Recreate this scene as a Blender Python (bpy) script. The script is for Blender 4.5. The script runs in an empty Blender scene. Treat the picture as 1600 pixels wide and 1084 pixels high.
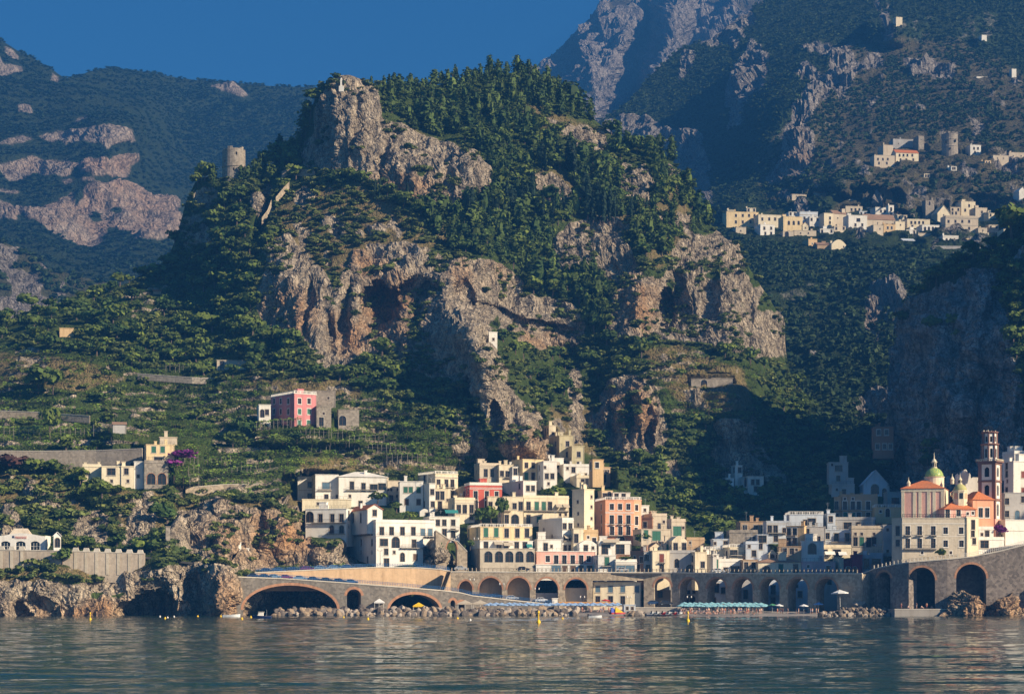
import bpy, math, random
import numpy as np
R = math.radians
scene = bpy.context.scene
COL = scene.collection
F = 3300.0; CX = 800.0; HY = 940.0; CH = 4.0      # focal length in photo pixels, horizon row, eye height over the sea
def PW(px, py, Y):
    return (px - CX) / F * Y, Y, CH + (HY - py) / F * Y
def zat(py, Y): return CH + (HY - py) / F * Y
def xat(px, Y): return (px - CX) / F * Y

# ------------------------------------------------------------------ noise
def _h(ix, iy, iz, seed):
    h = (ix * 374761393 + iy * 668265263 + iz * 1440662683 + seed * 974634777) & 0xffffffff
    h = ((h ^ (h >> 13)) * 1274126177) & 0xffffffff
    h = ((h ^ (h >> 15)) * 2246822519) & 0xffffffff
    return ((h ^ (h >> 16)) & 0xffff) / 65535.0
def vnoise(x, y, z, seed=0):
    fx, fy, fz = np.floor(x), np.floor(y), np.floor(z)
    ix, iy, iz = fx.astype(np.int64), fy.astype(np.int64), fz.astype(np.int64)
    tx, ty, tz = x - fx, y - fy, z - fz
    tx = tx * tx * (3 - 2 * tx); ty = ty * ty * (3 - 2 * ty); tz = tz * tz * (3 - 2 * tz)
    r = 0
    for a in (0, 1):
        wx = tx if a else 1 - tx
        for b in (0, 1):
            wy = ty if b else 1 - ty
            for c in (0, 1):
                wz = tz if c else 1 - tz
                r = r + wx * wy * wz * _h(ix + a, iy + b, iz + c, seed)
    return r * 2 - 1
def fbm(x, y, z, s, octv=4, seed=0, ridged=False):
    r = 0; a = 1.0; t = 0
    for o in range(octv):
        n = vnoise(x / s + 17.3 * o, y / s + 5.1 * o, z / s + 9.7 * o, seed + o)
        if ridged: n = 1 - 2 * np.abs(n)
        r = r + a * n; t += a; a *= 0.5; s *= 0.5
    return r / t
def inpoly(px, py, poly):
    c = np.zeros(px.shape, bool); n = len(poly); j = n - 1
    for i in range(n):
        xi, yi = poly[i]; xj, yj = poly[j]
        if yi != yj:
            c ^= ((yi > py) != (yj > py)) & (px < (xj - xi) * (py - yi) / (yj - yi) + xi)
        j = i
    return c
def blur(a, n=1):
    for _ in range(n):
        b = np.pad(a, 1, mode='edge')
        a = (b[1:-1, 1:-1] * 4 + (b[:-2, 1:-1] + b[2:, 1:-1] + b[1:-1, :-2] + b[1:-1, 2:]) * 2
             + b[:-2, :-2] + b[:-2, 2:] + b[2:, :-2] + b[2:, 2:]) / 16
    return a
def tps(ctrl):
    P = np.array([(a / 400., b / 400.) for a, b, _ in ctrl]); v = np.array([c for _, _, c in ctrl], float)
    n = len(P)
    def U(r2): return np.where(r2 > 1e-12, r2 * np.log(r2 + 1e-12) * .5, 0)
    K = U(((P[:, None] - P[None]) ** 2).sum(-1)) + np.eye(n) * 2e-3
    A = np.zeros((n + 3, n + 3)); A[:n, :n] = K; A[:n, n] = 1; A[:n, n + 1:] = P; A[n, :n] = 1; A[n + 1:, :n] = P.T
    w = np.linalg.solve(A, np.concatenate([v, np.zeros(3)]))
    def f(px, py):
        qx, qy = px / 400., py / 400.
        r = w[n] + w[n + 1] * qx + w[n + 2] * qy
        for i in range(n):
            r = r + w[i] * U((qx - P[i, 0]) ** 2 + (qy - P[i, 1]) ** 2)
        return r
    return f

# ------------------------------------------------------------------ objects
def tag(o, label=None, cat=None, group=None, kind=None):
    if label: o['label'] = label
    if cat: o['category'] = cat
    if group: o['group'] = group
    if kind: o['kind'] = kind
    return o
def link(o, parent=None):
    COL.objects.link(o)
    if parent: o.parent = parent
    return o
def empty(name, loc, label, cat, group=None):
    o = bpy.data.objects.new(name, None); o.location = loc; o.empty_display_size = .5
    link(o); return tag(o, label, cat, group)
def big_mesh(name, V, Q, mats, smooth=False, attrs=None, midx=None):
    """V (n,3) verts, Q (m,k) faces of k corners, built with foreach_set"""
    me = bpy.data.meshes.new(name); V = np.ascontiguousarray(V, np.float32); Q = np.ascontiguousarray(Q, np.int32)
    k = Q.shape[1]; m = len(Q)
    me.vertices.add(len(V)); me.vertices.foreach_set('co', V.ravel())
    me.loops.add(m * k); me.loops.foreach_set('vertex_index', Q.ravel())
    me.polygons.add(m); me.polygons.foreach_set('loop_start', np.arange(0, m * k, k, dtype=np.int32))
    if midx is not None: me.polygons.foreach_set('material_index', np.ascontiguousarray(midx, np.int32))
    me.update(calc_edges=True)
    me.polygons.foreach_set('use_smooth', np.full(m, bool(smooth)))
    for nm, arr in (attrs or {}).items():
        a = me.color_attributes.new(nm, 'FLOAT_COLOR', 'POINT')
        c = np.ones((len(V), 4), np.float32); c[:, :arr.shape[1]] = arr
        a.data.foreach_set('color', c.ravel())
    for mt in mats: me.materials.append(mt)
    return me

class MB:
    """collects faces of one part"""
    def __init__(s): s.v = []; s.f = []; s.m = []
    def face(s, pts, mi=0):
        b = len(s.v); s.v += [tuple(p) for p in pts]; s.f.append(tuple(range(b, b + len(pts)))); s.m.append(mi)
    def hexa(s, p, mi=0):
        """p: 4 bottom corners then 4 top corners (same order, counter-clockwise seen from above)"""
        b = len(s.v); s.v += [tuple(q) for q in p]
        for q in ((3, 2, 1, 0), (4, 5, 6, 7), (0, 1, 5, 4), (1, 2, 6, 5), (2, 3, 7, 6), (3, 0, 4, 7)):
            s.f.append(tuple(b + i for i in q)); s.m.append(mi)
    def box(s, x0, y0, z0, x1, y1, z1, mi=0):
        s.hexa([(x0, y0, z0), (x1, y0, z0), (x1, y1, z0), (x0, y1, z0), (x0, y0, z1), (x1, y0, z1), (x1, y1, z1), (x0, y1, z1)], mi)
    def prism(s, pts, z0, z1, mi=0):
        n = len(pts); b = len(s.v)
        s.v += [(x, y, z0) for x, y in pts] + [(x, y, z1) for x, y in pts]
        s.f.append(tuple(b + i for i in range(n - 1, -1, -1))); s.f.append(tuple(b + n + i for i in range(n))); s.m += [mi, mi]
        for i in range(n):
            j = (i + 1) % n; s.f.append((b + i, b + j, b + n + j, b + n + i)); s.m.append(mi)
    def lathe(s, prof, cx=0, cy=0, n=12, mi=0, ph=0):
        b = len(s.v)
        for r, z in prof:
            for i in range(n):
                a = 2 * math.pi * i / n + ph; s.v.append((cx + r * math.cos(a), cy + r * math.sin(a), z))
        for k in range(len(prof) - 1):
            for i in range(n):
                j = (i + 1) % n; s.f.append((b + k * n + i, b + k * n + j, b + (k + 1) * n + j, b + (k + 1) * n + i)); s.m.append(mi)
        s.f.append(tuple(b + (len(prof) - 1) * n + i for i in range(n))); s.m.append(mi)
        s.f.append(tuple(b + i for i in range(n - 1, -1, -1))); s.m.append(mi)
    def tube(s, a, b_, r0, r1=None, n=6, mi=0):
        r1 = r0 if r1 is None else r1
        a = np.array(a, float); b_ = np.array(b_, float); d = b_ - a; L = np.linalg.norm(d)
        if L < 1e-6: return
        d /= L; e = np.cross(d, (0, 0, 1) if abs(d[2]) < .9 else (1, 0, 0)); e /= np.linalg.norm(e); g = np.cross(d, e)
        b = len(s.v)
        for c, r in ((a, r0), (b_, r1)):
            for i in range(n):
                t = 2 * math.pi * i / n; s.v.append(tuple(c + r * (math.cos(t) * e + math.sin(t) * g)))
        for i in range(n):
            j = (i + 1) % n; s.f.append((b + i, b + j, b + n + j, b + n + i)); s.m.append(mi)
        s.f.append(tuple(b + i for i in range(n - 1, -1, -1))); s.m.append(mi)
        s.f.append(tuple(b + n + i for i in range(n))); s.m.append(mi)
    def mesh(s, name, mats, off=(0, 0, 0), smooth=False):
        me = bpy.data.meshes.new(name)
        me.from_pydata([(x - off[0], y - off[1], z - off[2]) for x, y, z in s.v], [], s.f)
        for m in (mats if isinstance(mats, (list, tuple)) else [mats]): me.materials.append(m)
        me.polygons.foreach_set('material_index', s.m)
        if smooth: me.polygons.foreach_set('use_smooth', [True] * len(s.f))
        me.update(); return me
    def build(s, name, mats, parent=None, off=(0, 0, 0), smooth=False, loc=None):
        o = bpy.data.objects.new(name, s.mesh(name, mats, off, smooth))
        if loc: o.location = loc
        return link(o, parent)

# ------------------------------------------------------------------ materials
def nodes(name):
    m = bpy.data.materials.new(name); m.use_nodes = True
    nt = m.node_tree; b = nt.nodes['Principled BSDF']; b.inputs['Roughness'].default_value = .9
    b.inputs['Specular IOR Level'].default_value = .2
    return m, nt, b
def nn(nt, t, **kw):
    n = nt.nodes.new(t)
    for k, v in kw.items():
        if k in n.inputs: n.inputs[k].default_value = v
        else: setattr(n, k, v)
    return n
def mixc(nt, fac, a, b, bt='MIX'):
    n = nt.nodes.new('ShaderNodeMix'); n.data_type = 'RGBA'; n.blend_type = bt; n.clamp_factor = True
    for s, v in ((n.inputs[0], fac), (n.inputs[6], a), (n.inputs[7], b)):
        if hasattr(v, 'is_output'): nt.links.new(v, s)
        elif isinstance(v, (int, float)): s.default_value = v
        else: s.default_value = (*v, 1)
    return n.outputs[2]
def mth(nt, op, a, b=0.0, clamp=False):
    n = nt.nodes.new('ShaderNodeMath'); n.operation = op; n.use_clamp = clamp
    for s, v in ((n.inputs[0], a), (n.inputs[1], b)):
        if hasattr(v, 'is_output'): nt.links.new(v, s)
        else: s.default_value = v
    return n.outputs[0]
def noise(nt, scale, detail=4, rough=.6, vec=None, sx=(1, 1, 1), dist=0):
    if vec is None: vec = nt.nodes.new('ShaderNodeTexCoord').outputs['Object']
    mp = nt.nodes.new('ShaderNodeMapping'); mp.inputs['Scale'].default_value = sx
    nt.links.new(vec, mp.inputs[0])
    n = nt.nodes.new('ShaderNodeTexNoise'); n.inputs['Scale'].default_value = scale; n.inputs['Detail'].default_value = detail
    n.inputs['Roughness'].default_value = rough; n.inputs['Distortion'].default_value = dist
    nt.links.new(mp.outputs[0], n.inputs['Vector']); return n.outputs['Fac']
def ramp(nt, fac, lo, hi):
    n = nt.nodes.new('ShaderNodeMapRange'); n.inputs[1].default_value = lo; n.inputs[2].default_value = hi
    nt.links.new(fac, n.inputs[0]); return n.outputs[0]
def bump(nt, b, h, dist, strength=1.0):
    n = nt.nodes.new('ShaderNodeBump'); n.inputs['Strength'].default_value = strength; n.inputs['Distance'].default_value = dist
    nt.links.new(h, n.inputs['Height']); nt.links.new(n.outputs[0], b.inputs['Normal']); return n
def plain(name, c, rough=.8, metal=0, spec=.3):
    m, nt, b = nodes(name); b.inputs['Roughness'].default_value = rough; b.inputs['Metallic'].default_value = metal
    b.inputs['Specular IOR Level'].default_value = spec
    col = mixc(nt, ramp(nt, noise(nt, 1.7, 3), .3, .7), [x * .85 for x in c], [min(1, x * 1.08) for x in c])
    nt.links.new(col, b.inputs['Base Color']); return m
def plaster(name, c, dirt=.5, stone=0.0):
    """weathered lime plaster: blotches, rain streaks, patches where the coat has gone"""
    m, nt, b = nodes(name)
    geo = nt.nodes.new('ShaderNodeNewGeometry').outputs['Position']
    big = noise(nt, .16, 4, .6, geo); fine = noise(nt, 1.5, 4, .65, geo); st = noise(nt, .9, 4, .6, geo, (1, 1, .12))
    col = mixc(nt, ramp(nt, big, .3, .7), [x * .86 for x in c], [min(.9, x * 1.06) for x in c])
    gr = [x * f for x, f in zip(c, (.62, .58, .53))]
    col = mixc(nt, mth(nt, 'MULTIPLY', ramp(nt, st, .5, .78), dirt), col, gr)
    col = mixc(nt, mth(nt, 'MULTIPLY', ramp(nt, fine, .58, .75), dirt * .7), col, (.30, .25, .19))
    if stone:
        vo = nt.nodes.new('ShaderNodeTexVoronoi'); vo.inputs['Scale'].default_value = 1.5; nt.links.new(geo, vo.inputs['Vector'])
        sc = nt.nodes.new('ShaderNodeSeparateColor'); nt.links.new(vo.outputs['Color'], sc.inputs[0])
        col = mixc(nt, mth(nt, 'MULTIPLY', sc.outputs[0], stone), col, [x * .45 for x in c])
    nt.links.new(col, b.inputs['Base Color']); bump(nt, b, fine, .06); return m
# ------------------------------------------------------------------ house building kit
rnd = random.Random(11)
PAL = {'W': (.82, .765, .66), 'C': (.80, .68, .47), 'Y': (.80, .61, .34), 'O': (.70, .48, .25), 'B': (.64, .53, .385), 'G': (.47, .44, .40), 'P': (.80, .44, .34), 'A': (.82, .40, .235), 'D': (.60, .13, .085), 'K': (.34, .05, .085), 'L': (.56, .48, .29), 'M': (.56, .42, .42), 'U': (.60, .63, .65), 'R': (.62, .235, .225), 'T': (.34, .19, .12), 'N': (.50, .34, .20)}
MW = {k: plaster('plaster_' + k.lower(), c, .6 if k in 'WU' else .85) for k, c in PAL.items()}
MW['S'] = plaster('rubble_stone', (.40, .34, .265), .5, .75)
MW['X'] = plaster('old_bare_plaster', (.60, .51, .38), .8, .25)
M_stone = plaster('masonry_stone', (.50, .40, .28), 1.0, .8)
M_brick = plaster('arch_brick', (.50, .26, .15), .4, .5)
M_ochrewall = plaster('stained_retaining_plaster', (.70, .47, .27), .8, .2)
M_trim = plain('white_trim', (.74, .69, .60)); M_trimb = plain('brown_trim', (.20, .12, .08)); M_trimg = plain('stone_trim', (.46, .40, .32))
M_green = plain('green_shutter', (.035, .14, .085), .6); M_redsh = plain('red_brown_shutter', (.22, .05, .03), .6); M_brown = plain('brown_wood', (.13, .075, .045), .7); M_bluesh = plain('blue_grey_shutter', (.10, .17, .22), .6)
M_glass = plain('dark_glass', (.018, .022, .026), .18, 0, .5)
M_dark = plain('dark_interior', (.02, .018, .017), .9, 0, .1)
M_iron = plain('dark_iron', (.03, .032, .035), .6, .3); M_steel = plain('grey_steel', (.35, .37, .38), .4, .7)
M_awn = plain('beige_awning', (.48, .40, .29), .9); M_awng = plain('teal_awning', (.04, .22, .20), .9); M_whcloth = plain('white_canvas', (.75, .72, .66), .9)
def tile_mat():
    m, nt, b = nodes('terracotta_tiles'); geo = nt.nodes.new('ShaderNodeNewGeometry').outputs['Position']
    n = noise(nt, 2.2, 4, .7, geo); n2 = noise(nt, .35, 3, .6, geo)
    col = mixc(nt, ramp(nt, n, .3, .7), (.42, .12, .045), (.68, .23, .085)); col = mixc(nt, mth(nt, 'MULTIPLY', ramp(nt, n2, .5, .7), .35), col, (.30, .17, .10))
    nt.links.new(col, b.inputs['Base Color']); bump(nt, b, noise(nt, 3.2, 2, .5, geo, (1, 1, .2)), .08); return m
M_tile = tile_mat()
M_tile2 = plaster('weathered_tiles', (.36, .22, .14), .5, .3)
Z = {'a': (460, 700, 5.42), 'b': (680, 700, 5.42), 'c': (860, 660, 5.42), 'd': (1060, 700, 5.42), 'e': (1280, 700, 5.42), 'f': (1380, 650, 4.927), 'g': (1110, 180, 3.265), 'h': (0, 680, 3.613), 'k': (0, 380, 2.709), 'm': (820, 860, 5.714), 'p': (0, 0, 1.0), 'n': (1060, 860, 5.714), 'q': (1320, 850, 5.714), 'r': (1050, 380, 2.709)}
WT = {'w': (1.05, 1.5), 't': (1.1, 2.2), 's': (.6, .7), 'b': (2.0, 1.7), 'A': (2.0, 2.7), 'a': (1.15, 2.2), 'D': (1.3, 2.4), 'V': (2.2, 2.4)}
_wm = {}
def win_mesh(t, style, sc, trim):
    key = (t, style, round(sc, 2), trim.name)
    if key in _wm: return _wm[key]
    w, h = WT[t]; w *= sc; h *= sc; x = w / 2; z = h / 2; f = MB(); tw = .13 * sc; arch = t in 'Aa'
    p = -.04
    if not arch:
        f.box(-x - tw, p, z, x + tw, .02, z + tw * 1.3); f.box(-x - tw, p, -z - tw * .8, x + tw, .02, -z)
        f.box(-x - tw, p, -z, -x, .02, z); f.box(x, p, -z, x + tw, .02, z)
        f.box(-x - tw * 1.5, -.16, -z - tw * 1.5, x + tw * 1.5, -.042, -z - tw * .8)
    else:
        n = 9
        for i in range(n):
            a0, a1 = math.pi * i / n, math.pi * (i + 1) / n; q = []
            for yy in (p, .02):
                for a, r in ((a0, x), (a0, x + tw), (a1, x + tw), (a1, x)): q.append((r * math.cos(a), yy, z - x + r * math.sin(a)))
            f.hexa([q[0], q[1], q[5], q[4], q[3], q[2], q[6], q[7]])
        f.box(-x - tw, p, -z, -x, .02, z - x); f.box(x, p, -z, x + tw, .02, z - x)
    fr = .08 * sc
    if style != 'open':
        f.box(-x, .1, -z, -x + fr, .17, z, 1); f.box(x - fr, .1, -z, x, .17, z, 1); f.box(-fr / 2, .1, -z, fr / 2, .17, z, 1)
        f.box(-x + fr, .1, z - fr, x - fr, .17, z, 1); f.box(-x + fr, .1, h * .1, x - fr, .168, h * .1 + fr * .7, 1)
    fm = f.mesh('window', [trim, M_trim if style == 'white' else M_brown])
    g = MB(); g.face([(-x, .2, -z), (x, .2, -z), (x, .2, z), (-x, .2, z)]); gm = g.mesh('pane', [M_glass])
    sm = None
    if style in ('g', 'r', 'n', 'l', 'h'):
        s = MB(); m_ = {'g': M_green, 'r': M_redsh, 'n': M_brown, 'l': M_bluesh, 'h': M_green}[style]
        if style == 'h':
            for sx in (-1, 1): a, b_ = sorted((sx * (x + .02), sx * (x + w * .5))); s.box(a, -.10, -z, b_, -.045, z)
        else:
            for sx in (-1, 1):
                a, b_ = sorted((sx * .02, sx * (x - .02)))
                s.box(a, .03, -z + .02, b_, .07, z - .02)
                for k in range(5): zz = -z + h * (k + .5) / 5; s.box(a + .05, .01, zz, b_ - .05, .03, zz + h * .06)
        sm = s.mesh('shutter', [m_])
    _wm[key] = (fm, gm, sm, w, h); return _wm[key]
def parse(s):
    out = []
    for part in filter(None, s.replace(' ', '').split(';')):
        hd, xs = part.split(':'); i = 0
        while not hd[i].isdigit(): i += 1
        code, y = hd[:i], float(hd[i:]); out += [(code, float(x), y) for x in xs.split(',')]
    return out
def facade(mb, P, u, W, z0, z1, ops, th=.22, mi=0):
    """wall plane with real recessed openings (ua, ub, za, zb, arched)"""
    ux, uy = u; nx, ny = -uy, ux                       # inward
    def pt(a, z, d=0): return (P[0] + ux * a + nx * d, P[1] + uy * a + ny * d, z)
    U = sorted({0., W} | {min(max(v, 0), W) for o in ops for v in o[:2]}); Zs = sorted({z0, z1} | {min(max(v, z0), z1) for o in ops for v in o[2:4]})
    for i in range(len(U) - 1):
        run = None
        for j in range(len(Zs) - 1):
            cu, cz = (U[i] + U[i + 1]) / 2, (Zs[j] + Zs[j + 1]) / 2
            hole = any(o[0] < cu < o[1] and o[2] < cz < o[3] for o in ops)
            if hole:
                if run is not None: mb.face([pt(U[i], run), pt(U[i + 1], run), pt(U[i + 1], Zs[j]), pt(U[i], Zs[j])], mi); run = None
            elif run is None: run = Zs[j]
        if run is not None: mb.face([pt(U[i], run), pt(U[i + 1], run), pt(U[i + 1], z1), pt(U[i], z1)], mi)
    for a, b, c, d, arch in ops:
        t = th * (3.5 if arch else 1)
        mb.face([pt(a, c), pt(a, c, t), pt(b, c, t), pt(b, c)], mi); mb.face([pt(a, d), pt(b, d), pt(b, d, t), pt(a, d, t)], mi)
        mb.face([pt(a, c), pt(a, d), pt(a, d, t), pt(a, c, t)], mi); mb.face([pt(b, c), pt(b, c, t), pt(b, d, t), pt(b, d)], mi)
        if arch:
            r = (b - a) / 2; m = (a + b) / 2; zc = d - r; n = 8
            for k in range(n):
                t0, t1 = math.pi * k / n, math.pi * (k + 1) / n
                p0, p1 = (m + r * math.cos(t0), zc + r * math.sin(t0)), (m + r * math.cos(t1), zc + r * math.sin(t1))
                mb.face([pt(p0[0], p0[1]), pt(p0[0], d), pt(p1[0], d), pt(p1[0], p1[1])], mi)
                mb.face([pt(*p0), pt(*p1), pt(*p1, t), pt(*p0, t)], mi)
def Yd(py): return 640 + (890 - py) * .65 if py < 890 else 640
HOUSES = {}; CLEAR = []
def settle(px, py, d, ymin, ymax):
    """shape the ground round the houses: a shelf meeting each front, cut back behind it"""
    d = d.copy(); cols = px[0]
    hs = [c for c in CLEAR if ymin < c[4] < ymax]
    for x0, x1, pt, pb, Y, dep in hs:
        if pb > 868 and x0 > 470: continue
        k = np.where((cols > x0 - 40) & (cols < x1 + 40))[0]
        if not len(k): continue
        X, P = px[:, k], py[:, k]; e = P - pb; dist = np.maximum(0, np.maximum(x0 - X, X - x1)); q = Y / 650.
        t = Y + .6 - .30 * q * np.maximum(e, 0) + .5 * q * dist + np.maximum(0, (e - 24) / 18.) ** 2 * 18 * q + np.where(e < -3, 1e4, 0)
        d[:, k] = np.minimum(d[:, k], t)
    for x0, x1, pt, pb, Y, dep in hs:
        k = np.where((cols > x0 - 22) & (cols < x1 + 22))[0]
        if not len(k): continue
        X, P = px[:, k], py[:, k]; dist = np.maximum(0, np.maximum(x0 - 3 - X, X - x1 - 3)); q = Y / 650.
        r = Y + 1 + np.clip((pb - P) / (14 / q), 0, 1) * dep - 1.2 * q * dist
        r = np.where((P < pb + 1) & (P > pt - 8), r, 0); d[:, k] = np.maximum(d[:, k], r)
    return d
def H(z, name, label, cat, x0, x1, yt, yb, col, a=8, dep=9, win='', lw='', rw='', roof='flat', bal='', Y=None, xs=None, trim=None, sink=5, sc=1.28, group=None, awn='', dY=0, clutter=None, rise=None, tile=None, door='', roofcol=None, eave=.14):
    ox, oy, k = Z[z]
    X = lambda v: ox + v / k
    Yp = lambda v: oy + v / k
    pb, ptop = Yp(yb), Yp(yt)
    if Y is None: Y = Yd(pb)
    Y += dY + rnd.uniform(0, .5)
    al = R(a); ca, sa = math.cos(al), math.sin(al)
    if a >= 0:
        P0 = (xat(X(x0), Y), Y); kk = (X(x1) - CX) / F; W = (kk * Y - P0[0]) / (ca - kk * sa)
        if xs is not None: kx = (X(xs) - CX) / F; dep = (P0[0] - kx * Y) / (sa + kx * ca)
        P1 = (P0[0] + W * ca, P0[1] + W * sa); Yf = Y
    else:
        P1 = (xat(X(x1), Y), Y); kk = (X(x0) - CX) / F; W = (P1[0] - kk * Y) / (ca - kk * sa)
        P0 = (P1[0] - W * ca, P1[1] - W * sa)
        if xs is not None: kx = (X(xs) - CX) / F; dep = (kx * Y - P1[0]) / (-sa - kx * ca)
    dep = min(max(dep, 2.5), 26)
    z1 = zat(ptop, Y); zv = zat(pb, Y); z0 = zv - sink
    B0 = (P0[0] - dep * sa, P0[1] + dep * ca); B1 = (P1[0] - dep * sa, P1[1] + dep * ca)
    cx, cyy = (P0[0] + P1[0] + B0[0] + B1[0]) / 4, (P0[1] + P1[1] + B0[1] + B1[1]) / 4
    base = (cx, cyy, zv); root = empty(name, base, label, cat, group)
    trim = trim or (M_trim if col in 'PARKDMO' else M_trimg)
    wallm = MW[col]; mb = MB(); wins = []
    bx_ = [P0, P1, B0, B1]; pxs = [CX + F * q[0] / q[1] for q in (P0, P1) + ((B0,) if a > 0 else (B1,))]
    CLEAR.append((min(pxs), max(pxs), ptop, pb, Y, dep))
    def auto(P_, u_, L_):
        if L_ < 3.5: return ''
        q_ = []; zz_ = z1 - 1.9
        while zz_ > zv + 1.2 and len(q_) < 8:
            for f_ in ((.5,) if L_ < 6 else (.3, .72)):
                if rnd.random() < .7:
                    xx_, yy_ = P_[0] + u_[0] * L_ * f_, P_[1] + u_[1] * L_ * f_
                    q_.append('%s%.2f:%.2f' % (rnd.choice(('w', 's', 'w', 't')), (HY - (zz_ - CH) / yy_ * F - oy) * k, (CX + xx_ / yy_ * F - ox) * k))
            zz_ -= 3.3
        return ';'.join(q_)
    if cat in ('house', 'palazzo', 'villa') and Y < 1000:
        if a >= 8 and not lw: lw = auto(B0, (sa, -ca), dep)
        if a <= -8 and not rw: rw = auto(P1, (-sa, ca), dep)
    faces = {'f': (P0, (ca, sa), W), 'l': (B0, (sa, -ca), dep), 'r': (P1, (-sa, ca), dep)}
    for key, spec in (('f', win), ('l', lw), ('r', rw)):
        P, u, L = faces[key]; ops = []
        for code, wx, wy in parse(spec):
            t = code[0]; style = code[1:] or 'w'; w, h = WT[t][0] * sc, WT[t][1] * sc
            kx = (X(wx) - CX) / F; s = (kx * P[1] - P[0]) / (u[0] - kx * u[1]); yy = P[1] + s * u[1]; zz = zat(Yp(wy), yy)
            s = min(max(s, w / 2 + .15), L - w / 2 - .15)
            if L < w + .4: continue
            zz = min(zz, z1 - h / 2 - .15)
            o = (s - w / 2, s + w / 2, zz - h / 2, zz + h / 2, t in 'Aa')
            if any(o[0] < q[1] + .05 and o[1] > q[0] - .05 and o[2] < q[3] + .05 and o[3] > q[2] - .05 for q in ops): continue
            ops.append(o); wins.append((P, u, s, zz, t, style))
        facade(mb, P, u, L, z0, z1, ops)
    mb.face([(*B1, z0), (*B0, z0), (*B0, z1), (*B1, z1)])
    mb.face([(*P0, z1 - .02), (*P1, z1 - .02), (*B1, z1 - .02), (*B0, z1 - .02)])
    mb.build('wall', [wallm], root, base)
    for P, u, s, zz, t, style in wins:
        fm, gm, sm, w, h = win_mesh(t, style, sc, trim)
        o = bpy.data.objects.new('door' if t == 'D' else 'window', fm); o.location = (P[0] + u[0] * s - base[0], P[1] + u[1] * s - base[1], zz - base[2]); o.rotation_euler = (0, 0, math.atan2(u[1], u[0])); link(o, root)
        p = bpy.data.objects.new('pane', gm); link(p, o)
        if sm: link(bpy.data.objects.new('shutter', sm), o)
    # local frame on the roof: s along the front, d inwards
    def L2(s, d, zz): return (P0[0] + ca * s - sa * d, P0[1] + sa * s + ca * d, zz)
    def lbox(m, s0, s1, d0, d1, za, zb, mi=0): m.hexa([L2(s0, d0, za), L2(s1, d0, za), L2(s1, d1, za), L2(s0, d1, za), L2(s0, d0, zb), L2(s1, d0, zb), L2(s1, d1, zb), L2(s0, d1, zb)], mi)
    r = MB(); e = eave; rm = MW[roofcol] if roofcol else wallm; ztop = z1 + .22
    if roof in ('flat', 'bal', 'par', 'none'):
        lbox(r, -e, W + e, -e, dep + e, z1 + .003, z1 + .22)
        if roof == 'par':
            for q in ((0, W, 0, .25), (0, W, dep - .25, dep), (0, .25, .253, dep - .253), (W - .25, W, .253, dep - .253)): lbox(r, *q, z1 + .22, z1 + .95)
        ro = r.build('roof', [rm], root, base)
        if roof == 'bal':
            q = MB(); n = max(4, int(W / .55)); lbox(q, 0, W, .05, .25, z1 + 1.0, z1 + 1.14)
            for i in range(n + 1): s = (W - .16) * i / n; big = .1 if i % 4 == 0 else 0; lbox(q, s - big, s + .16 + big, .06, .24, z1 + .222, z1 + 1.0 + big)
            m = max(3, int(dep / .6)); lbox(q, 0, .2, .26, dep, z1 + 1.0, z1 + 1.14); lbox(q, W - .2, W, .26, dep, z1 + 1.0, z1 + 1.14)
            for i in range(1, m + 1): d = .26 + (dep - .5) * i / m; lbox(q, .02, .18, d, d + .16, z1 + .222, z1 + 1.0); lbox(q, W - .18, W - .02, d, d + .16, z1 + .222, z1 + 1.0)
            q.build('balustrade', [M_trim], root, base)
    elif roof == 'hip':
        rise = rise or min(W, dep) * .22; ins = min(W, dep) * .5 - .01; e = .35
        c = [L2(-e, -e, z1), L2(W + e, -e, z1), L2(W + e, dep + e, z1), L2(-e, dep + e, z1)]
        if W >= dep: t_ = [L2(ins, dep / 2, z1 + rise), L2(W - ins, dep / 2, z1 + rise)]; r.face([c[0], c[1], t_[1], t_[0]]); r.face([c[2], c[3], t_[0], t_[1]]); r.face([c[1], c[2], t_[1]]); r.face([c[3], c[0], t_[0]])
        else: t_ = [L2(W / 2, ins, z1 + rise), L2(W / 2, dep - ins, z1 + rise)]; r.face([c[0], c[1], t_[0]]); r.face([c[1], c[2], t_[1], t_[0]]); r.face([c[2], c[3], t_[1]]); r.face([c[3], c[0], t_[0], t_[1]])
        lbox(r, -e + .02, W + e - .02, -e + .02, dep + e - .02, z1 - .14, z1 - .012)
        ro = r.build('roof', [tile or M_tile], root, base); ztop = z1 + rise * .6
    elif roof in ('gf', 'gs'):                           # gable towards the viewer / ridge across
        rise = rise or (W if roof == 'gf' else dep) * .28; e = .3; g = MB(); g2 = MB()
        if roof == 'gf':
            m0, m1 = (W / 2, -e), (W / 2, dep + e)
            for sx in (0, 1):
                s_ = -e if sx == 0 else W + e; zz = z1 - e * rise / (W / 2)
                q = [L2(s_, -e, zz), L2(W / 2, -e, z1 + rise), L2(W / 2, dep + e, z1 + rise), L2(s_, dep + e, zz)]
                r.hexa([(x, y, z_ - .0) for x, y, z_ in (q[0], q[1], q[2], q[3])] + [(x, y, z_ + .16) for x, y, z_ in q])
            g.face([L2(0, 0, z1), L2(W, 0, z1), L2(W / 2, 0, z1 + rise)]); g2.face([L2(W, dep, z1), L2(0, dep, z1), L2(W / 2, dep, z1 + rise)])
        else:
            for sx in (0, 1):
                d_ = -e if sx == 0 else dep + e; zz = z1 - e * rise / (dep / 2)
                q = [L2(-e, d_, zz), L2(W + e, d_, zz), L2(W + e, dep / 2, z1 + rise), L2(-e, dep / 2, z1 + rise)]
                r.hexa(q + [(x, y, z_ + .16) for x, y, z_ in q])
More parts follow.
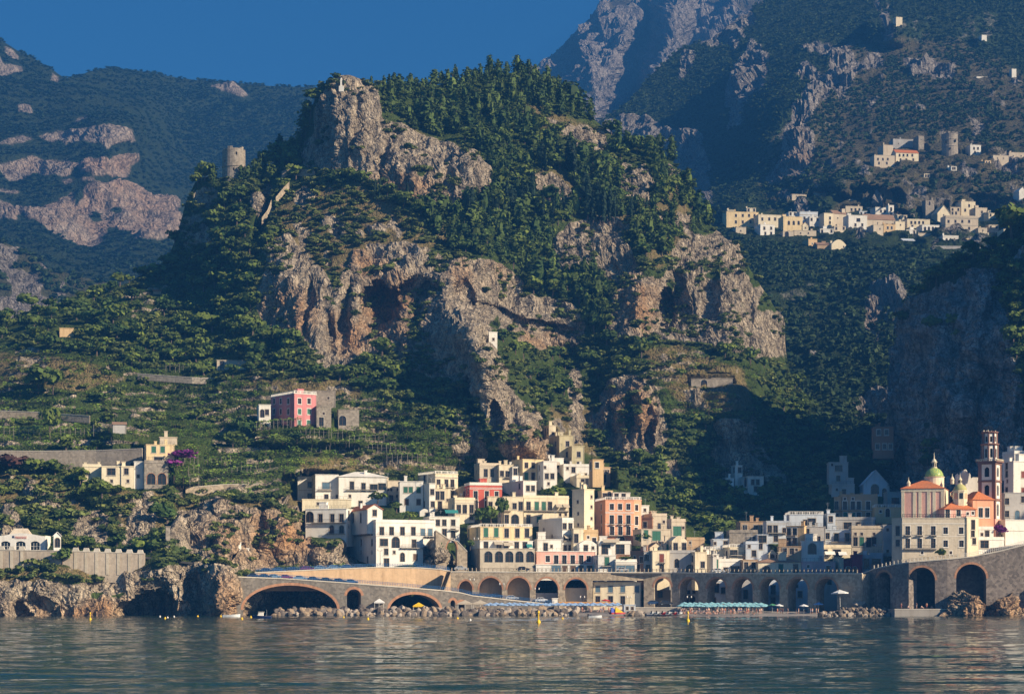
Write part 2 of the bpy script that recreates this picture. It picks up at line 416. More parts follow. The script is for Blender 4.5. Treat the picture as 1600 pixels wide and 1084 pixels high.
            g.face([L2(0, 0, z1), L2(0, dep / 2, z1 + rise), L2(0, dep, z1)]); g2.face([L2(W, 0, z1), L2(W, dep, z1), L2(W, dep / 2, z1 + rise)])
        ro = r.build('roof', [tile or M_tile], root, base); g.build('gable', [wallm], root, base); g2.build('gable', [wallm], root, base); ztop = z1 + rise * .5
    elif roof == 'vault':
        n = 10; rise = rise or W * .22
        for i in range(n):
            s0, s1 = W * i / n, W * (i + 1) / n; q0, q1 = rise * math.sin(math.pi * i / n), rise * math.sin(math.pi * (i + 1) / n)
            r.face([L2(s0, 0, z1 + q0), L2(s1, 0, z1 + q1), L2(s1, dep, z1 + q1), L2(s0, dep, z1 + q0)])
            r.face([L2(s0, 0, z1), L2(s1, 0, z1), L2(s1, 0, z1 + q1), L2(s0, 0, z1 + q0)]); r.face([L2(s1, dep, z1), L2(s0, dep, z1), L2(s0, dep, z1 + q0), L2(s1, dep, z1 + q1)])
        ro = r.build('roof', [rm], root, base); ztop = z1 + rise * .5
    # string courses, drainpipes, terrace rails
    if zt_rows := sorted({round(zz_, 1) for (_, _, _, zz_, t_, _) in wins if t_ in 'tbwAaV'}):
        if (cat == 'palazzo' or rnd.random() < .35) and W > 5:
            sc_ = MB()
            for zr_ in zt_rows:
                zc_ = zr_ + 1.55 * sc
                if zc_ < z1 - .5 and all(abs(zc_ - (q_[3])) > WT[q_[4]][1] * sc / 2 + .1 for q_ in wins if q_[0] is P0): lbox(sc_, -.07, W + .07, -.07, -.004, zc_, zc_ + .16)
            if sc_.f: sc_.build('string_course', [trim], root, base)
    if rnd.random() < .5 and W > 4 and Y < 1000:
        dp = MB(); s = rnd.choice((.15, W - .15)); dp.tube(L2(s, -.07, z0 + 1), L2(s, -.07, z1), .06); dp.build('drainpipe', [M_iron if rnd.random() < .5 else M_trimg], root, base)
    if roof in ('flat', 'par') and rnd.random() < .45 and W > 4 and Y < 1000:
        rl = MB(); zr_ = z1 + (.222 if roof == 'flat' else .952); n = int(W / 1.2)
        for i in range(n + 1): s = .1 + (W - .2) * i / max(1, n); rl.tube(L2(s, .15, zr_), L2(s, .15, zr_ + .95), .03, n=4)
        for f_ in (.45, .95): rl.tube(L2(.1, .15, zr_ + f_), L2(W - .1, .15, zr_ + f_), .025, n=4)
        rl.build('terrace_railing', [M_iron], ro, base)
    # chimneys, tanks, aerials
    nc = clutter if clutter is not None else (rnd.randint(1, 3) if roof in ('flat', 'par') else 1 if roof in ('hip', 'gs', 'gf') else 0)
    for i in range(nc):
        s = rnd.uniform(.12, .88) * W; d = rnd.uniform(.2, .8) * dep; c = MB(); hh = rnd.uniform(.8, 1.6) * sc; ww = rnd.uniform(.25, .45) * sc; kind = rnd.random()
        if kind < .55: lbox(c, s - ww, s + ww, d - ww, d + ww, ztop - .4, ztop + hh); lbox(c, s - ww * 1.3, s + ww * 1.3, d - ww * 1.3, d + ww * 1.3, ztop + hh, ztop + hh + .15); c.build('chimney', [wallm], ro, base)
        elif kind < .8: c.tube(L2(s, d, ztop - .4), L2(s, d, ztop + hh * 2), .035); c.tube(L2(s - .6, d, ztop + hh * 1.8), L2(s + .6, d, ztop + hh * 1.8), .03); c.tube(L2(s - .4, d, ztop + hh * 1.6), L2(s + .4, d, ztop + hh * 1.6), .03); c.build('aerial', [M_steel], ro, base)
        elif W > 5: lbox(c, s - 1.2, s + 1.2, d - 1, d + 1, ztop - .3, ztop + 1.7 * sc); lbox(c, s - 1.35, s + 1.35, d - 1.15, d + 1.15, ztop + 1.7 * sc, ztop + 1.85 * sc); c.build('stair_turret', [wallm], ro, base)
    # balconies "y:x0-x1" on the front, "ly:..", "ry:.." on the sides
    for part in filter(None, bal.replace(' ', '').split(';')):
        key = 'f'
        if part[0] in 'lr': key = part[0]; part = part[1:]
        y_, xx = part.split(':'); xa, xb = map(float, xx.split('-')); P, u, L = faces[key]; ss = []
        for wx in (xa, xb): kx = (X(wx) - CX) / F; ss.append((kx * P[1] - P[0]) / (u[0] - kx * u[1]))
        s0, s1 = max(.05, min(ss)), min(L - .05, max(ss))
        if s1 - s0 < .8: continue
        zz = zat(Yp(float(y_)), P[1] + u[1] * (s0 + s1) / 2); nx, ny = u[1], -u[0]
        def bp(s, d, h): return (P[0] + u[0] * s + nx * d, P[1] + u[1] * s + ny * d, h)
        def bb(m, a_, b_, c_, d_, e_, f_): m.hexa([bp(a_, d_, e_), bp(b_, d_, e_), bp(b_, c_, e_), bp(a_, c_, e_), bp(a_, d_, f_), bp(b_, d_, f_), bp(b_, c_, f_), bp(a_, c_, f_)])
        m = MB(); bb(m, s0, s1, .003, .95, zz - .16, zz)
        for i in range(max(2, int((s1 - s0) / 1.8)) + 1): s = s0 + .1 + (s1 - s0 - .3) * i / max(2, int((s1 - s0) / 1.8)); bb(m, s, s + .12, .003, .7, zz - .42, zz - .162)
        bo = m.build('balcony', [M_trimg], root, base); q = MB(); bb(q, s0, s1, .88, .93, zz + .92, zz + .98)
        n = max(3, int((s1 - s0) / .28))
        for i in range(n + 1): s = s0 + (s1 - s0 - .035) * i / n; bb(q, s, s + .035, .885, .925, zz, zz + .92)
        q.build('railing', [M_iron], bo, base)
    for part in filter(None, awn.replace(' ', '').split(';')):
        y_, xx = part.split(':'); xa, xb = map(float, xx.split('-')); P, u, L = faces['f']; mt = M_awng if y_[0] == 'T' else M_whcloth if y_[0] == 'W' else M_awn; y_ = y_.lstrip('TW')
        ss = [(((X(wx) - CX) / F) * P[1] - P[0]) / (u[0] - ((X(wx) - CX) / F) * u[1]) for wx in (xa, xb)]; s0, s1 = max(0, ss[0]), min(L, ss[1]); zz = zat(Yp(float(y_)), P[1]); m = MB()
        m.hexa([L2(s0, -1.5, zz - 1.1), L2(s1, -1.5, zz - 1.1), L2(s1, -.01, zz - .05), L2(s0, -.01, zz - .05), L2(s0, -1.5, zz - 1.04), L2(s1, -1.5, zz - 1.04), L2(s1, -.01, zz + .01), L2(s0, -.01, zz + .01)])
        m.build('awning', [mt], root, base)
    root['_'] = 0; del root['_']
    HOUSES[label] = dict(root=root, P0=P0, P1=P1, W=W, dep=dep, z1=z1, base=base, L2=L2, lbox=lbox, ca=ca, sa=sa, zv=zv)
    return HOUSES[label]
# ------------------------------------------------------------------ the town, each house after the photograph
# white houses, left
H('a', 'villa', 'large white villa with hipped white roof, highest of the left white houses', 'villa', 376, 782, 238, 500, 'W', 12, 12, 't318:487;t330:585;b333:672;b325:742;s405:470;w470:560', bal='352:555-695;352:440-545', clutter=1, roof='hip', rise=1.9, tile=MW['W'])
H('a', 'villa_wing', 'white projecting wing with teal doors at left end of the hipped villa', 'house', 178, 374, 226, 470, 'W', 14, 9, 'bl318:268;w415:270;s408:410', bal='352:200-315', dY=-3, clutter=0)
H('a', 'villa_annex', 'low white annex with terrace left of the hipped white villa', 'house', 28, 177, 262, 440, 'W', 10, 8, 'w310:130;w408:130', clutter=1, roof='par')
H('a', 'terrace_wall_house', 'long cream garden wall building under the hipped white villa', 'house', 66, 482, 434, 515, 'C', 8, 5, 's470:200', dY=-4, clutter=0)
H('a', 'house', 'greyish small house tucked right of the hipped white villa', 'house', 782, 892, 278, 450, 'B', 12, 9, 's350:785,820,876;s405:870;w420:820')
H('a', 'house', 'plain white house with brown shutters below its three green windows', 'house', 892, 1090, 284, 540, 'W', 6, 10, 'wg352:942,985,1052;wn455:950,1052')
H('a', 'house', 'narrow white house with shaded flank left of cream palazzo', 'house', 1142, 1192, 302, 580, 'W', 20, 10, 'w370:1167;w475:1178;s550:1178', 'w475:1100', xs=1092)
H('a', 'long_house', 'long white house on the cliff edge at left end of the town', 'house', 92, 440, 515, 775, 'W', -12, 9, 'A582:127;t595:220,320,398;a690:315,400', bal='628:150-432;722:278-432', Y=656, sink=2, clutter=2)
H('a', 'house', 'big white corner house rising from the coast road at left', 'house', 690, 1194, 628, 800, 'W', 22, 15, 't705:740,823,915,1007;tl720:1088,1150', 't705:657,565,500', xs=432, Y=646, bal='742:696-1190;l735:450-640', clutter=0, sink=1, roof='par')
H('a', 'house', 'white lower storeys of the corner house beside the road, with arched niches', 'house', 692, 1090, 742, 1005, 'W', 22, 12, 'b797:758;A790:858,925;t812:1013;w876:777;s880:845;a922:915;wn922:1025;D975:780', 'w798:657,565,500;s880:657,565;w945:620', xs=452, Y=645, bal='842:898-1086', clutter=0, roof='none', sink=4, dY=-.4)
hg = H('a', 'house', 'white gabled house with bright orange tiled roof on the corner house', 'house', 615, 746, 516, 640, 'W', 22, 9, 'w512:680;t592:680', 'w580:445;t590:498,562', xs=456, Y=648, roof='gf', rise=1.5, clutter=1, sink=3)
H('a', 'house', 'little white house with low vaulted roof under narrow white house', 'house', 1062, 1146, 535, 580, 'W', 10, 6, 'w570:1130', roof='vault', rise=.9)
H('b', 'house', 'white two storey house left of the lemon tree garden', 'house', -50, 208, 582, 800, 'W', 14, 10, 'w630:-30,22,77,152;t720:78,152;w715:-25', bal='690:120-200', awn='T520:80-190')
# cream palazzo
H('b', 'palazzo', 'cream palazzo with roof balustrade above the left white houses', 'palazzo', 2, 192, 218, 450, 'C', 30, 11, 't300:28,57,95,145;w305:182;t392:57,97,145', 'w210:-90;s330:-120', xs=-148, roof='bal', bal='330:20-160')
H('b', 'house', 'narrow cream house with blue awning below the balustraded palazzo', 'house', -40, 132, 345, 520, 'C', 16, 8, 't400:20,60;t485:40;s440:105', bal='512:20-180', dY=-3)
H('b', 'house', 'grey cream house with dark flank at top of the town', 'house', 376, 541, 146, 290, 'B', 18, 10, 't210:428,482', 's200:350', xs=330, roof='par')
H('b', 'house', 'beige house with open balcony door beside the tall ochre house', 'house', 541, 662, 142, 290, 'C', 14, 9, 'w215:565;t228:612', bal='248:590-640')
H('b', 'house', 'slim pale house squeezed left of the tall ochre house', 'house', 655, 700, 160, 290, 'W', 18, 8, 't205:679')
H('b', 'tall_house', 'tall ochre house with grey flank right under the cliff', 'house', 741, 915, 96, 290, 'Y', 26, 11, 'w145:772,830,882;tg240:772;t240:830,882', 's160:690', xs=648)
H('b', 'house', 'narrow white house between tall ochre house and olive one', 'house', 917, 1030, 112, 335, 'W', 14, 8, 's162:925;w237:945,992;s300:960')
H('b', 'house', 'bright red house with white pilasters in the middle of town', 'house', 292, 566, 312, 530, 'D', 12, 10, 't397:342,437;w390:520;t480:345,437', bal='432:325-360', roof='par', roofcol='W')
H('b', 'cottage', 'small yellow house with arched top left of the red house', 'house', 196, 292, 348, 460, 'Y', 10, 7, 'w390:257', roof='vault', rise=1.3)
H('b', 'house', 'bright white cube house right of the red house', 'house', 745, 860, 278, 420, 'W', 24, 11, 'w340:785,828', 'w322:713;s383:642', xs=572)
H('b', 'long_house', 'long cream house with five shuttered doors and awnings, right of garden', 'house', 745, 1132, 422, 660, 'C', 16, 11, 't490:790;tg490:860,920;t490:720,972;t600:790;wg602:877;s563:1058,1105;w620:990', bal='528:750-1128', awn='468:1018-1068;468:1078-1130', roof='par')
H('b', 'house', 'cream projecting block with arched loggia left of the long cream house', 'house', 576, 746, 414, 668, 'C', 12, 9, 'w490:672;t490:725;A605:676;t600:605;s553:605', bal='528:580-640', dY=-3)
H('b', 'house', 'small cream block behind the lemon trees', 'house', 445, 541, 412, 540, 'C', 10, 8, 'w478:468')
H('b', 'house', 'weathered cream house left of the lemon tree garden', 'house', 166, 338, 440, 640, 'C', 16, 9, 't515:200,250,308;w580:308', roof='par')
gh = H('b', 'palazzo', 'yellow house with bright green shutters above the arched wall', 'house', 378, 822, 668, 790, 'Y', 14, 10, 'tg712:430,517;t718:605,695,777', 'tg710:285,355', xs=272, Y=660, roof='bal', bal='778:400-540')
H('b', 'house', 'white ground floor with beige awnings below the green shuttered house', 'house', 379, 826, 786, 862, 'W', 14, 9, 't822:430,540,600,690,760', 'w800:285', xs=280, Y=655, awn='785:495-565;795:575-655;T808:770-818', sink=1, clutter=0, roof='none')
H('b', 'arched_substructure', 'stone substructure with five arches above the coast road', 'house', 380, 842, 852, 1045, 'X', 12, 8, 'A918:450,540,627,713,805', Y=651, clutter=0, roof='none', sink=3, lw='', xs=300)
H('b', 'house', 'grey and white stepped house left of the pink long house', 'house', 1076, 1172, 612, 868, 'W', 24, 11, 'w660:1095,1145;w760:1105,1147;w845:1100,1145', 's745:990;s690:920', xs=876, Y=664, awn='732:1088-1122;732:1130-1165', bal='782:1085-1165', roof='par')
H('b', 'house', 'little white terrace house under grey and white stepped house', 'house', 866, 1078, 775, 868, 'W', 12, 7, 't840:935;s830:985;w840:900', Y=660, clutter=1)
H('m', 'long_house', 'long pink house with white ground floor on the coast road', 'house', 106, 632, 8, 128, 'P', 9, 10, 'w72:205;t80:280,353,428,503;w72:570', Y=656, bal='118:255-540', roof='flat', sink=1, roofcol='W', clutter=2)
H('m', 'house', 'white shop floor with dark doors below the pink long house', 'shop', 100, 640, 127, 206, 'W', 9, 10, 'Vl175:280;Dn178:357,430;t165:503;D178:580', Y=654, clutter=0, roof='none', sink=2)
# tall middle cluster
H('c', 'tall_house', 'tall windowless tower house with grey flank left of the salmon palazzo', 'house', 286, 371, 566, 915, 'C', 38, 9, 's628:348;s713:348;s812:348', 's670:232;s770:235;s865:235', xs=185, Y=672)
H('c', 'tall_house', 'pale tower house perched topmost of the town against the cliff', 'house', -12, 46, 26, 180, 'C', 15, 7, 's90:20')
H('c', 'house', 'low cream house joining topmost tower house and olive block', 'house', 44, 110, 82, 180, 'C', 10, 6, 's110:80', dY=-2)
H('c', 'house', 'olive cream block with six dark windows near the top of town', 'house', 76, 202, 112, 335, 'L', 16, 9, 'w180:145;w270:145;s330:120', 'w182:45;w270:45', xs=-6)
H('c', 'house', 'lower olive cream wing at right of six windowed block', 'house', 182, 286, 202, 360, 'L', 12, 9, 'w270:240;w355:240', dY=-2)
H('c', 'house', 'low white house with awning under the olive cream block', 'house', -15, 112, 302, 420, 'W', 12, 7, 'w362:20,58', awn='335:20-78', dY=-1)
H('c', 'house', 'low white row with small paired windows beneath the olive wing', 'house', 112, 336, 372, 470, 'W', 10, 8, 's375:145,160;w358:195;s440:300', dY=-2, roof='par')
H('c', 'house', 'tall ochre corner house at the right edge of upper town', 'house', 430, 511, 378, 570, 'N', 36, 11, 't470:460,482;s410:450,470,490', 'w440:395;s520:390', xs=358)
H('c', 'tall_house', 'ochre turret room on top of the ochre corner house', 'house', 358, 450, 316, 420, 'O', 12, 5, 'w360:395', Y=705, clutter=0)
H('c', 'house', 'cream house with three dark windows below the ochre corner house', 'house', 222, 430, 468, 560, 'C', 12, 9, 'w500:275;t508:310;w505:345,388', 's505:183', xs=145, roof='par')
H('c', 'house', 'white house at left of the tree garden under the ochre house', 'house', -30, 56, 408, 530, 'W', 12, 8, 'w452:15;w500:30')
sp = H('c', 'palazzo', 'large salmon palazzo with cream bands, roof terrace and three storeys', 'palazzo', 466, 706, 656, 1040, 'A', 10, 13, 'w712:520,590,660;t820:520,590,660;t915:522,592,660;A1002:597,655', 'w715:430;t818:433;t912:433', xs=371, Y=676, roof='bal', bal='858:505-540;858:575-610;858:645-680;955:490-680', trim=M_trim)
H('c', 'palazzo_wing', 'narrow salmon wing with chamfered corner right of the salmon palazzo', 'house', 706, 770, 658, 1040, 'A', 38, 9, 'w720:730;t830:730;t925:726,752', Y=678.5, roof='bal', clutter=0)
H('c', 'house', 'yellow pavilion on the roof terrace behind salmon palazzo', 'house', 436, 527, 580, 660, 'Y', 10, 6, 'w622:460;a620:500', Y=690, clutter=1)
H('c', 'house', 'low white pavilion on top of the salmon palazzo', 'house', 530, 676, 596, 660, 'W', 8, 6, 'w625:560,620', Y=688, clutter=0)
H('c', 'house', 'small white house peeping out right of salmon palazzo', 'house', 762, 836, 704, 830, 'W', 12, 8, 's740:800;s790:815')
H('c', 'house', 'dark brown stone house below the small white house', 'house', 768, 862, 810, 910, 'T', -20, 8, 'w865:800', clutter=1)
H('c', 'house', 'blank beige house with roof terrace among the right lower houses', 'house', 862, 987, 792, 900, 'B', 14, 9, 's840:960', roof='par')
H('c', 'house', 'beige house with two big green shutters right of salmon palazzo', 'house', 770, 1026, 905, 1030, 'B', 14, 9, 'tg942:810;Vg958:898;b962:965;w1010:900')
H('c', 'house', 'grey beige corner house with wide green shutter, right edge of sunlit town', 'house', 1026, 1146, 838, 1010, 'B', 16, 9, 'Vg918:1075;s890:1125', 's900:1000', xs=985, roof='par')
H('c', 'house', 'cream house with arched gable and three small windows under it', 'house', 1030, 1156, 1000, 1090, 'C', 10, 8, 't1056:1060,1092,1132', Y=656, roof='vault', rise=1.6)
H('c', 'house', 'white restaurant terrace with dark pergola below the salmon palazzo', 'house', 410, 682, 1026, 1110, 'W', 10, 9, 'V1065:470,590;w1070:540', Y=662, awn='985:440-580', roof='par')
H('c', 'house', 'white vaulted house left of the restaurant terrace', 'house', 240, 392, 1030, 1100, 'W', 12, 8, 'w1062:300;s1060:360', Y=660, roof='vault', rise=1.4)
H('c', 'house', 'cream house with arched door under the grey tower house', 'house', 196, 280, 900, 1060, 'C', 14, 8, 't980:215;a980:255')
H('c', 'house', 'rough ochre stone house above the white vaulted house', 'house', 280, 405, 930, 1050, 'O', 10, 7, 's970:320;w1000:370', roof='par')
H('c', 'house', 'beige gabled little house below green shuttered beige house', 'house', 842, 960, 1058, 1110, 'C', 10, 7, 's1075:905', Y=660, roof='gf', rise=1.6, tile=M_tile2)
H('c', 'house', 'beige house with green door at the foot of beige group', 'house', 960, 1030, 1010, 1110, 'B', 14, 8, 'wg1055:1000', Y=660)
# along the coast road, centre
H('m', 'house', 'white two storey house with single green shutter on the coast road', 'house', 655, 812, 44, 206, 'W', 8, 9, 'tg97:733;Vl168:728', Y=650, bal='135:685-775', clutter=1)
H('m', 'house', 'white shop with planted terrace beside the green shutter house', 'shop', 812, 1000, 102, 206, 'W', 10, 8, 'Vl175:850,940', Y=649, clutter=0, roof='par')
H('m', 'house', 'terracotta coloured wall house behind the planted terrace', 'house', 815, 1000, 40, 120, 'T', 10, 6, 'w75:960', Y=662)
H('m', 'house', 'white house with red balcony doors above the green shutter house', 'house', 690, 850, -20, 60, 'W', 8, 8, 'tr10:745,870;w10:800', Y=664, bal='28:700-800')
H('m', 'house', 'dark reddish brown house in shade between white shop and grey house', 'house', 944, 1064, 6, 206, 'T', -28, 9, 'w80:1045;w150:1010,1050;s60:980', Y=651)
H('m', 'house', 'narrow grey house left of the tall cream house on the road', 'house', 1064, 1140, 12, 206, 'G', 4, 9, 'w62:1085,1125;t165:1100', Y=650)
H('m', 'tall_house', 'tall cream house with dark red shutters on the coast road', 'house', 1140, 1292, 4, 206, 'C', 12, 10, 'tr70:1222;t162:1222', Y=648, bal='105:1195-1250')
H('m', 'house', 'old grey house with arched doorway and outside white stair', 'house', 1290, 1522, 22, 206, 'G', 2, 9, 'a112:1357;A172:1475;b100:1410;w70:1320', Y=651, roof='par')
H('m', 'tall_house', 'plain cream house at right of the old grey house', 'house', 1520, 1625, 16, 206, 'C', 14, 9, 'w125:1588;D190:1548', Y=648)
H('d', 'house', 'grey house end in shade between two cream houses on the road', 'house', 240, 292, 922, 1062, 'G', -30, 8, '', Y=650)
H('d', 'house', 'small white house with green shutter, low on the coast road', 'house', 292, 342, 902, 1000, 'W', 14, 8, 'tg980:318;s910:310', Y=652)
H('d', 'house', 'yellow house with crenellated parapet above the coast road', 'house', 228, 432, 862, 1000, 'C', 12, 10, 'w925:405;s910:310;w870:300', Y=660, roof='bal')
H('d', 'house', 'cream house with long balconies and hanging laundry', 'house', 430, 622, 842, 965, 'C', 12, 9, 'b890:455,515;wg890:580;bg945:452', Y=656, bal='905:436-560;960:436-560', roof='bal')
H('d', 'house', 'beige roof terrace house behind the crenellated yellow house', 'house', 70, 222, 778, 880, 'N', 12, 8, 's800:100', Y=668, roof='par')
H('d', 'house', 'small brown house with two windows left of the long tiled house', 'house', 545, 672, 948, 1062, 'N', 8, 8, 'w990:573,635', Y=652)
H('d', 'house', 'white shed with car port beside the small brown house', 'house', 342, 545, 960, 1062, 'W', 8, 6, 'V1040:480;w1035:400;D1040:440', Y=654, roof='par')
H('d', 'long_house', 'long low cream house with tiled eaves and round arched door', 'house', 676, 1046, 962, 1066, 'C', 3, 9, 'tg1020:868;t1020:993;A1042:745;s985:738', Y=648, roof='hip', rise=1.3, tile=M_tile2, clutter=2)
H('d', 'long_house', 'long mauve house at right of the low tiled house', 'house', 1048, 1330, 962, 1066, 'M', 0, 9, 's1000:1100;w1020:1270', Y=647, clutter=2)
# shaded part of town
sh = dict()
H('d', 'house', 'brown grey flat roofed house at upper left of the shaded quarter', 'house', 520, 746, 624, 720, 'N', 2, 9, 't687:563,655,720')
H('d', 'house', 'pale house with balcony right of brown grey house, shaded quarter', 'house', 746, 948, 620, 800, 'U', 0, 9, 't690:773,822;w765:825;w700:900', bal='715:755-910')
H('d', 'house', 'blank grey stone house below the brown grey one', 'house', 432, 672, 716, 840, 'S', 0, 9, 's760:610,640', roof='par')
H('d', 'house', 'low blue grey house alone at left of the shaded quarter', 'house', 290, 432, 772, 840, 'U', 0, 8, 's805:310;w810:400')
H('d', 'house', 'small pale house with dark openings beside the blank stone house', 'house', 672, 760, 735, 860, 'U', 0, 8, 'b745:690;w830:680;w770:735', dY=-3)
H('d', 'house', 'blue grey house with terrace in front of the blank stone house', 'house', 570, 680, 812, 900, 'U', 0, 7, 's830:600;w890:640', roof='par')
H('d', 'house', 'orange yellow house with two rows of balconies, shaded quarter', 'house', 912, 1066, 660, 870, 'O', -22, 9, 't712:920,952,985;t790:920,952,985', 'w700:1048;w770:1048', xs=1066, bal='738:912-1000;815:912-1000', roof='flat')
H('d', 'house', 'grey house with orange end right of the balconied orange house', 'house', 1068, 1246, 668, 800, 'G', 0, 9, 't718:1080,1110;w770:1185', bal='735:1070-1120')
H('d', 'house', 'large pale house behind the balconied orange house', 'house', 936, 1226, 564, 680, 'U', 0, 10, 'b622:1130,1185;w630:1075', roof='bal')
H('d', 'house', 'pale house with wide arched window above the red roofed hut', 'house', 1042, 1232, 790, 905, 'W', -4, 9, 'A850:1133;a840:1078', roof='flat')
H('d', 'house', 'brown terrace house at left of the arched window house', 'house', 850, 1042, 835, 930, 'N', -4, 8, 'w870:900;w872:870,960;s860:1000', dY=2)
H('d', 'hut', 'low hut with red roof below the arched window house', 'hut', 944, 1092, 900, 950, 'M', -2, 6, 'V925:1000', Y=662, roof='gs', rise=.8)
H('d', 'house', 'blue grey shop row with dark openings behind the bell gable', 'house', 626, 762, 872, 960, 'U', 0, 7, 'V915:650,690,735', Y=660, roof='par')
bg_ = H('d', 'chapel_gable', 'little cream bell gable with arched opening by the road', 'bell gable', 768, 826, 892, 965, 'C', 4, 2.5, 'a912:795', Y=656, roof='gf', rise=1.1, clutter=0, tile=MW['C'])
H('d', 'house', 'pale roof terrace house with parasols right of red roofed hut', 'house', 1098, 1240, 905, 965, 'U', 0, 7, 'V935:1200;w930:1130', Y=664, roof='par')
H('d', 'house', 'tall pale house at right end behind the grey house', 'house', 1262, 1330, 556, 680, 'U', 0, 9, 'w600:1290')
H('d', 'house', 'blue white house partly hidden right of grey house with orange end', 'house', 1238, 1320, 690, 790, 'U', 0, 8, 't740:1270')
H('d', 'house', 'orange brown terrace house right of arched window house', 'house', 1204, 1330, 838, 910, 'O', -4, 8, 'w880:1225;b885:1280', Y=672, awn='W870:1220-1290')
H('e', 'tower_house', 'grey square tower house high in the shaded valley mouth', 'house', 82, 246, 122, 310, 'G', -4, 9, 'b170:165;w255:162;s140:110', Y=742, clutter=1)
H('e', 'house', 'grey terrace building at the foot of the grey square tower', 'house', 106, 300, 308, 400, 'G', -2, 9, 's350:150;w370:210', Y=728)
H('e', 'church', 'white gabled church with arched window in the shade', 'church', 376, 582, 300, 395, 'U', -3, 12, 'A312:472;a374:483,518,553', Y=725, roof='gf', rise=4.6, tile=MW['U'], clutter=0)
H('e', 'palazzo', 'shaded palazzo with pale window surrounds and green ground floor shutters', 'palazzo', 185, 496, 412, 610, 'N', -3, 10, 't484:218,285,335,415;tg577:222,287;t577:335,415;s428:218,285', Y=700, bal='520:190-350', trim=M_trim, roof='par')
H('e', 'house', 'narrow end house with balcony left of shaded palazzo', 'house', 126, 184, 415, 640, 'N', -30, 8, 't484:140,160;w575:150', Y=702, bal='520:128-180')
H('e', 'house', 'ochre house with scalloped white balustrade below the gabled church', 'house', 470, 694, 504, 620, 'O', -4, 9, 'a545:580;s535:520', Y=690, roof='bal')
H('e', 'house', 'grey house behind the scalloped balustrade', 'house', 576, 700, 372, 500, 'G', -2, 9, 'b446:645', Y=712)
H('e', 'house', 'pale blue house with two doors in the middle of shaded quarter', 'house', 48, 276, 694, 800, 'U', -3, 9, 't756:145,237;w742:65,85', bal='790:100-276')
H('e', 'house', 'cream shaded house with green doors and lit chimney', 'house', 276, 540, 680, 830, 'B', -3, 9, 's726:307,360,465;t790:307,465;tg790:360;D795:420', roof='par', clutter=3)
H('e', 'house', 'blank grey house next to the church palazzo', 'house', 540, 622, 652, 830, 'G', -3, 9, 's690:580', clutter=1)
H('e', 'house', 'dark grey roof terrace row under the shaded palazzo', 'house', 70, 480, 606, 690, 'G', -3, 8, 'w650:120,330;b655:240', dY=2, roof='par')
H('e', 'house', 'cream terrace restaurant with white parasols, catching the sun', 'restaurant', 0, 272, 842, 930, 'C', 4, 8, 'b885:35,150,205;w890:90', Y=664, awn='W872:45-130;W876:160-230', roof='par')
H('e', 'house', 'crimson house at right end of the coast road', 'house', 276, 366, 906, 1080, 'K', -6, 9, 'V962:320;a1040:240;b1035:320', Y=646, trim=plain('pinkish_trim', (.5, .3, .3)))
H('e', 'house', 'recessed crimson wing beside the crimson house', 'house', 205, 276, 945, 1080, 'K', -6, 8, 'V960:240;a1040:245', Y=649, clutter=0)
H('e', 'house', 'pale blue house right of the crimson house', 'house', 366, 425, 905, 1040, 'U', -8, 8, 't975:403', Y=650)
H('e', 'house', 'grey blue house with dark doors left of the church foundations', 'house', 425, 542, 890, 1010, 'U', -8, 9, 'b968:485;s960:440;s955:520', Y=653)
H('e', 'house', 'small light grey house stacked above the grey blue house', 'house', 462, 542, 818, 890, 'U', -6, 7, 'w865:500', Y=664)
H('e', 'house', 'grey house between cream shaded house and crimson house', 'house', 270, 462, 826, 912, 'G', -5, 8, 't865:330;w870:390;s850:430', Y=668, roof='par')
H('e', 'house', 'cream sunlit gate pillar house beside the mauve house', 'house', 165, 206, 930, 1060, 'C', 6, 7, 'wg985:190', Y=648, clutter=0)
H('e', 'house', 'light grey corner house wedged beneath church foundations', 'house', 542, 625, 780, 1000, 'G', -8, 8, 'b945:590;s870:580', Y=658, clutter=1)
H('d', 'villa', 'white villa with arched windows alone in the dark valley', 'villa', 590, 722, 240, 400, 'W', -8, 9, 't285:630,672;s260:672;w345:640,685', 'a', Y=790, clutter=1, sink=3) if False else None
H('d', 'villa', 'white villa with square tower alone in the dark valley', 'villa', 590, 722, 240, 390, 'W', 14, 10, 'w287:630,672;s262:672;w345:655', 'A285:515,568', xs=470, Y=772, clutter=1, sink=3)
H('d', 'villa_tower', 'square tower room of the white villa in the dark valley', 'tower', 480, 542, 148, 300, 'W', 14, 6, 'w185:520', 'w185:470', xs=445, Y=780, clutter=1)
H('d', 'house', 'small white outbuilding left of the white valley villa', 'house', 400, 470, 255, 310, 'W', 10, 6, 's280:430', Y=776, clutter=1)
H('r', 'house', 'dark pink house deep in shade at foot of the headland', 'house', 852, 940, 778, 850, 'T', -6, 9, 'w800:875,908;w860:870,900,925', Y=745, trim=M_trim)
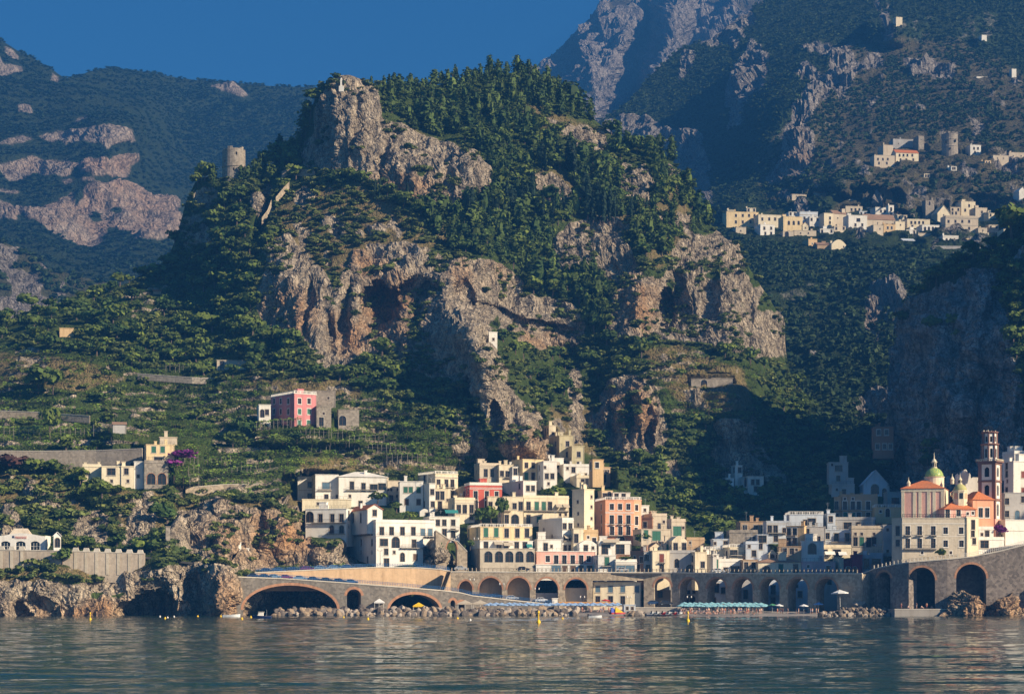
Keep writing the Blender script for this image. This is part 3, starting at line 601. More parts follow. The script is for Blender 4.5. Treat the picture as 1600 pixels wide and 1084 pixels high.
# far right white block
H('f', 'house', 'tall white block behind the bell tower, grey flank toward sea', 'house', 1003, 1150, 350, 800, 'W', 20, 14, 'wr450:1078;wr575:1078;w650:1090', 'w375:950;w445:950;w572:950;w655:950;w752:950;s500:955', xs=930, Y=640, clutter=2)
H('f', 'house', 'roof storey on top of the tall white block', 'house', 1010, 1130, 288, 360, 'W', 14, 8, 'w320:1060', Y=648, roof='par')
H('f', 'house', 'grey lower front of the tall white block with blue arched door', 'house', 932, 1130, 592, 800, 'G', 6, 6, 'w655:952;w752:948;al760:1032;w640:1078', Y=634, clutter=0)
H('f', 'house', 'small white terrace house beside purple bush under bell tower', 'house', 732, 850, 872, 960, 'W', 10, 7, 's910:760;w905:800', Y=617, roof='par', sink=6)
H('f', 'house', 'white rounded forecourt block right of the purple bush', 'house', 940, 1110, 800, 985, 'W', 14, 9, '', Y=622, clutter=0, sink=5)
H('f', 'house', 'white terrace block under the small white terrace house', 'house', 690, 930, 952, 1045, 'W', 12, 7, 'b978:780;w990:720', Y=613, roof='par', clutter=0, sink=5)
# houses seen through the viaduct arches
for i, (x0, x1, yt, w_, lab) in enumerate(((1028, 1046, 896, 'w915:1036;w928:1032', 'dim house seen through the first right hand viaduct arch'), (1066, 1092, 914, 'b922:1072;s924:1084;A938:1080', 'white house with wide window seen through the viaduct arch by the beach road'), (1108, 1134, 908, 't918:1120;w922:1130;s925:1112;w938:1115', 'pale house with three openings seen through the third viaduct arch'), (1152, 1176, 902, 't928:1165;A942:1167', 'pale house above a vault seen through the fourth viaduct arch'), (1194, 1222, 905, 't921:1208;w938:1208;s922:1198', 'pale house with balcony seen through the fifth viaduct arch'), (1240, 1262, 900, 'w928:1250;s915:1245', 'dark house seen through the sixth viaduct arch'), (1285, 1308, 898, 'w908:1296;w915:1303', 'house with white shutters seen through the seventh viaduct arch'))):
    H('p', 'house', lab, 'house', x0 - 8, x1 + 8, yt, 950, 'U' if i % 3 else 'G', 0, 5, w_, Y=[655, 652, 648, 645, 641, 637, 633][i], clutter=0, roof='none', bal='930:1196-1220' if i == 4 else '')
# left hillside
H('h', 'house', 'yellow house with green shutters on the left hillside', 'house', 826, 986, 54, 160, 'Y', 14, 8, 'wg80:868,918;b141:893', Y=652, clutter=2, rise=1)
H('h', 'arched_terrace', 'stone terrace with two brick arches beneath the yellow house', 'terrace', 815, 950, 156, 300, 'S', 12, 7, 'A245:853,914', Y=648, clutter=0, trim=M_brick, roof='par')
H('h', 'house', 'cream low house with wide arched window left of the arched terrace', 'house', 570, 684, 176, 292, 'C', 10, 8, 'b205:628;s258:630', Y=648, clutter=1)
H('h', 'house', 'small cream wing with single window at right of low house', 'house', 684, 756, 176, 292, 'C', 10, 7, 'w203:713;s258:722;a270:690', Y=648.6, clutter=1)
H('h', 'house', 'low cream wall house half hidden by trees on left hillside', 'house', 466, 570, 178, 250, 'C', 10, 6, 's215:500', Y=650, roof='par')
H('h', 'stair_house', 'white stepped stair block left of the arched terrace', 'stair', 757, 812, 150, 300, 'W', 10, 5, 's230:780', Y=650, clutter=0)
H('h', 'shed', 'grey flat shed above the yellow house', 'shed', 900, 1000, 12, 60, 'B', 10, 6, '', Y=664, clutter=1)
pv = H('k', 'villa', 'pink villa with white parapet among the terraces', 'villa', 1246, 1340, 636, 775, 'R', 34, 10, 'w668:1268,1308;wg712:1268,1308;wg760:1268,1306', 'w668:1160,1188,1220;w712:1160,1188,1220;w755:1188,1220', xs=1146, Y=728, trim=M_trim, roof='bal', roofcol='W', sink=4, clutter=1)
H('k', 'house', 'white small house left of the pink villa', 'house', 1096, 1146, 684, 760, 'W', 12, 7, 'w715:1130;a720:1110', Y=730)
H('k', 'ruin', 'roofless stone house right of the pink villa', 'ruin', 1340, 1402, 690, 775, 'S', 14, 8, 's720:1370;D755:1360', Y=730, roof='none', clutter=0, sink=5)
H('k', 'ruin', 'long stone barn with brown roof behind the pink villa', 'barn', 1322, 1420, 625, 700, 'S', 8, 8, 's655:1390', Y=742, roof='none', clutter=0)
H('k', 'shed', 'small stone hut with flat roof on upper left terraces', 'hut', 918, 1040, 496, 540, 'B', 8, 5, 'D515:940', Y=800, roof='none', clutter=0)
H('k', 'shed', 'tin roofed shed on the left terraces', 'shed', 478, 534, 765, 810, 'G', 12, 5, '', Y=690, roof='gs', rise=.8, tile=M_tile2, clutter=0)
H('k', 'shed', 'little ochre hut among trees, upper left slope', 'hut', 252, 312, 360, 400, 'O', 12, 5, '', Y=842, roof='none', clutter=0)
H('k', 'shed', 'tiny pink roofed hut on the left skyline', 'hut', 648, 682, 202, 228, 'N', 10, 5, '', Y=888, roof='gs', rise=.8, clutter=0)
H('k', 'ruin', 'overgrown ruin with arched opening right of the pink villa', 'ruin', 1432, 1520, 705, 775, 'S', 10, 5, 'A750:1450', Y=735, roof='none', clutter=0)
H('p', 'chapel', 'tiny white chapel on the rock spur above the town', 'chapel', 764, 777, 519, 544, 'W', 14, 4, 's530:771', Y=768, clutter=0, sink=4)
H('p', 'house', 'small stone vault hut among the terraces of right slope', 'hut', 1080, 1112, 592, 607, 'S', 4, 6, 'A600:1100', Y=808, roof='none', clutter=0)
H('p', 'house', 'low stone terrace building on the right slope', 'hut', 1112, 1145, 591, 607, 'S', 6, 6, '', Y=809, roof='none', clutter=0)
H('p', 'hut', 'white hut with window on the rock above the road tunnel', 'hut', 372, 389, 857, 871, 'W', 12, 3, 's863:383', Y=627, clutter=1)
# upper village
vil = 'houses of the upper village'
def V(lab, x0, x1, yt, yb, col, a=12, win='', Y=None, **kw):
    pb = 180 + yb / 3.265
    if Y is None: Y = 1340 + (372 - pb) * 3.2
    kw.setdefault('clutter', 1); kw.setdefault('name', 'house'); nm = kw.pop('name'); cat = kw.pop('cat', 'house')
    return H('g', nm, lab, cat, x0, x1, yt, yb, col, a, kw.pop('dep', 10), win, sc=1.25, group=vil, Y=Y, sink=8, **kw)
V('yellow three storey house at left end of the upper village', 82, 245, 492, 562, 'Y', 10, 'w512:130,165,197,225;w545:130,165,205')
V('cream house right of the yellow one, upper village', 245, 362, 507, 570, 'C', 12, 'w530:300,330;w530:265')
V('white cube with six windows at the village lower left edge', 255, 328, 557, 617, 'W', 18, 'w577:275,310;w603:280,310', xs=225)
V('beige low house under the yellow village house', 130, 182, 572, 614, 'B', 10, 's590:155')
V('ochre house with three arched windows in upper village', 372, 470, 517, 592, 'Y', 12, 'a550:400,425,450')
V('beige ruin with arches below the ochre village house', 370, 425, 592, 625, 'B', 8, 'A607:390')
V('beige row house right of the beige ruin', 428, 540, 588, 622, 'B', 8, 's602:460,500')
V('grey white house with balcony, left middle of upper village', 455, 548, 492, 555, 'U', 10, 'w525:480,505,535;w540:520')
V('tall cream house with narrow front in the village middle', 580, 626, 500, 578, 'C', 20, 'w525:610;w548:610', xs=556)
V('large beige house with sloping roof in the village middle', 626, 696, 500, 566, 'B', 22, 's525:650', xs=600, roof='gs', rise=2.5, tile=M_tile2)
V('beige house with three windows above the village middle', 690, 776, 464, 505, 'B', 10, 'w482:720,740,760')
V('white house left of brown tiled village roof', 705, 800, 510, 592, 'W', 12, 'b535:755;w560:740,775')
V('long house with brown tiled roof in the village centre', 790, 942, 530, 588, 'B', 10, 'w560:900,930', roof='gs', rise=4, tile=M_tile2)
V('pale house front under brown tiled village roof', 832, 882, 560, 622, 'B', 16, 's580:865')
V('ochre house front at right of pale house front', 884, 944, 556, 600, 'O', 12, 'w575:905,925')
V('white church with bell gable in the upper village', 842, 915, 470, 520, 'W', 12, 'w490:870,890')
V('slim white bell tower beside the white village church', 908, 936, 460, 535, 'W', 14, 'a480:922;a505:922', dep=4, name='bell_tower', cat='tower')
V('small cream house right of brown tiled village roof', 944, 992, 542, 585, 'C', 12, 's560:970')
V('stone gabled house standing alone above the village', 858, 930, 400, 440, 'B', 18, 'w410:880', roof='gf', rise=7, tile=MW['B'])
V('tiny yellow house on the slope above the village', 796, 820, 390, 404, 'Y', 10, '')
V('stone house with flat roof on the knoll left above village', 416, 490, 404, 432, 'B', 10, 's415:440,465')
V('small red roofed house on the knoll above the village', 540, 590, 396, 416, 'B', 10, 's405:565', roof='gs', rise=2)
V('cream terrace house with many windows right of village centre', 1004, 1120, 530, 576, 'C', 10, 'w548:1025,1045,1065,1085;w568:1030,1070')
V('white terrace house with arcade in the right of village', 1080, 1168, 560, 600, 'W', 10, 'a580:1095,1115,1135')
V('square stone bell tower with arched belfry, right in upper village', 1098, 1142, 434, 522, 'S', 14, 'a450:1118', dep=6, name='bell_tower', cat='tower')
V('gabled church front right of stone bell tower', 1158, 1224, 500, 532, 'C', 14, 's510:1190', roof='gf', rise=5.5, tile=MW['C'])
V('big plain stone palazzo at right of upper village', 1200, 1366, 518, 600, 'B', 8, 'w542:1215,1250,1285,1320;w578:1215,1250,1320;a585:1282', roof='par')
V('cream house behind the plain stone palazzo', 1280, 1352, 440, 510, 'C', 12, 'w462:1320;w485:1300,1340')
V('beige stepped house right above the stone palazzo', 1352, 1412, 472, 525, 'B', 12, 'w495:1385')
V('white house at upper right corner of the village', 1386, 1458, 434, 468, 'W', 10, 'w450:1410,1440')
V('white house with arched loggia below the stone palazzo', 1186, 1266, 614, 662, 'W', 10, 'a640:1205,1225,1245;w622:1210')
V('long grey terrace wall building below the village', 1148, 1412, 668, 705, 'G', 2, 's685:1200,1300', roof='none', clutter=0)
V('ochre house at the lower edge of upper village', 500, 545, 632, 680, 'O', 14, 's655:520')
V('low brown roofed house beside the lower ochre house', 545, 612, 660, 690, 'N', 8, '', roof='gs', rise=2, tile=M_tile2)
V('cream vaulted chapel at the lower edge of upper village', 618, 692, 658, 692, 'C', 14, 's672:680', roof='vault', rise=3, name='chapel', cat='chapel')
V('beige house at right lower edge of the village', 1060, 1125, 602, 645, 'B', 10, 's620:1080,1105')
V('white low house among trees right below village', 985, 1045, 640, 668, 'U', 8, 's655:1010', roof='gs', rise=2, tile=MW['U'])
V('cream house at far right edge of upper village', 1496, 1600, 582, 650, 'C', 10, 'w610:1530,1570')
V('small stone house by the right lower terrace', 1238, 1278, 702, 728, 'B', 10, '')
V('stone low house right of the plain stone palazzo', 1366, 1412, 575, 602, 'B', 10, 's588:1390')
V('small white gabled house at the village left middle', 470, 500, 560, 590, 'C', 10, 's575:485', roof='gf', rise=2, tile=M_tile2)
V('pale villa with balconies high on the right slope', 836, 940, 204, 258, 'B', 10, 'w225:855,880,905;w245:860,900', Y=1610)
V('stone keep like house above the pale villa', 882, 932, 152, 202, 'B', 14, '', Y=1640)
V('white house with red roof beside the pale villa', 946, 1062, 190, 240, 'C', 10, 'w205:965,985,1005,1030;w228:970,1000,1035', Y=1620, roof='gs', rise=3)
V('grey long building behind the red roofed white house', 932, 1066, 122, 165, 'G', 8, 's145:960,1000', Y=1680)
V('stone tower house right of the grey long building', 1062, 1090, 106, 175, 'S', 14, 's125:1075', Y=1670)
V('white square house right of the round tower, upper slope', 1326, 1380, 152, 202, 'W', 10, 'w170:1345,1365;w190:1350', Y=1640)
V('low house row right of the white square house', 1442, 1522, 205, 242, 'B', 10, 's220:1465,1495', Y=1600)
V('pale terrace houses at right edge of upper slope', 1524, 1640, 190, 225, 'B', 8, 's208:1545,1585', Y=1620)
V('little white gable by the right edge above village', 1575, 1612, 385, 402, 'W', 10, '', Y=1440, roof='gf', rise=2.5, tile=MW['W'])
H('p', 'house', 'isolated cream house highest on the right mountain', 'house', 1400, 1410, 27, 38, 'C', 12, 8, '', Y=2080, sc=1.5, clutter=0, sink=10)
H('p', 'house', 'isolated small white house at the upper right', 'house', 1534, 1542, 55, 62, 'W', 12, 8, '', Y=2060, sc=1.5, clutter=0, sink=10)
H('p', 'tower_house', 'tall narrow white house near the upper right edge', 'house', 1581, 1588, 108, 123, 'W', 12, 6, '', Y=1940, clutter=0, sink=10)
H('p', 'house', 'long low white house near the upper right', 'house', 1526, 1543, 120, 126, 'W', 8, 8, '', Y=1930, clutter=0, sink=10)
V('small cream house behind the yellow house at village left', 88, 120, 484, 500, 'C', 8, 'w496:98,110')
V('little white house with terrace left of tall cream house', 506, 556, 520, 560, 'W', 13, 'w532:516,546')
V('beige house squeezed under the sloping roofed house', 632, 690, 566, 604, 'B', 18, 'w578:642,680')
V('white house with balcony below the beige sloping roofed house', 560, 628, 580, 612, 'W', 8, 'w592:570,618')
V('pale cube house under the white house left of tiled roof', 742, 800, 588, 616, 'U', 13, 'w600:752,790')
V('ochre cottage right of slim bell tower', 938, 976, 500, 532, 'O', 18, 'w512:948,966')
V('cream house behind the slim bell tower', 955, 1004, 510, 545, 'C', 8, 'w522:965,994')
V('white cottage below the cream terrace house', 1000, 1050, 585, 612, 'W', 13, 'w597:1010,1040')
V('beige cottage between arcade house and palazzo', 1164, 1200, 560, 596, 'B', 18, 'w572:1174,1190')
V('cream cottage under the palazzo right corner', 1370, 1420, 600, 630, 'C', 8, 'w612:1380,1410')
V('beige cottage at the village far right terrace', 1420, 1470, 560, 590, 'B', 13, 'w572:1430,1460')
V('yellow cottage at the foot of the village right', 1290, 1340, 630, 660, 'Y', 18, 'w642:1300,1330')
V('small ochre house above white church', 800, 842, 470, 500, 'O', 8, 'w482:810,832')
V('pale house behind the white church', 760, 800, 490, 512, 'U', 13, 'w502:770,790')
V('white cottage high left of gabled stone house', 700, 740, 430, 452, 'W', 18, 'w442:710,730')
V('beige cottage above the palazzo', 1225, 1275, 470, 512, 'B', 8, 'w482:1235,1265')

def round_tower():
    Y = 1640; x, _, zb_ = PW(1110 + 1221 / 3.265, 180 + 200 / 3.265, Y); r_ = 12.4 / F * Y; h = 31 / F * Y; root = empty('round_tower', (x, Y, zb_), 'squat round pale stone tower high on the right slope', 'tower', vil)
    m = MB(); m.lathe([(r_ * 1.1, -14), (r_ * 1.02, h * .35), (r_ * 1.06, h * .36), (r_, h * .40), (r_, h * .7), (r_ * 1.05, h * .71), (r_, h * .74), (r_, h)], 0, 0, 20); m.build('wall', [MW['S']], root)
    for i in range(10):
        a = 2 * math.pi * i / 10; m = MB(); m.box(r_ * .9 * math.cos(a) - .9, r_ * .9 * math.sin(a) - .9, h - .2, r_ * .9 * math.cos(a) + .9, r_ * .9 * math.sin(a) + .9, h + 1.1); m.build('merlon', [MW['S']], root)
    for dx_, z_ in ((-4, h * .55), (3, h * .6), (-1, h * .2)): m = MB(); m.box(dx_ - .6, -r_ * 1.02, z_ - .9, dx_ + .6, -r_ * .8, z_ + .9); m.build('window_slit', [M_dark], root)
    CLEAR.append((1471, 1496, 208, 241, Y - r_, 2 * r_))
round_tower()
V('cream cottage on the slope between village and round tower', 1090, 1120, 300, 320, 'C', 8, 'w310:1099,1111', Y=1560)
V('white cottage on the slope below the round tower', 1228, 1256, 262, 282, 'W', 13, 'w272:1237,1247', Y=1560)
V('little ochre house on the terraces right of round tower', 1400, 1432, 232, 252, 'O', 18, 'w242:1409,1423', Y=1560)
V('small cream house behind the yellow three storey house', 186, 232, 474, 496, 'C', 8, 'w484:195,223')
V('white cottage peeping behind the ochre arched house', 400, 440, 494, 520, 'W', 13, 'w504:409,431')
V('cream cottage at the right end of upper village lane', 1420, 1462, 500, 530, 'C', 18, 'w510:1429,1453')
V('beige cottage right of the gabled church front', 1226, 1262, 490, 516, 'B', 8, 'w500:1235,1253')
# ------------------------------------------------------------------ terrain: real slopes, cliffs and terraces
def terrain_mat(name, rock_lo, rock_hi, orange, green_lo, green_hi, dry, sc=1.0, bumpd=1.2):
    m, nt, b = nodes(name); b.inputs['Specular IOR Level'].default_value = .08
    at = nt.nodes.new('ShaderNodeAttribute'); at.attribute_name = 'mask'
    sp = nt.nodes.new('ShaderNodeSeparateColor'); nt.links.new(at.outputs['Color'], sp.inputs[0])
    n1 = noise(nt, .035 / sc, 6, .68); n2 = noise(nt, .22 / sc, 6, .72); n3 = noise(nt, .9 / sc, 5, .75)
    stk = noise(nt, .28 / sc, 5, .65, None, (1, 1, .13), .4); hor = noise(nt, .12 / sc, 4, .6, None, (.3, .3, 1.6), .6)
    rock = mixc(nt, ramp(nt, n2, .32, .68), rock_lo, rock_hi)
    rock = mixc(nt, mth(nt, 'MULTIPLY', ramp(nt, hor, .55, .7), .35), rock, [x * .6 for x in rock_lo])
    rock = mixc(nt, mth(nt, 'MULTIPLY', sp.outputs[2], ramp(nt, n1, .36, .58)), rock, mixc(nt, ramp(nt, n3, .3, .7), [x * .6 for x in orange], orange))
    rock = mixc(nt, mth(nt, 'MULTIPLY', ramp(nt, stk, .53, .66), .75), rock, (.075, .068, .064))
    n4 = noise(nt, 1.5 / sc, 4, .7, None, (1, 1, .6), .8)
    crk = mth(nt, 'ABSOLUTE', mth(nt, 'SUBTRACT', noise(nt, .3 / sc, 5, .7, None, (1, 1, .45), .9), .5))
    rock = mixc(nt, mth(nt, 'MULTIPLY', ramp(nt, n4, .56, .66), .7), rock, [x * .42 for x in rock_lo])
    rock = mixc(nt, mth(nt, 'MULTIPLY', ramp(nt, crk, .03, .004), .8), rock, (.05, .045, .04))
    tc = nt.nodes.new('ShaderNodeTexCoord').outputs['Object']; wp = nt.nodes.new('ShaderNodeVectorMath'); wp.operation = 'MULTIPLY_ADD'
    nz = nt.nodes.new('ShaderNodeTexNoise'); nz.inputs['Scale'].default_value = .16 / sc; nz.inputs['Detail'].default_value = 4; nt.links.new(tc, nz.inputs['Vector'])
    nt.links.new(nz.outputs['Color'], wp.inputs[0]); wp.inputs[1].default_value = (9 * sc, 9 * sc, 9 * sc); nt.links.new(tc, wp.inputs[2])
    cell = []
    for s_, zz_ in ((.17, .42), (.5, .55)):
        mp = nt.nodes.new('ShaderNodeMapping'); mp.inputs['Scale'].default_value = (1, 1, zz_); nt.links.new(wp.outputs[0], mp.inputs[0])
        vo = nt.nodes.new('ShaderNodeTexVoronoi'); vo.feature = 'DISTANCE_TO_EDGE'; vo.inputs['Scale'].default_value = s_ / sc; nt.links.new(mp.outputs[0], vo.inputs['Vector']); cell.append(vo.outputs['Distance'])
    rock = mixc(nt, mth(nt, 'MULTIPLY', ramp(nt, cell[0], .035, .0), .75), rock, (.055, .048, .042)); rock = mixc(nt, mth(nt, 'MULTIPLY', ramp(nt, cell[1], .05, .0), .5), rock, [x * .45 for x in rock_lo])
    rock = mixc(nt, mth(nt, 'MULTIPLY', ramp(nt, n3, .57, .68), .6), rock, (.05, .06, .025))
    gr = mixc(nt, ramp(nt, n2, .3, .7), green_lo, green_hi)
    gr = mixc(nt, mth(nt, 'MULTIPLY', sp.outputs[1], ramp(nt, n3, .25, .6)), gr, dry)
    f = mth(nt, 'ADD', sp.outputs[0], mth(nt, 'MULTIPLY', mth(nt, 'SUBTRACT', n2, .5), .9))
    col = mixc(nt, ramp(nt, f, .38, .62), gr, rock)
    nt.links.new(col, b.inputs['Base Color'])
    hgt = mth(nt, 'ADD', mth(nt, 'ADD', n2, mth(nt, 'MULTIPLY', n3, .45)), mth(nt, 'MULTIPLY', stk, .7))
    hgt = mth(nt, 'ADD', hgt, mth(nt, 'ADD', mth(nt, 'MULTIPLY', mth(nt, 'MINIMUM', cell[0], .2), 2.2), mth(nt, 'MULTIPLY', mth(nt, 'MINIMUM', cell[1], .2), 1.2)))
    bump(nt, b, hgt, bumpd * sc * 1.7, 1.0)
    return m

def ell(px, py, cx, cy, rx, ry, rot=0, p=1.0):
    c, s = math.cos(R(rot)), math.sin(R(rot)); dx, dy = px - cx, py - cy
    q = ((dx * c + dy * s) / rx) ** 2 + ((-dx * s + dy * c) / ry) ** 2
    return np.clip(1 - q, 0, 1) ** p

class Sheet:
    def __init__(s, name, cols, top, bot, nrow, depth, mask, mat, rockA=3.0, vegA=.8, sc=1.0, seed=0, back=(60, 250), terr=None, wave=3.0, fit=None, jit=10, holes=-.56, strat=.4, mb=2):
        px = np.asarray(cols, float); nc = len(px)
        tp = np.interp(px, [a for a, _ in top], [b for _, b in top]); bp = np.interp(px, [a for a, _ in bot], [b for _, b in bot])
        tp = tp + wave * fbm(px, px * 0, px * 0, 22, 4, seed + 50)
        t = np.linspace(0, 1, nrow)[:, None]
        PY = tp[None] * (1 - t) + bp[None] * t; PX = np.repeat(px[None], nrow, 0)
        Y = depth(PX, PY)
        if fit: Y = settle(PX, PY, Y, *fit)
        nx = PX + jit * fbm(PX, PY, PX * 0, 40, 5, seed + 1); ny = PY + jit * fbm(PX, PY, PX * 0, 40, 5, seed + 2)
        rock, dry, orange = mask(nx, ny)
        rock = np.where(fbm(PX, PY, PX * 0, 30, 4, seed + 31) < holes, 0, rock)
        if terr is not None:
            tm, step = terr(nx, ny)
            z0 = CH + (HY - PY) / F * Y + 1.6 * fbm(PX, PY, Y, 160, 2, seed + 7)
            fr = (z0 / step) % 1.0
            Y = Y + tm * (0.5 - fr) * step * 1.3
            wall = (fr < .42 + .18 * fbm(PX, PY, PX * 0, 60, 2, seed + 9)) & (tm > .5)
            brk = fbm(PX, PY, PX * 0, 45, 3, seed + 12) > -.05
            rock = np.where(wall & brk, .85, rock)
            s.level = np.where(tm > .5, fr, -1)
        else: s.level = np.full(PX.shape, -1.)
        rock = np.where((dry > .5) & (rock < .5) & (fbm(PX, PY, PX * 0, 16, 3, seed + 41) > .30), .75, rock)
        rock = blur(rock.astype(float), mb); dry = blur(dry.astype(float), 2); orange = blur(orange.astype(float), 3)
        X = (PX - CX) / F * Y; Z = CH + (HY - PY) / F * Y
        P = np.stack([X, Y, Z], -1)
        du = np.gradient(P, axis=1); dv = np.gradient(P, axis=0); N = np.cross(du, dv); N = blur3(N, 4)
        N /= np.linalg.norm(N, axis=-1, keepdims=True) + 1e-9
        N = np.where((N[..., 1:2] > 0), -N, N)
        rk = blur(rock, 2)
        fis = fbm(X * 1.0, Y * .6, Z * .32, 14 * sc, 5, seed + 3, True)          # upright fissures and ribs
        blk = fbm(X, Y, Z, 7 * sc, 4, seed + 4, True); lg = fbm(X, Y, Z * .8, 38 * sc, 3, seed + 5)
        strata = fbm(X * .25, Y * .25, Z * 1.2 + .25 * X, 9 * sc, 3, seed + 6)
        fis2 = fbm(X, Y * .7, Z * .45, 5.5 * sc, 4, seed + 33, True)
        chip = fbm(X, Y, Z * .7, 9 * sc, 4, seed + 34); chip = np.floor(chip * 7) / 7 + .07
        led = fbm(X * .4, Y * .4, Z * 1.1 + .15 * X, 11 * sc, 4, seed + 35); led = np.floor(led * 5) / 5 + .1
        fis = fis - fis.mean(); blk = blk - blk.mean(); fis2 = fis2 - fis2.mean()
        d = rk * rockA * (1.5 * fis + .5 * blk + 1.0 * lg + strat * strata + .9 * fis2 + 1.6 * chip + 1.0 * led) + (1 - rk) * vegA * (fbm(X, Y, Z, 12 * sc, 3, seed + 8) + 1.2 * lg)
        edge = np.clip(np.arange(nrow) / 5., 0, 1)[:, None]
        d = d * (.25 + .75 * edge)
        P = P + N * d[..., None]
        s.P, s.N, s.PX, s.PY, s.rock, s.dry = P, N, PX, PY, rock, dry; s.wide = blur(rock, 16)
        top_row = P[0]; rows = [P]; msk = np.stack([rock, dry, orange], -1); mr = [msk]
        for k, (dy, dz) in enumerate(((.03, .01), (.25, .25), (1, 1))):
            q = top_row.copy(); q[:, 1] += dy * back[1] + 2; q[:, 0] += (q[:, 0] / q[:, 1]) * dy * back[1]; q[:, 2] -= dz * back[0]
            rows.insert(0, q[None]); mr.insert(0, msk[:1] * .3)
        V = np.concatenate(rows, 0); M = np.concatenate(mr, 0); nr = len(V)
        i = np.arange(nr * nc).reshape(nr, nc)
        Q = np.stack([i[:-1, :-1], i[1:, :-1], i[1:, 1:], i[:-1, 1:]], -1).reshape(-1, 4)
        me = big_mesh(name, V.reshape(-1, 3), Q, [mat], True, {'mask': M.reshape(-1, 3)})
        rq = M.reshape(-1, 3)[Q[:, 0], 0] > .5
        me.polygons.foreach_set('use_smooth', ~rq)
        s.ob = link(bpy.data.objects.new(name, me)); tag(s.ob, kind='structure')
    def at(s, px, py):
        """terrain point seen at photo pixel: nearest grid vertex (before displacement grid)"""
        c = int(np.clip(np.searchsorted(s.PX[0], px), 0, s.PX.shape[1] - 1))
        r = int(np.argmin(np.abs(s.PY[:, c] - py))); return s.P[r, c]
def blur3(a, n):
    return np.stack([blur(a[..., k], n) for k in range(3)], -1)

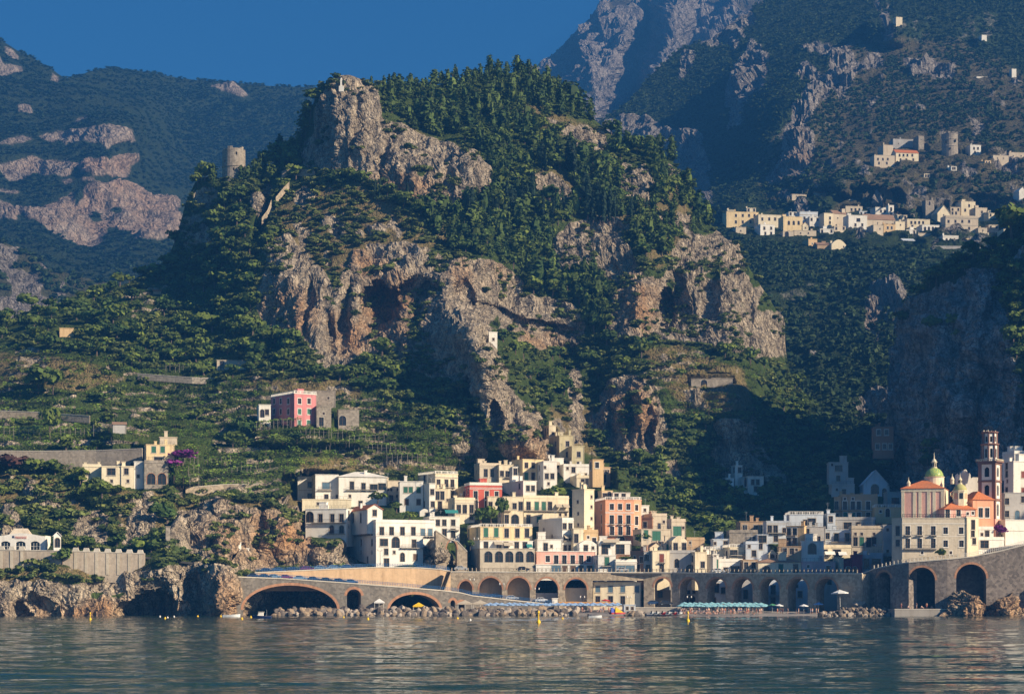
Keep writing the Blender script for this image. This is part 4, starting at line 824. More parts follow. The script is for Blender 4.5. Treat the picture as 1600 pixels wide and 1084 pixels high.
# ---- main mountain with the coast below it
RIDGE_A = [(-260, 600), (-100, 540), (0, 505), (60, 482), (125, 466), (200, 442), (240, 420), (262, 404), (280, 360), (290, 318), (305, 285), (330, 272), (345, 279), (385, 279), (400, 268),
           (425, 262), (433, 236), (455, 222), (470, 215), (484, 180), (497, 140), (515, 124), (540, 119), (565, 124), (592, 134), (640, 138), (685, 134), (712, 128),
           (745, 116), (790, 112), (830, 116), (872, 135), (905, 165), (930, 188), (950, 205), (985, 226), (1020, 232), (1050, 250), (1066, 275), (1082, 315),
           (1108, 348), (1135, 375), (1158, 395), (1180, 432), (1200, 462), (1216, 490), (1226, 530), (1232, 575), (1245, 612), (1290, 680), (1330, 712), (1400, 740), (1470, 760)]
CTRL_A = [(-200, 600, 830), (0, 510, 880), (125, 466, 905), (262, 404, 930), (300, 285, 925), (365, 280, 915), (430, 262, 925), (475, 215, 930), (540, 120, 915), (640, 138, 945), (760, 113, 975), (870, 135, 985),
 (950, 205, 975), (1050, 250, 955), (1100, 345, 925), (1160, 395, 905), (1215, 480, 905), (1228, 565, 890), (1290, 680, 850), (1400, 740, 800),
 (510, 200, 898), (540, 255, 888), (650, 290, 872), (730, 250, 880), (740, 315, 868), (620, 180, 915), (700, 200, 925), (800, 200, 935), (860, 200, 945), (900, 230, 930), (860, 290, 893), (800, 330, 880), (930, 300, 905), (1000, 300, 905), (1060, 330, 905),
 (450, 300, 892), (520, 300, 878), (600, 340, 862), (700, 370, 855), (800, 400, 862), (880, 420, 868), (900, 470, 855), (480, 380, 855), (380, 350, 880), (330, 400, 880), (300, 500, 850), (200, 500, 845), (100, 520, 835), (0, 560, 815),
 (420, 410, 838), (420, 500, 818), (470, 500, 805), (540, 420, 832), (540, 560, 792), (600, 560, 790), (650, 400, 838), (650, 500, 812), (680, 580, 785), (760, 420, 842), (760, 480, 838), (880, 500, 850), (880, 545, 842),
 (735, 500, 772), (720, 560, 768), (770, 560, 756), (780, 640, 744), (840, 700, 738), (800, 710, 735), (735, 650, 755), (830, 600, 800), (870, 620, 810), (900, 650, 800), (930, 700, 790),
 (960, 430, 862), (1000, 440, 850), (1000, 510, 838), (960, 550, 835), (1050, 470, 868), (1100, 420, 872), (1150, 450, 868), (1100, 530, 846), (1180, 540, 852), (1060, 560, 826), (1150, 590, 815), (1000, 590, 812), (1000, 640, 786), (1000, 700, 776), (1090, 640, 800), (1150, 655, 790), (1150, 740, 782), (1200, 700, 815), (1250, 720, 820), (1060, 730, 775), (1100, 800, 745), (1200, 800, 735), (1300, 760, 770), (1300, 800, 735), (1400, 800, 720),
 (500, 600, 772), (560, 620, 765), (600, 690, 742), (660, 650, 752), (700, 700, 742), (450, 650, 748), (430, 700, 728), (350, 620, 770), (350, 700, 725), (250, 640, 765), (250, 700, 695), (150, 620, 770), (100, 680, 715), (0, 640, 765), (0, 700, 690),
 (100, 730, 668), (0, 740, 665), (200, 760, 652), (300, 745, 690), (380, 760, 668), (450, 740, 690), (60, 800, 640), (150, 800, 640), (250, 800, 638), (330, 800, 642), (430, 800, 642), (300, 860, 628), (400, 870, 634), (470, 870, 640), (540, 860, 643), (520, 890, 640),
 (0, 850, 622), (100, 850, 622), (220, 850, 622), (0, 875, 606), (100, 870, 607), (200, 890, 608), (0, 920, 597), (100, 920, 598), (180, 925, 602), (0, 968, 592), (100, 968, 592), (180, 968, 596), (250, 930, 604), (250, 968, 600), (240, 872, 605.5), (270, 872, 606), (305, 874, 606), (330, 882, 604), (280, 900, 604), (320, 910, 602), (310, 890, 606), (350, 895, 603), (350, 968, 597), (300, 968, 600), (375, 930, 603), (400, 968, 630), (450, 940, 640), (500, 968, 640), (430, 900, 634),
 (560, 730, 722), (560, 780, 700), (640, 740, 720), (640, 800, 690), (700, 740, 738), (700, 820, 686), (760, 740, 750), (760, 800, 706), (760, 860, 668), (850, 740, 758), (850, 800, 714), (850, 860, 672), (950, 740, 768), (950, 800, 718), (950, 860, 674), (1040, 800, 724), (1040, 860, 676), (640, 880, 650), (560, 930, 652), (700, 930, 655), (850, 930, 660), (1000, 930, 668), (1100, 930, 665), (1250, 930, 665), (1400, 900, 665), (1400, 960, 675), (1150, 860, 680), (1300, 860, 690), (700, 968, 652), (1000, 968, 660), (1250, 968, 655), (-200, 700, 690), (-200, 850, 622), (-200, 968, 592)]
_fA = tps(CTRL_A)
DENTS = [  # cx, cy, rx, ry, rot, metres inwards, power: caves, overhangs, gullies and (negative) ribs
 (592, 482, 34, 46, 0, 26, .6), (640, 455, 50, 22, -10, 10, .6), (668, 470, 22, 30, 20, 10, .7), (628, 520, 22, 50, 5, -7, 1), (648, 560, 34, 30, 0, -6, 1),
 (720, 470, 24, 36, 0, 14, .7), (770, 492, 60, 16, 18, 12, .6), (850, 515, 60, 14, 10, 10, .6), (735, 628, 9, 44, -12, 12, .7), (775, 655, 10, 34, -10, 9, .7), (755, 560, 24, 70, -10, -8, 1),
 (820, 650, 16, 80, -15, -7, 1), (540, 480, 12, 70, 8, 9, .8), (480, 470, 10, 60, 5, 7, .8), (515, 525, 10, 40, 0, 8, .8), (1043, 488, 12, 40, 0, 20, .6), (1060, 470, 14, 50, 0, 8, .8), (1010, 470, 26, 50, 0, -6, 1),
 (1110, 460, 10, 70, 8, 6, .8), (1170, 500, 10, 60, 5, 6, .8), (600, 255, 10, 50, 5, 7, .8), (640, 265, 26, 40, 0, -4, 1), (555, 200, 8, 60, 5, 4, .8), (508, 190, 14, 70, 0, 6, .8), (700, 275, 10, 50, 0, 4, .8),
 (985, 650, 8, 40, 0, 9, .7), (1015, 670, 8, 36, 0, 8, .7), (955, 660, 9, 34, 10, 6, .7), (238, 950, 44, 22, 0, 15, .6), (200, 955, 22, 14, 0, 8, .6), (30, 950, 20, 12, 30, 5, .7), (60, 940, 22, 10, 40, 5, .7), (300, 930, 10, 40, 0, 6, .7), (350, 925, 22, 50, 0, -5, 1),
 (405, 830, 9, 50, 5, 6, .7), (335, 820, 10, 60, 0, 6, .8), (440, 840, 14, 40, 0, -3, 1), (500, 860, 14, 30, 0, -3, 1), (405, 360, 12, 60, 10, 14, .7), (415, 300, 10, 50, 0, 10, .8), (1120, 700, 12, 50, 0, 8, .8), (880, 560, 40, 26, 0, 8, 1), (930, 620, 26, 60, 10, 10, 1)]
def depthA(px, py):
    d = _fA(px, py)
    for cx, cy, rx, ry, rot, m, p in DENTS: d = d + m * ell(px, py, cx, cy, rx, ry, rot, p)
    d = np.where((py > 882) & (px > 700) & (px < 1420), np.maximum(d, 652), d)
    return d
ROCK_A = [
 [(500, 150), (515, 122), (560, 122), (592, 140), (600, 180), (640, 208), (690, 218), (745, 235), (768, 265), (765, 300), (735, 320), (690, 318), (640, 300), (600, 290), (570, 275), (530, 262), (500, 264), (472, 258), (470, 225), (490, 205), (486, 180)],
 [(850, 180), (900, 190), (945, 200), (957, 232), (920, 240), (895, 218), (860, 200)], [(830, 270), (865, 268), (900, 300), (895, 325), (860, 315), (835, 300)], [(965, 262), (1010, 252), (1025, 290), (1000, 325), (975, 302)], [(1040, 258), (1066, 270), (1064, 296), (1045, 290)],
 [(397, 451), (417, 409), (439, 377), (472, 397), (505, 424), (523, 451), (534, 433), (547, 400), (593, 377), (665, 383), (702, 401), (750, 404), (799, 421), (820, 445), (814, 470), (859, 468), (895, 481), (918, 505), (911, 533), (859, 545), (820, 547), (799, 521), (762, 510), (771, 530), (799, 578), (817, 626), (850, 651), (863, 699), (859, 726), (799, 726), (767, 699), (760, 657), (729, 599), (665, 590), (635, 577), (605, 549), (581, 559), (538, 578), (526, 585), (499, 572), (481, 531), (436, 525), (408, 518), (396, 481)],
 [(859, 384), (889, 351), (971, 335), (983, 378), (1004, 421), (1041, 433), (1059, 377), (1125, 358), (1157, 391), (1183, 442), (1216, 448), (1231, 560), (1180, 559), (1119, 547), (1059, 535), (1035, 533), (998, 525), (965, 541), (953, 512), (955, 457), (920, 433), (877, 424)],
 [(941, 616), (980, 587), (1016, 587), (1044, 639), (1050, 678), (1016, 708), (980, 720), (935, 672)],
 [(455, 300), (480, 292), (490, 315), (465, 330)], [(500, 345), (535, 335), (545, 360), (515, 372)], [(570, 350), (600, 345), (605, 362), (580, 368)], [(1060, 330), (1085, 335), (1080, 370), (1055, 365)],
 [(700, 700), (720, 640), (745, 665), (760, 720), (720, 725)], [(950, 600), (1000, 590), (1020, 620), (1047, 650), (1042, 700), (1000, 718), (960, 692), (930, 682), (918, 660), (945, 640)], [(1120, 655), (1187, 652), (1192, 690), (1205, 730), (1235, 752), (1150, 748), (1113, 720)], [(1040, 725), (1062, 715), (1060, 750), (1045, 760)],
 [(275, 795), (330, 782), (400, 790), (470, 788), (485, 850), (545, 845), (565, 890), (350, 893), (262, 850)], [(-300, 905), (0, 905), (110, 912), (200, 898), (250, 885), (330, 872), (380, 900), (560, 895), (600, 985), (-300, 985)],
 [(300, 300), (320, 285), (345, 300), (330, 330), (305, 325)], [(395, 300), (425, 285), (430, 330), (412, 352), (398, 340)], [(285, 340), (310, 335), (330, 380), (290, 385)], [(410, 395), (455, 375), (470, 392), (430, 410)],
 [(40, 770), (90, 765), (95, 800), (50, 800)], [(120, 800), (170, 790), (165, 850), (110, 850)], [(205, 780), (240, 770), (250, 850), (190, 850)], [(0, 790), (30, 800), (40, 845), (0, 845)], [(530, 700), (600, 700), (590, 712), (540, 712)], [(660, 845), (690, 850), (720, 880), (660, 885)],
 [(890, 585), (905, 575), (915, 640), (905, 700), (890, 680)], [(1035, 500), (1050, 500), (1050, 530), (1035, 530)]]
DRY_A = [[(480, 290), (560, 285), (720, 370), (640, 395), (540, 430), (500, 420), (430, 400), (430, 330)], [(600, 190), (640, 205), (760, 240), (700, 240), (620, 215)], [(780, 165), (830, 165), (950, 200), (930, 230), (850, 205)], [(830, 262), (900, 270), (930, 330), (880, 350)], [(950, 330), (1060, 290), (1090, 350), (1030, 420), (980, 360)],
 [(0, 550), (120, 560), (200, 590), (120, 610), (0, 600)], [(380, 590), (560, 600), (560, 625), (380, 615)], [(0, 735), (120, 750), (130, 800), (0, 800)], [(170, 770), (260, 770), (260, 840), (190, 840)], [(470, 712), (640, 716), (640, 732), (470, 735)], [(0, 870), (130, 890), (240, 880), (230, 905), (0, 910)], [(1000, 545), (1060, 540), (1160, 580), (1180, 640), (1080, 650)], [(270, 775), (470, 775), (470, 800), (280, 800)], [(860, 640), (930, 640), (930, 720), (870, 700)]]
ORANGE_A = [(610, 490, 70, 70), (1000, 460, 45, 70), (560, 520, 60, 50), (750, 430, 60, 30), (800, 700, 60, 50), (990, 650, 50, 60), (600, 300, 120, 35), (450, 490, 60, 50), (200, 955, 260, 26), (350, 935, 40, 40), (840, 530, 50, 25), (420, 840, 120, 60), (560, 420, 60, 40)]
def maskA(px, py):
    rock = np.zeros(px.shape); dry = np.zeros(px.shape); o = np.zeros(px.shape)
    for p in ROCK_A: rock = np.maximum(rock, inpoly(px, py, p))
    for p in DRY_A: dry = np.maximum(dry, inpoly(px, py, p))
    for e in ORANGE_A: o = np.maximum(o, ell(px, py, *e))
    return rock, dry, o
TERR_A = [[(-300, 590), (0, 535), (130, 555), (330, 600), (520, 600), (560, 610), (720, 690), (740, 740), (470, 740), (430, 775), (280, 775), (220, 740), (0, 735), (-300, 740)],
          [(1010, 545), (1080, 545), (1180, 580), (1180, 655), (1080, 660), (1020, 620)], [(820, 570), (880, 570), (890, 600), (820, 600)], [(330, 470), (210, 500), (150, 480), (250, 440)]]
def terrA(px, py):
    t = np.zeros(px.shape)
    for p in TERR_A: t = np.maximum(t, inpoly(px, py, p))
    return t, 4.2
mat_hill = terrain_mat('hill_rock_and_scrub', (.27, .21, .15), (.76, .62, .44), (.70, .385, .18), (.036, .062, .015), (.095, .125, .030), (.28, .20, .095))
A = Sheet('mountain', np.arange(-260, 1471, 2.1), RIDGE_A, [(-260, 985), (1470, 985)], 430, depthA, maskA, mat_hill, 2.2, .7, 1.0, 3, (150, 260), terrA, 2.5, (600, 1000))

# ---- slope of the side valley and the blue mountain above the upper village
CTRL_B = [(900, 185, 2300), (950, 185, 2250), (1060, 75, 2450), (1190, 0, 2550), (1300, -60, 2650), (1500, -60, 2400), (1700, -100, 2400), (1900, -100, 2400), (1050, 220, 2150), (1000, 300, 2050), (1100, 320, 1750), (1130, 200, 2050), (1180, 120, 2150), (1200, 230, 1780), (1250, 180, 1800), (1265, 260, 1640), (1200, 310, 1620),
 (1300, 120, 1980), (1300, 200, 1800), (1350, 60, 2150), (1450, 60, 2100), (1600, 60, 2100), (1450, 150, 1880), (1600, 150, 1850), (1400, 240, 1640), (1500, 240, 1620), (1600, 250, 1600), (1800, 250, 1600), (1300, 310, 1460), (1450, 310, 1480), (1600, 310, 1470), (1150, 345, 1400), (1300, 355, 1350), (1450, 350, 1360), (1600, 355, 1350), (1800, 400, 1250), (1180, 400, 1260), (1300, 400, 1250), (1450, 400, 1220), (1600, 420, 1200),
 (1130, 450, 1200), (1200, 470, 1120), (1300, 470, 1130), (1400, 460, 1090), (1200, 560, 1020), (1280, 560, 1000), (1380, 540, 1000), (1250, 640, 930), (1330, 640, 910), (1400, 640, 900), (1280, 720, 870), (1380, 720, 850), (1600, 700, 900), (1800, 700, 900), (1100, 600, 1050), (1100, 750, 900), (950, 400, 1900), (1000, 600, 1300), (900, 750, 1100), (1400, 790, 800), (1100, 790, 850)]
_fB = tps(CTRL_B)
ROCK_B = [[(1170, 60), (1200, 90), (1190, 140), (1150, 170), (1125, 160), (1150, 110)], [(1245, 70), (1330, 60), (1340, 110), (1320, 150), (1290, 140), (1300, 90)], [(1280, 120), (1300, 150), (1260, 190), (1280, 230), (1260, 270), (1230, 285), (1190, 290), (1205, 260), (1225, 230), (1215, 200), (1240, 170)], [(1140, 145), (1165, 150), (1160, 190), (1135, 200)], [(1370, 80), (1380, 100), (1340, 120), (1340, 100)], [(1400, 90), (1500, 95), (1490, 130), (1420, 115)], [(1060, 80), (1085, 75), (1070, 120), (1055, 140)],
 [(940, 190), (1000, 180), (1100, 210), (1120, 330), (1000, 340), (940, 260)], [(1360, 450), (1400, 440), (1425, 470), (1410, 520), (1370, 540), (1350, 500)], [(1330, 620), (1390, 600), (1400, 650), (1340, 650)], [(1170, 0), (1110, 20), (1120, 60), (1180, 40)], [(1310, 470), (1330, 470), (1325, 490)]]
DRY_B = [[(1180, 250), (1330, 60), (1500, 60), (1600, 120), (1600, 230), (1450, 240), (1330, 260), (1200, 330)], [(1360, 240), (1600, 240), (1600, 320), (1300, 330)]]
def maskB(px, py):
    rock = np.zeros(px.shape); dry = np.zeros(px.shape); o = np.zeros(px.shape)
    for p in ROCK_B: rock = np.maximum(rock, inpoly(px, py, p))
    rock = np.where((py < 330) & (fbm(px, py, px * 0, 60, 4, 91) > .42), .8, rock)
    for p in DRY_B: dry = np.maximum(dry, .7 * inpoly(px, py, p))
    for e in ((1250, 250, 40, 40), (1380, 500, 40, 50)): o = np.maximum(o, .6 * ell(px, py, *e))
    return rock, dry, o
def terrB(px, py):
    t = np.zeros(px.shape)
    for p in ([(1300, 240), (1700, 240), (1700, 400), (1330, 400), (1280, 330)], [(1190, 450), (1300, 440), (1330, 560), (1220, 600)], [(1400, 20), (1560, 20), (1560, 60), (1380, 60)]): t = np.maximum(t, inpoly(px, py, p))
    return t, 7.0
mat_far = terrain_mat('far_slope', (.22, .19, .17), (.50, .44, .38), (.52, .33, .2), (.020, .036, .014), (.055, .075, .028), (.20, .15, .09), 2.2)
B = Sheet('far_slope', np.arange(880, 1900, 2.6), [(880, 190), (935, 190), (985, 156), (1010, 124), (1060, 78), (1110, 62), (1190, 0), (1260, -60), (1400, -90), (1900, -110)], [(880, 800), (1900, 800)], 330, _fB, maskB, mat_far, 7.0, 3.0, 2.2, 21, (300, 500), terrB, 3, (1000, 3000), 12, -.5, .6, 3)

# ---- bare peak beyond, right
def maskC(px, py):
    n = fbm(px, py, px * 0, 45, 4, 33)
    return (n > -.22).astype(float), np.full(px.shape, .7), np.zeros(px.shape)
C_ = Sheet('far_peak', np.arange(780, 1260, 3.0), [(780, 165), (840, 104), (870, 78), (905, 52), (935, 18), (960, -12), (1010, -60), (1260, -140)], [(780, 330), (1260, 330)], 160,
           lambda px, py: 3300 + (330 - py) * 3.0 - 220 * ell(px, py, 930, 130, 60, 140, 25) - 160 * ell(px, py, 1040, 60, 40, 150, 15) + 200 * ell(px, py, 990, 110, 30, 140, 20) + (px - 950) * -1.2, maskC, terrain_mat('far_peak_rock', (.24, .2, .18), (.46, .4, .35), (.45, .3, .2), (.03, .042, .02), (.06, .07, .03), (.2, .15, .1), 4.0), 14, 5, 4.0, 41, (400, 700))

# ---- far mountains, left
CTRL_L = [(-150, 0, 3000), (0, 62, 2950), (100, 125, 2900), (180, 107, 3150), (330, 125, 3200), (500, 140, 3200), (620, 150, 3250), (0, 180, 2600), (100, 190, 2620), (200, 200, 2560), (205, 240, 2535), (215, 275, 2530), (0, 240, 2450), (100, 245, 2450), (0, 300, 2360), (100, 300, 2360), (200, 300, 2400), (150, 375, 2260), (0, 330, 2290), (280, 330, 2400), (280, 370, 2330), (240, 210, 2850), (260, 260, 2800), (300, 250, 2900), (400, 250, 2900), (330, 320, 2700), (500, 300, 2800), (150, 430, 2000), (280, 420, 2150), (0, 400, 1900), (400, 450, 2300), (0, 520, 1600), (200, 520, 1700), (-150, 250, 2500), (-150, 400, 2000), (620, 500, 2300)]
_fL = tps(CTRL_L)
ROCK_L = [[(-200, 258), (30, 252), (85, 243), (212, 241), (216, 277), (60, 272), (30, 280), (-200, 284)], [(-200, 308), (0, 310), (60, 316), (125, 288), (212, 284), (255, 296), (280, 320), (288, 378), (240, 374), (215, 372), (205, 360), (172, 358), (155, 384), (110, 366), (55, 340), (-200, 334)], [(60, 214), (110, 206), (203, 203), (206, 226), (140, 220), (100, 226), (60, 222)], [(-200, 292), (0, 290), (40, 296), (20, 300), (-200, 302)], [(90, 280), (150, 279), (170, 283), (100, 286)], [(0, 226), (40, 222), (60, 228), (0, 234)], [(-200, 20), (0, 65), (60, 95), (95, 122), (70, 128), (30, 118), (-10, 122), (-200, 110)], [(325, 133), (365, 131), (390, 140), (378, 152), (340, 142)], [(25, 165), (50, 163), (48, 178), (28, 178)], [(118, 186), (138, 186), (138, 194), (118, 194)]]
def maskL(px, py):
    rock = np.zeros(px.shape)
    for p in ROCK_L: rock = np.maximum(rock, inpoly(px, py, p))
    rock = np.where((py < 130) & (px < 100) & (fbm(px, py, px * 0, 24, 3, 77) < -.05), 0, rock)
    rock = np.where((py > 200) & (fbm(px, py * 1.5, px * 0, 30, 3, 78) < -.33), 0, rock)
    o = np.maximum(ell(px, py, 150, 330, 170, 70), .8 * ell(px, py, 130, 255, 160, 30))
    return rock, np.full(px.shape, .15), .8 * o
Lm = Sheet('far_mountains', np.arange(-200, 640, 2.8), [(-200, 0), (-60, 30), (0, 62), (50, 90), (102, 124), (140, 112), (180, 106), (240, 116), (300, 124), (400, 131), (490, 136), (640, 150)], [(-200, 540), (640, 540)], 220, _fL, maskL, terrain_mat('far_cliffs', (.28, .22, .18), (.52, .42, .34), (.60, .36, .24), (.012, .028, .016), (.030, .050, .022), (.10, .085, .055), 3.2, .9), 5, 11, 3.2, 61, (300, 600), None, 2, None, 5, -.62, 4.0, 3)
def maskM(px, py):
    n = fbm(px, py, px * 0, 40, 4, 133)
    return ((n > -.12) & (px < 85 + (py - 400) * .3)).astype(float), np.full(px.shape, .4), np.zeros(px.shape)
Mm = Sheet('left_slope', np.arange(-200, 340, 3.0), [(-200, 330), (0, 378), (40, 392), (80, 420), (150, 440), (340, 470)], [(-200, 640), (340, 640)], 110, lambda px, py: 1500 + (px + 200) * .5 + (500 - py) * .9, maskM, terrain_mat('left_slope_rock', (.22, .19, .17), (.44, .38, .33), (.45, .3, .2), (.022, .036, .016), (.05, .07, .026), (.18, .14, .09), 2.2), 5, 3, 2.2, 81, (200, 300))

# ---- dark headland, right, running on beyond the frame
CTRL_E = [(1385, 740, 775), (1395, 545, 790), (1450, 450, 775), (1500, 402, 768), (1575, 352, 760), (1650, 310, 745), (1800, 270, 700), (2100, 250, 640), (2500, 300, 560), (1400, 650, 752), (1450, 600, 725), (1450, 700, 705), (1520, 500, 720), (1520, 600, 700), (1520, 700, 685), (1600, 500, 695), (1600, 600, 680), (1600, 700, 668), (1600, 790, 655), (1700, 600, 655), (1700, 790, 636), (1800, 600, 640), (1800, 790, 622), (2050, 600, 598), (2050, 790, 588), (2500, 600, 530), (2500, 790, 520), (1450, 790, 690), (1390, 790, 730), (1390, 985, 715), (1500, 985, 660), (1800, 985, 610), (2500, 985, 505)]
_fE = tps(CTRL_E)
def depthE(px, py):
    d = _fE(px, py)
    for cx, cy, rx, ry, rot, m, p in ((1540, 640, 30, 120, 12, 10, .8), (1470, 560, 20, 120, 5, -7, 1), (1590, 560, 16, 130, 6, -8, 1), (1500, 690, 40, 50, 0, 10, .8), (1430, 640, 16, 90, 0, -5, 1), (1560, 480, 22, 90, 15, 9, .9)): d = d + m * ell(px, py, cx, cy, rx, ry, rot, p)
    return d
def maskE(px, py):
    n = fbm(px, py, px * 0, 60, 4, 233); topd = np.interp(px, [1385, 1400, 1500, 1600, 1800], [535, 500, 415, 400, 400])
    rock = ((py > topd + 25 * n) & ~inpoly(px, py, [(1560, 420), (1640, 400), (1640, 720), (1600, 700), (1590, 560)])).astype(float)
    rock = np.where(n > .45, 0, rock)
    return rock, np.zeros(px.shape), np.zeros(px.shape)
E = Sheet('headland', np.concatenate([np.arange(1384, 1640, 1.6), np.arange(1640, 2500, 8)]), [(1384, 745), (1389, 640), (1395, 545), (1405, 500), (1430, 462), (1460, 432), (1500, 404), (1540, 388), (1575, 355), (1600, 342), (1700, 300), (1800, 280), (2100, 260), (2500, 320)], [(1384, 985), (2500, 985)], 340, depthE, maskE,
          terrain_mat('headland_rock', (.12, .11, .105), (.62, .575, .53), (.42, .28, .18), (.02, .032, .012), (.05, .07, .024), (.2, .15, .09)), 3.2, 1.0, 1.1, 101, (40, 120), None, 3, None, 10, -.6, .2)
# ------------------------------------------------------------------ trees and shrubs
rng = np.random.default_rng(7)
def foliage_mat(name, lo, hi, hue=.03):
    m, nt, b = nodes(name); b.inputs['Roughness'].default_value = .7; b.inputs['Specular IOR Level'].default_value = .15
    at = nt.nodes.new('ShaderNodeAttribute'); at.attribute_name = 'tint'
    sp = nt.nodes.new('ShaderNodeSeparateColor'); nt.links.new(at.outputs['Color'], sp.inputs[0])
    oi = nt.nodes.new('ShaderNodeObjectInfo')
    f = mth(nt, 'FRACT', mth(nt, 'ADD', sp.outputs[0], oi.outputs['Random']))
    col = mixc(nt, f, lo, hi)
    v = mth(nt, 'ADD', .6, mth(nt, 'MULTIPLY', mth(nt, 'FRACT', mth(nt, 'ADD', sp.outputs[1], mth(nt, 'MULTIPLY', oi.outputs['Random'], 7.3))), .8))
    hs = nt.nodes.new('ShaderNodeHueSaturation'); nt.links.new(col, hs.inputs['Color']); nt.links.new(v, hs.inputs['Value'])
    nt.links.new(hs.outputs[0], b.inputs['Base Color'])
    tr = nt.nodes.new('ShaderNodeBsdfTranslucent'); nt.links.new(hs.outputs[0], tr.inputs[0])
    mx = nt.nodes.new('ShaderNodeMixShader'); mx.inputs[0].default_value = .18
    nt.links.new(b.outputs[0], mx.inputs[1]); nt.links.new(tr.outputs[0], mx.inputs[2]); nt.links.new(mx.outputs[0], nt.nodes['Material Output'].inputs[0])
    return m
M_pine = foliage_mat('pine_needles', (.042, .080, .022), (.125, .168, .034))
M_leaf = foliage_mat('broad_leaves', (.038, .078, .020), (.165, .205, .036))
M_scrub = foliage_mat('scrub_leaves', (.050, .082, .024), (.195, .215, .055))
M_vine = foliage_mat('vine_leaves', (.11, .20, .025), (.26, .34, .05))
M_cyp = foliage_mat('cypress_needles', (.018, .036, .020), (.028, .052, .024))
M_far = foliage_mat('distant_leaves', (.022, .048, .018), (.060, .088, .028))
M_far2 = foliage_mat('most_distant_leaves', (.014, .034, .018), (.034, .060, .026))
M_bark = plain('bark', (.14, .10, .075), .95)
M_boug = foliage_mat('purple_blossom', (.16, .02, .16), (.26, .05, .22))
M_red = foliage_mat('reddish_leaves', (.07, .03, .03), (.10, .05, .035))

def quads(c, n, s, asp=.75, jit=.5):
    k = len(c); n = n + rng.normal(0, jit, (k, 3)); n /= np.linalg.norm(n, axis=1, keepdims=True) + 1e-9
    a = np.cross(n, rng.normal(0, 1, (k, 3))); a /= np.linalg.norm(a, axis=1, keepdims=True) + 1e-9; b = np.cross(n, a)
    s = np.broadcast_to(np.asarray(s, float), (k,))[:, None]; a = a * s; b = b * s * asp
    V = np.stack([c - a - b * .6, c + a * .3 - b, c + a + b * .5, c - a * .4 + b], 1).reshape(-1, 3)
    return V, np.arange(4 * k).reshape(k, 4)
def sph(n):
    p = rng.normal(0, 1, (n, 3)); return p / np.linalg.norm(p, axis=1, keepdims=True)
def core(rx, rz, cz, nlat=4, nlon=7):
    V = []; Q = []
    for i in range(nlat + 1):
        t = math.pi * i / nlat
        for j in range(nlon):
            a = 2 * math.pi * j / nlon; r = math.sin(t) * (1 + .15 * math.sin(3 * a + i)); V.append((rx * r * math.cos(a), rx * r * math.sin(a), cz + rz * math.cos(t)))
    for i in range(nlat):
        for j in range(nlon): Q.append((i * nlon + j, (i + 1) * nlon + j, (i + 1) * nlon + (j + 1) % nlon, i * nlon + (j + 1) % nlon))
    return np.array(V), np.array(Q)
def tubeq(z0, z1, r0, r1, n=5, dx=0):
    V = []; Q = []
    for z, r, x in ((z0, r0, 0), (z1, r1, dx)):
        for j in range(n): V.append((x + r * math.cos(6.283 * j / n), r * math.sin(6.283 * j / n), z))
    for j in range(n): Q.append((j, (j + 1) % n, n + (j + 1) % n, n + j))
    return np.array(V), np.array(Q)
def joinq(parts):
    V = []; Q = []; T = []; Mi = []; o = 0
    for v, q, t, mi in parts:
        V.append(v); Q.append(q + o); o += len(v); T.append(np.broadcast_to(np.asarray(t, float), (len(v),))); Mi.append(np.full(len(q), mi))
    return np.concatenate(V), np.concatenate(Q), np.concatenate(T), np.concatenate(Mi)
def mk_bush(n=120, lumps=7, flat=.8, leaf=.17, trunk=0.0):
    """unit height; lumpy crown sitting on the ground or on a short trunk"""
    parts = []; cs = sph(lumps) * np.array([.34, .34, .22]); cs[:, 2] += .5 + trunk * .4
    rr = rng.uniform(.20, .34, lumps)
    for c, r in zip(cs, rr):
        d = sph(max(6, n // lumps)); d[:, 2] = np.abs(d[:, 2]) * .9 - .25 * (rng.random(len(d)) < .5)
        p = c + d * r * np.array([1, 1, flat]) * rng.uniform(.75, 1.1, (len(d), 1))
        v, q = quads(p, d, rng.uniform(.6, 1.2, len(d)) * leaf, .8, .45); parts.append((v, q, np.repeat(rng.random(len(d)), 4), 0))
    v, q = core(.28, .24, .46 + trunk * .4); parts.append((v, q, .2, 0))
    if trunk: v, q = tubeq(-.1, .45, .05, .03, 5, .03); parts.append((v, q, .5, 1))
    return joinq(parts)
def mk_pine(n=8, seed=0):
    parts = []; v, q = tubeq(-.1, .95, .028, .008); parts.append((v, q, .5, 1))
    top = rng.uniform(.9, 1.0); tilt = rng.normal(0, .02, 2)
    for k in range(n):
        t = (k + .5) / n; z = .16 + .80 * t; rad = (.33 * (1 - t ** 2.6) ** .8 * (.75 + .5 * t) + .06) * rng.uniform(.8, 1.15)
        m = max(4, int(9 * (1 - t) + 4))
        for a in rng.uniform(0, 6.283, m):
            r0 = rad * rng.uniform(.75, 1.15); nl = 5
            u = rng.uniform(.3, 1.0, nl); p = np.stack([np.cos(a) * r0 * u, np.sin(a) * r0 * u, z - .05 * u ** 2 + rng.normal(0, .012, nl)], 1) + rng.normal(0, .018, (nl, 3))
            nv = np.tile([[math.cos(a) * .45, math.sin(a) * .45, .9]], (nl, 1))
            v, q = quads(p, nv, rng.uniform(.045, .085, nl), .7, .4); parts.append((v, q, np.repeat(rng.random(nl), 4), 0))
    v, q = core(.16, .36, .52, 5, 6); parts.append((v, q, .1, 0))
    return joinq(parts)
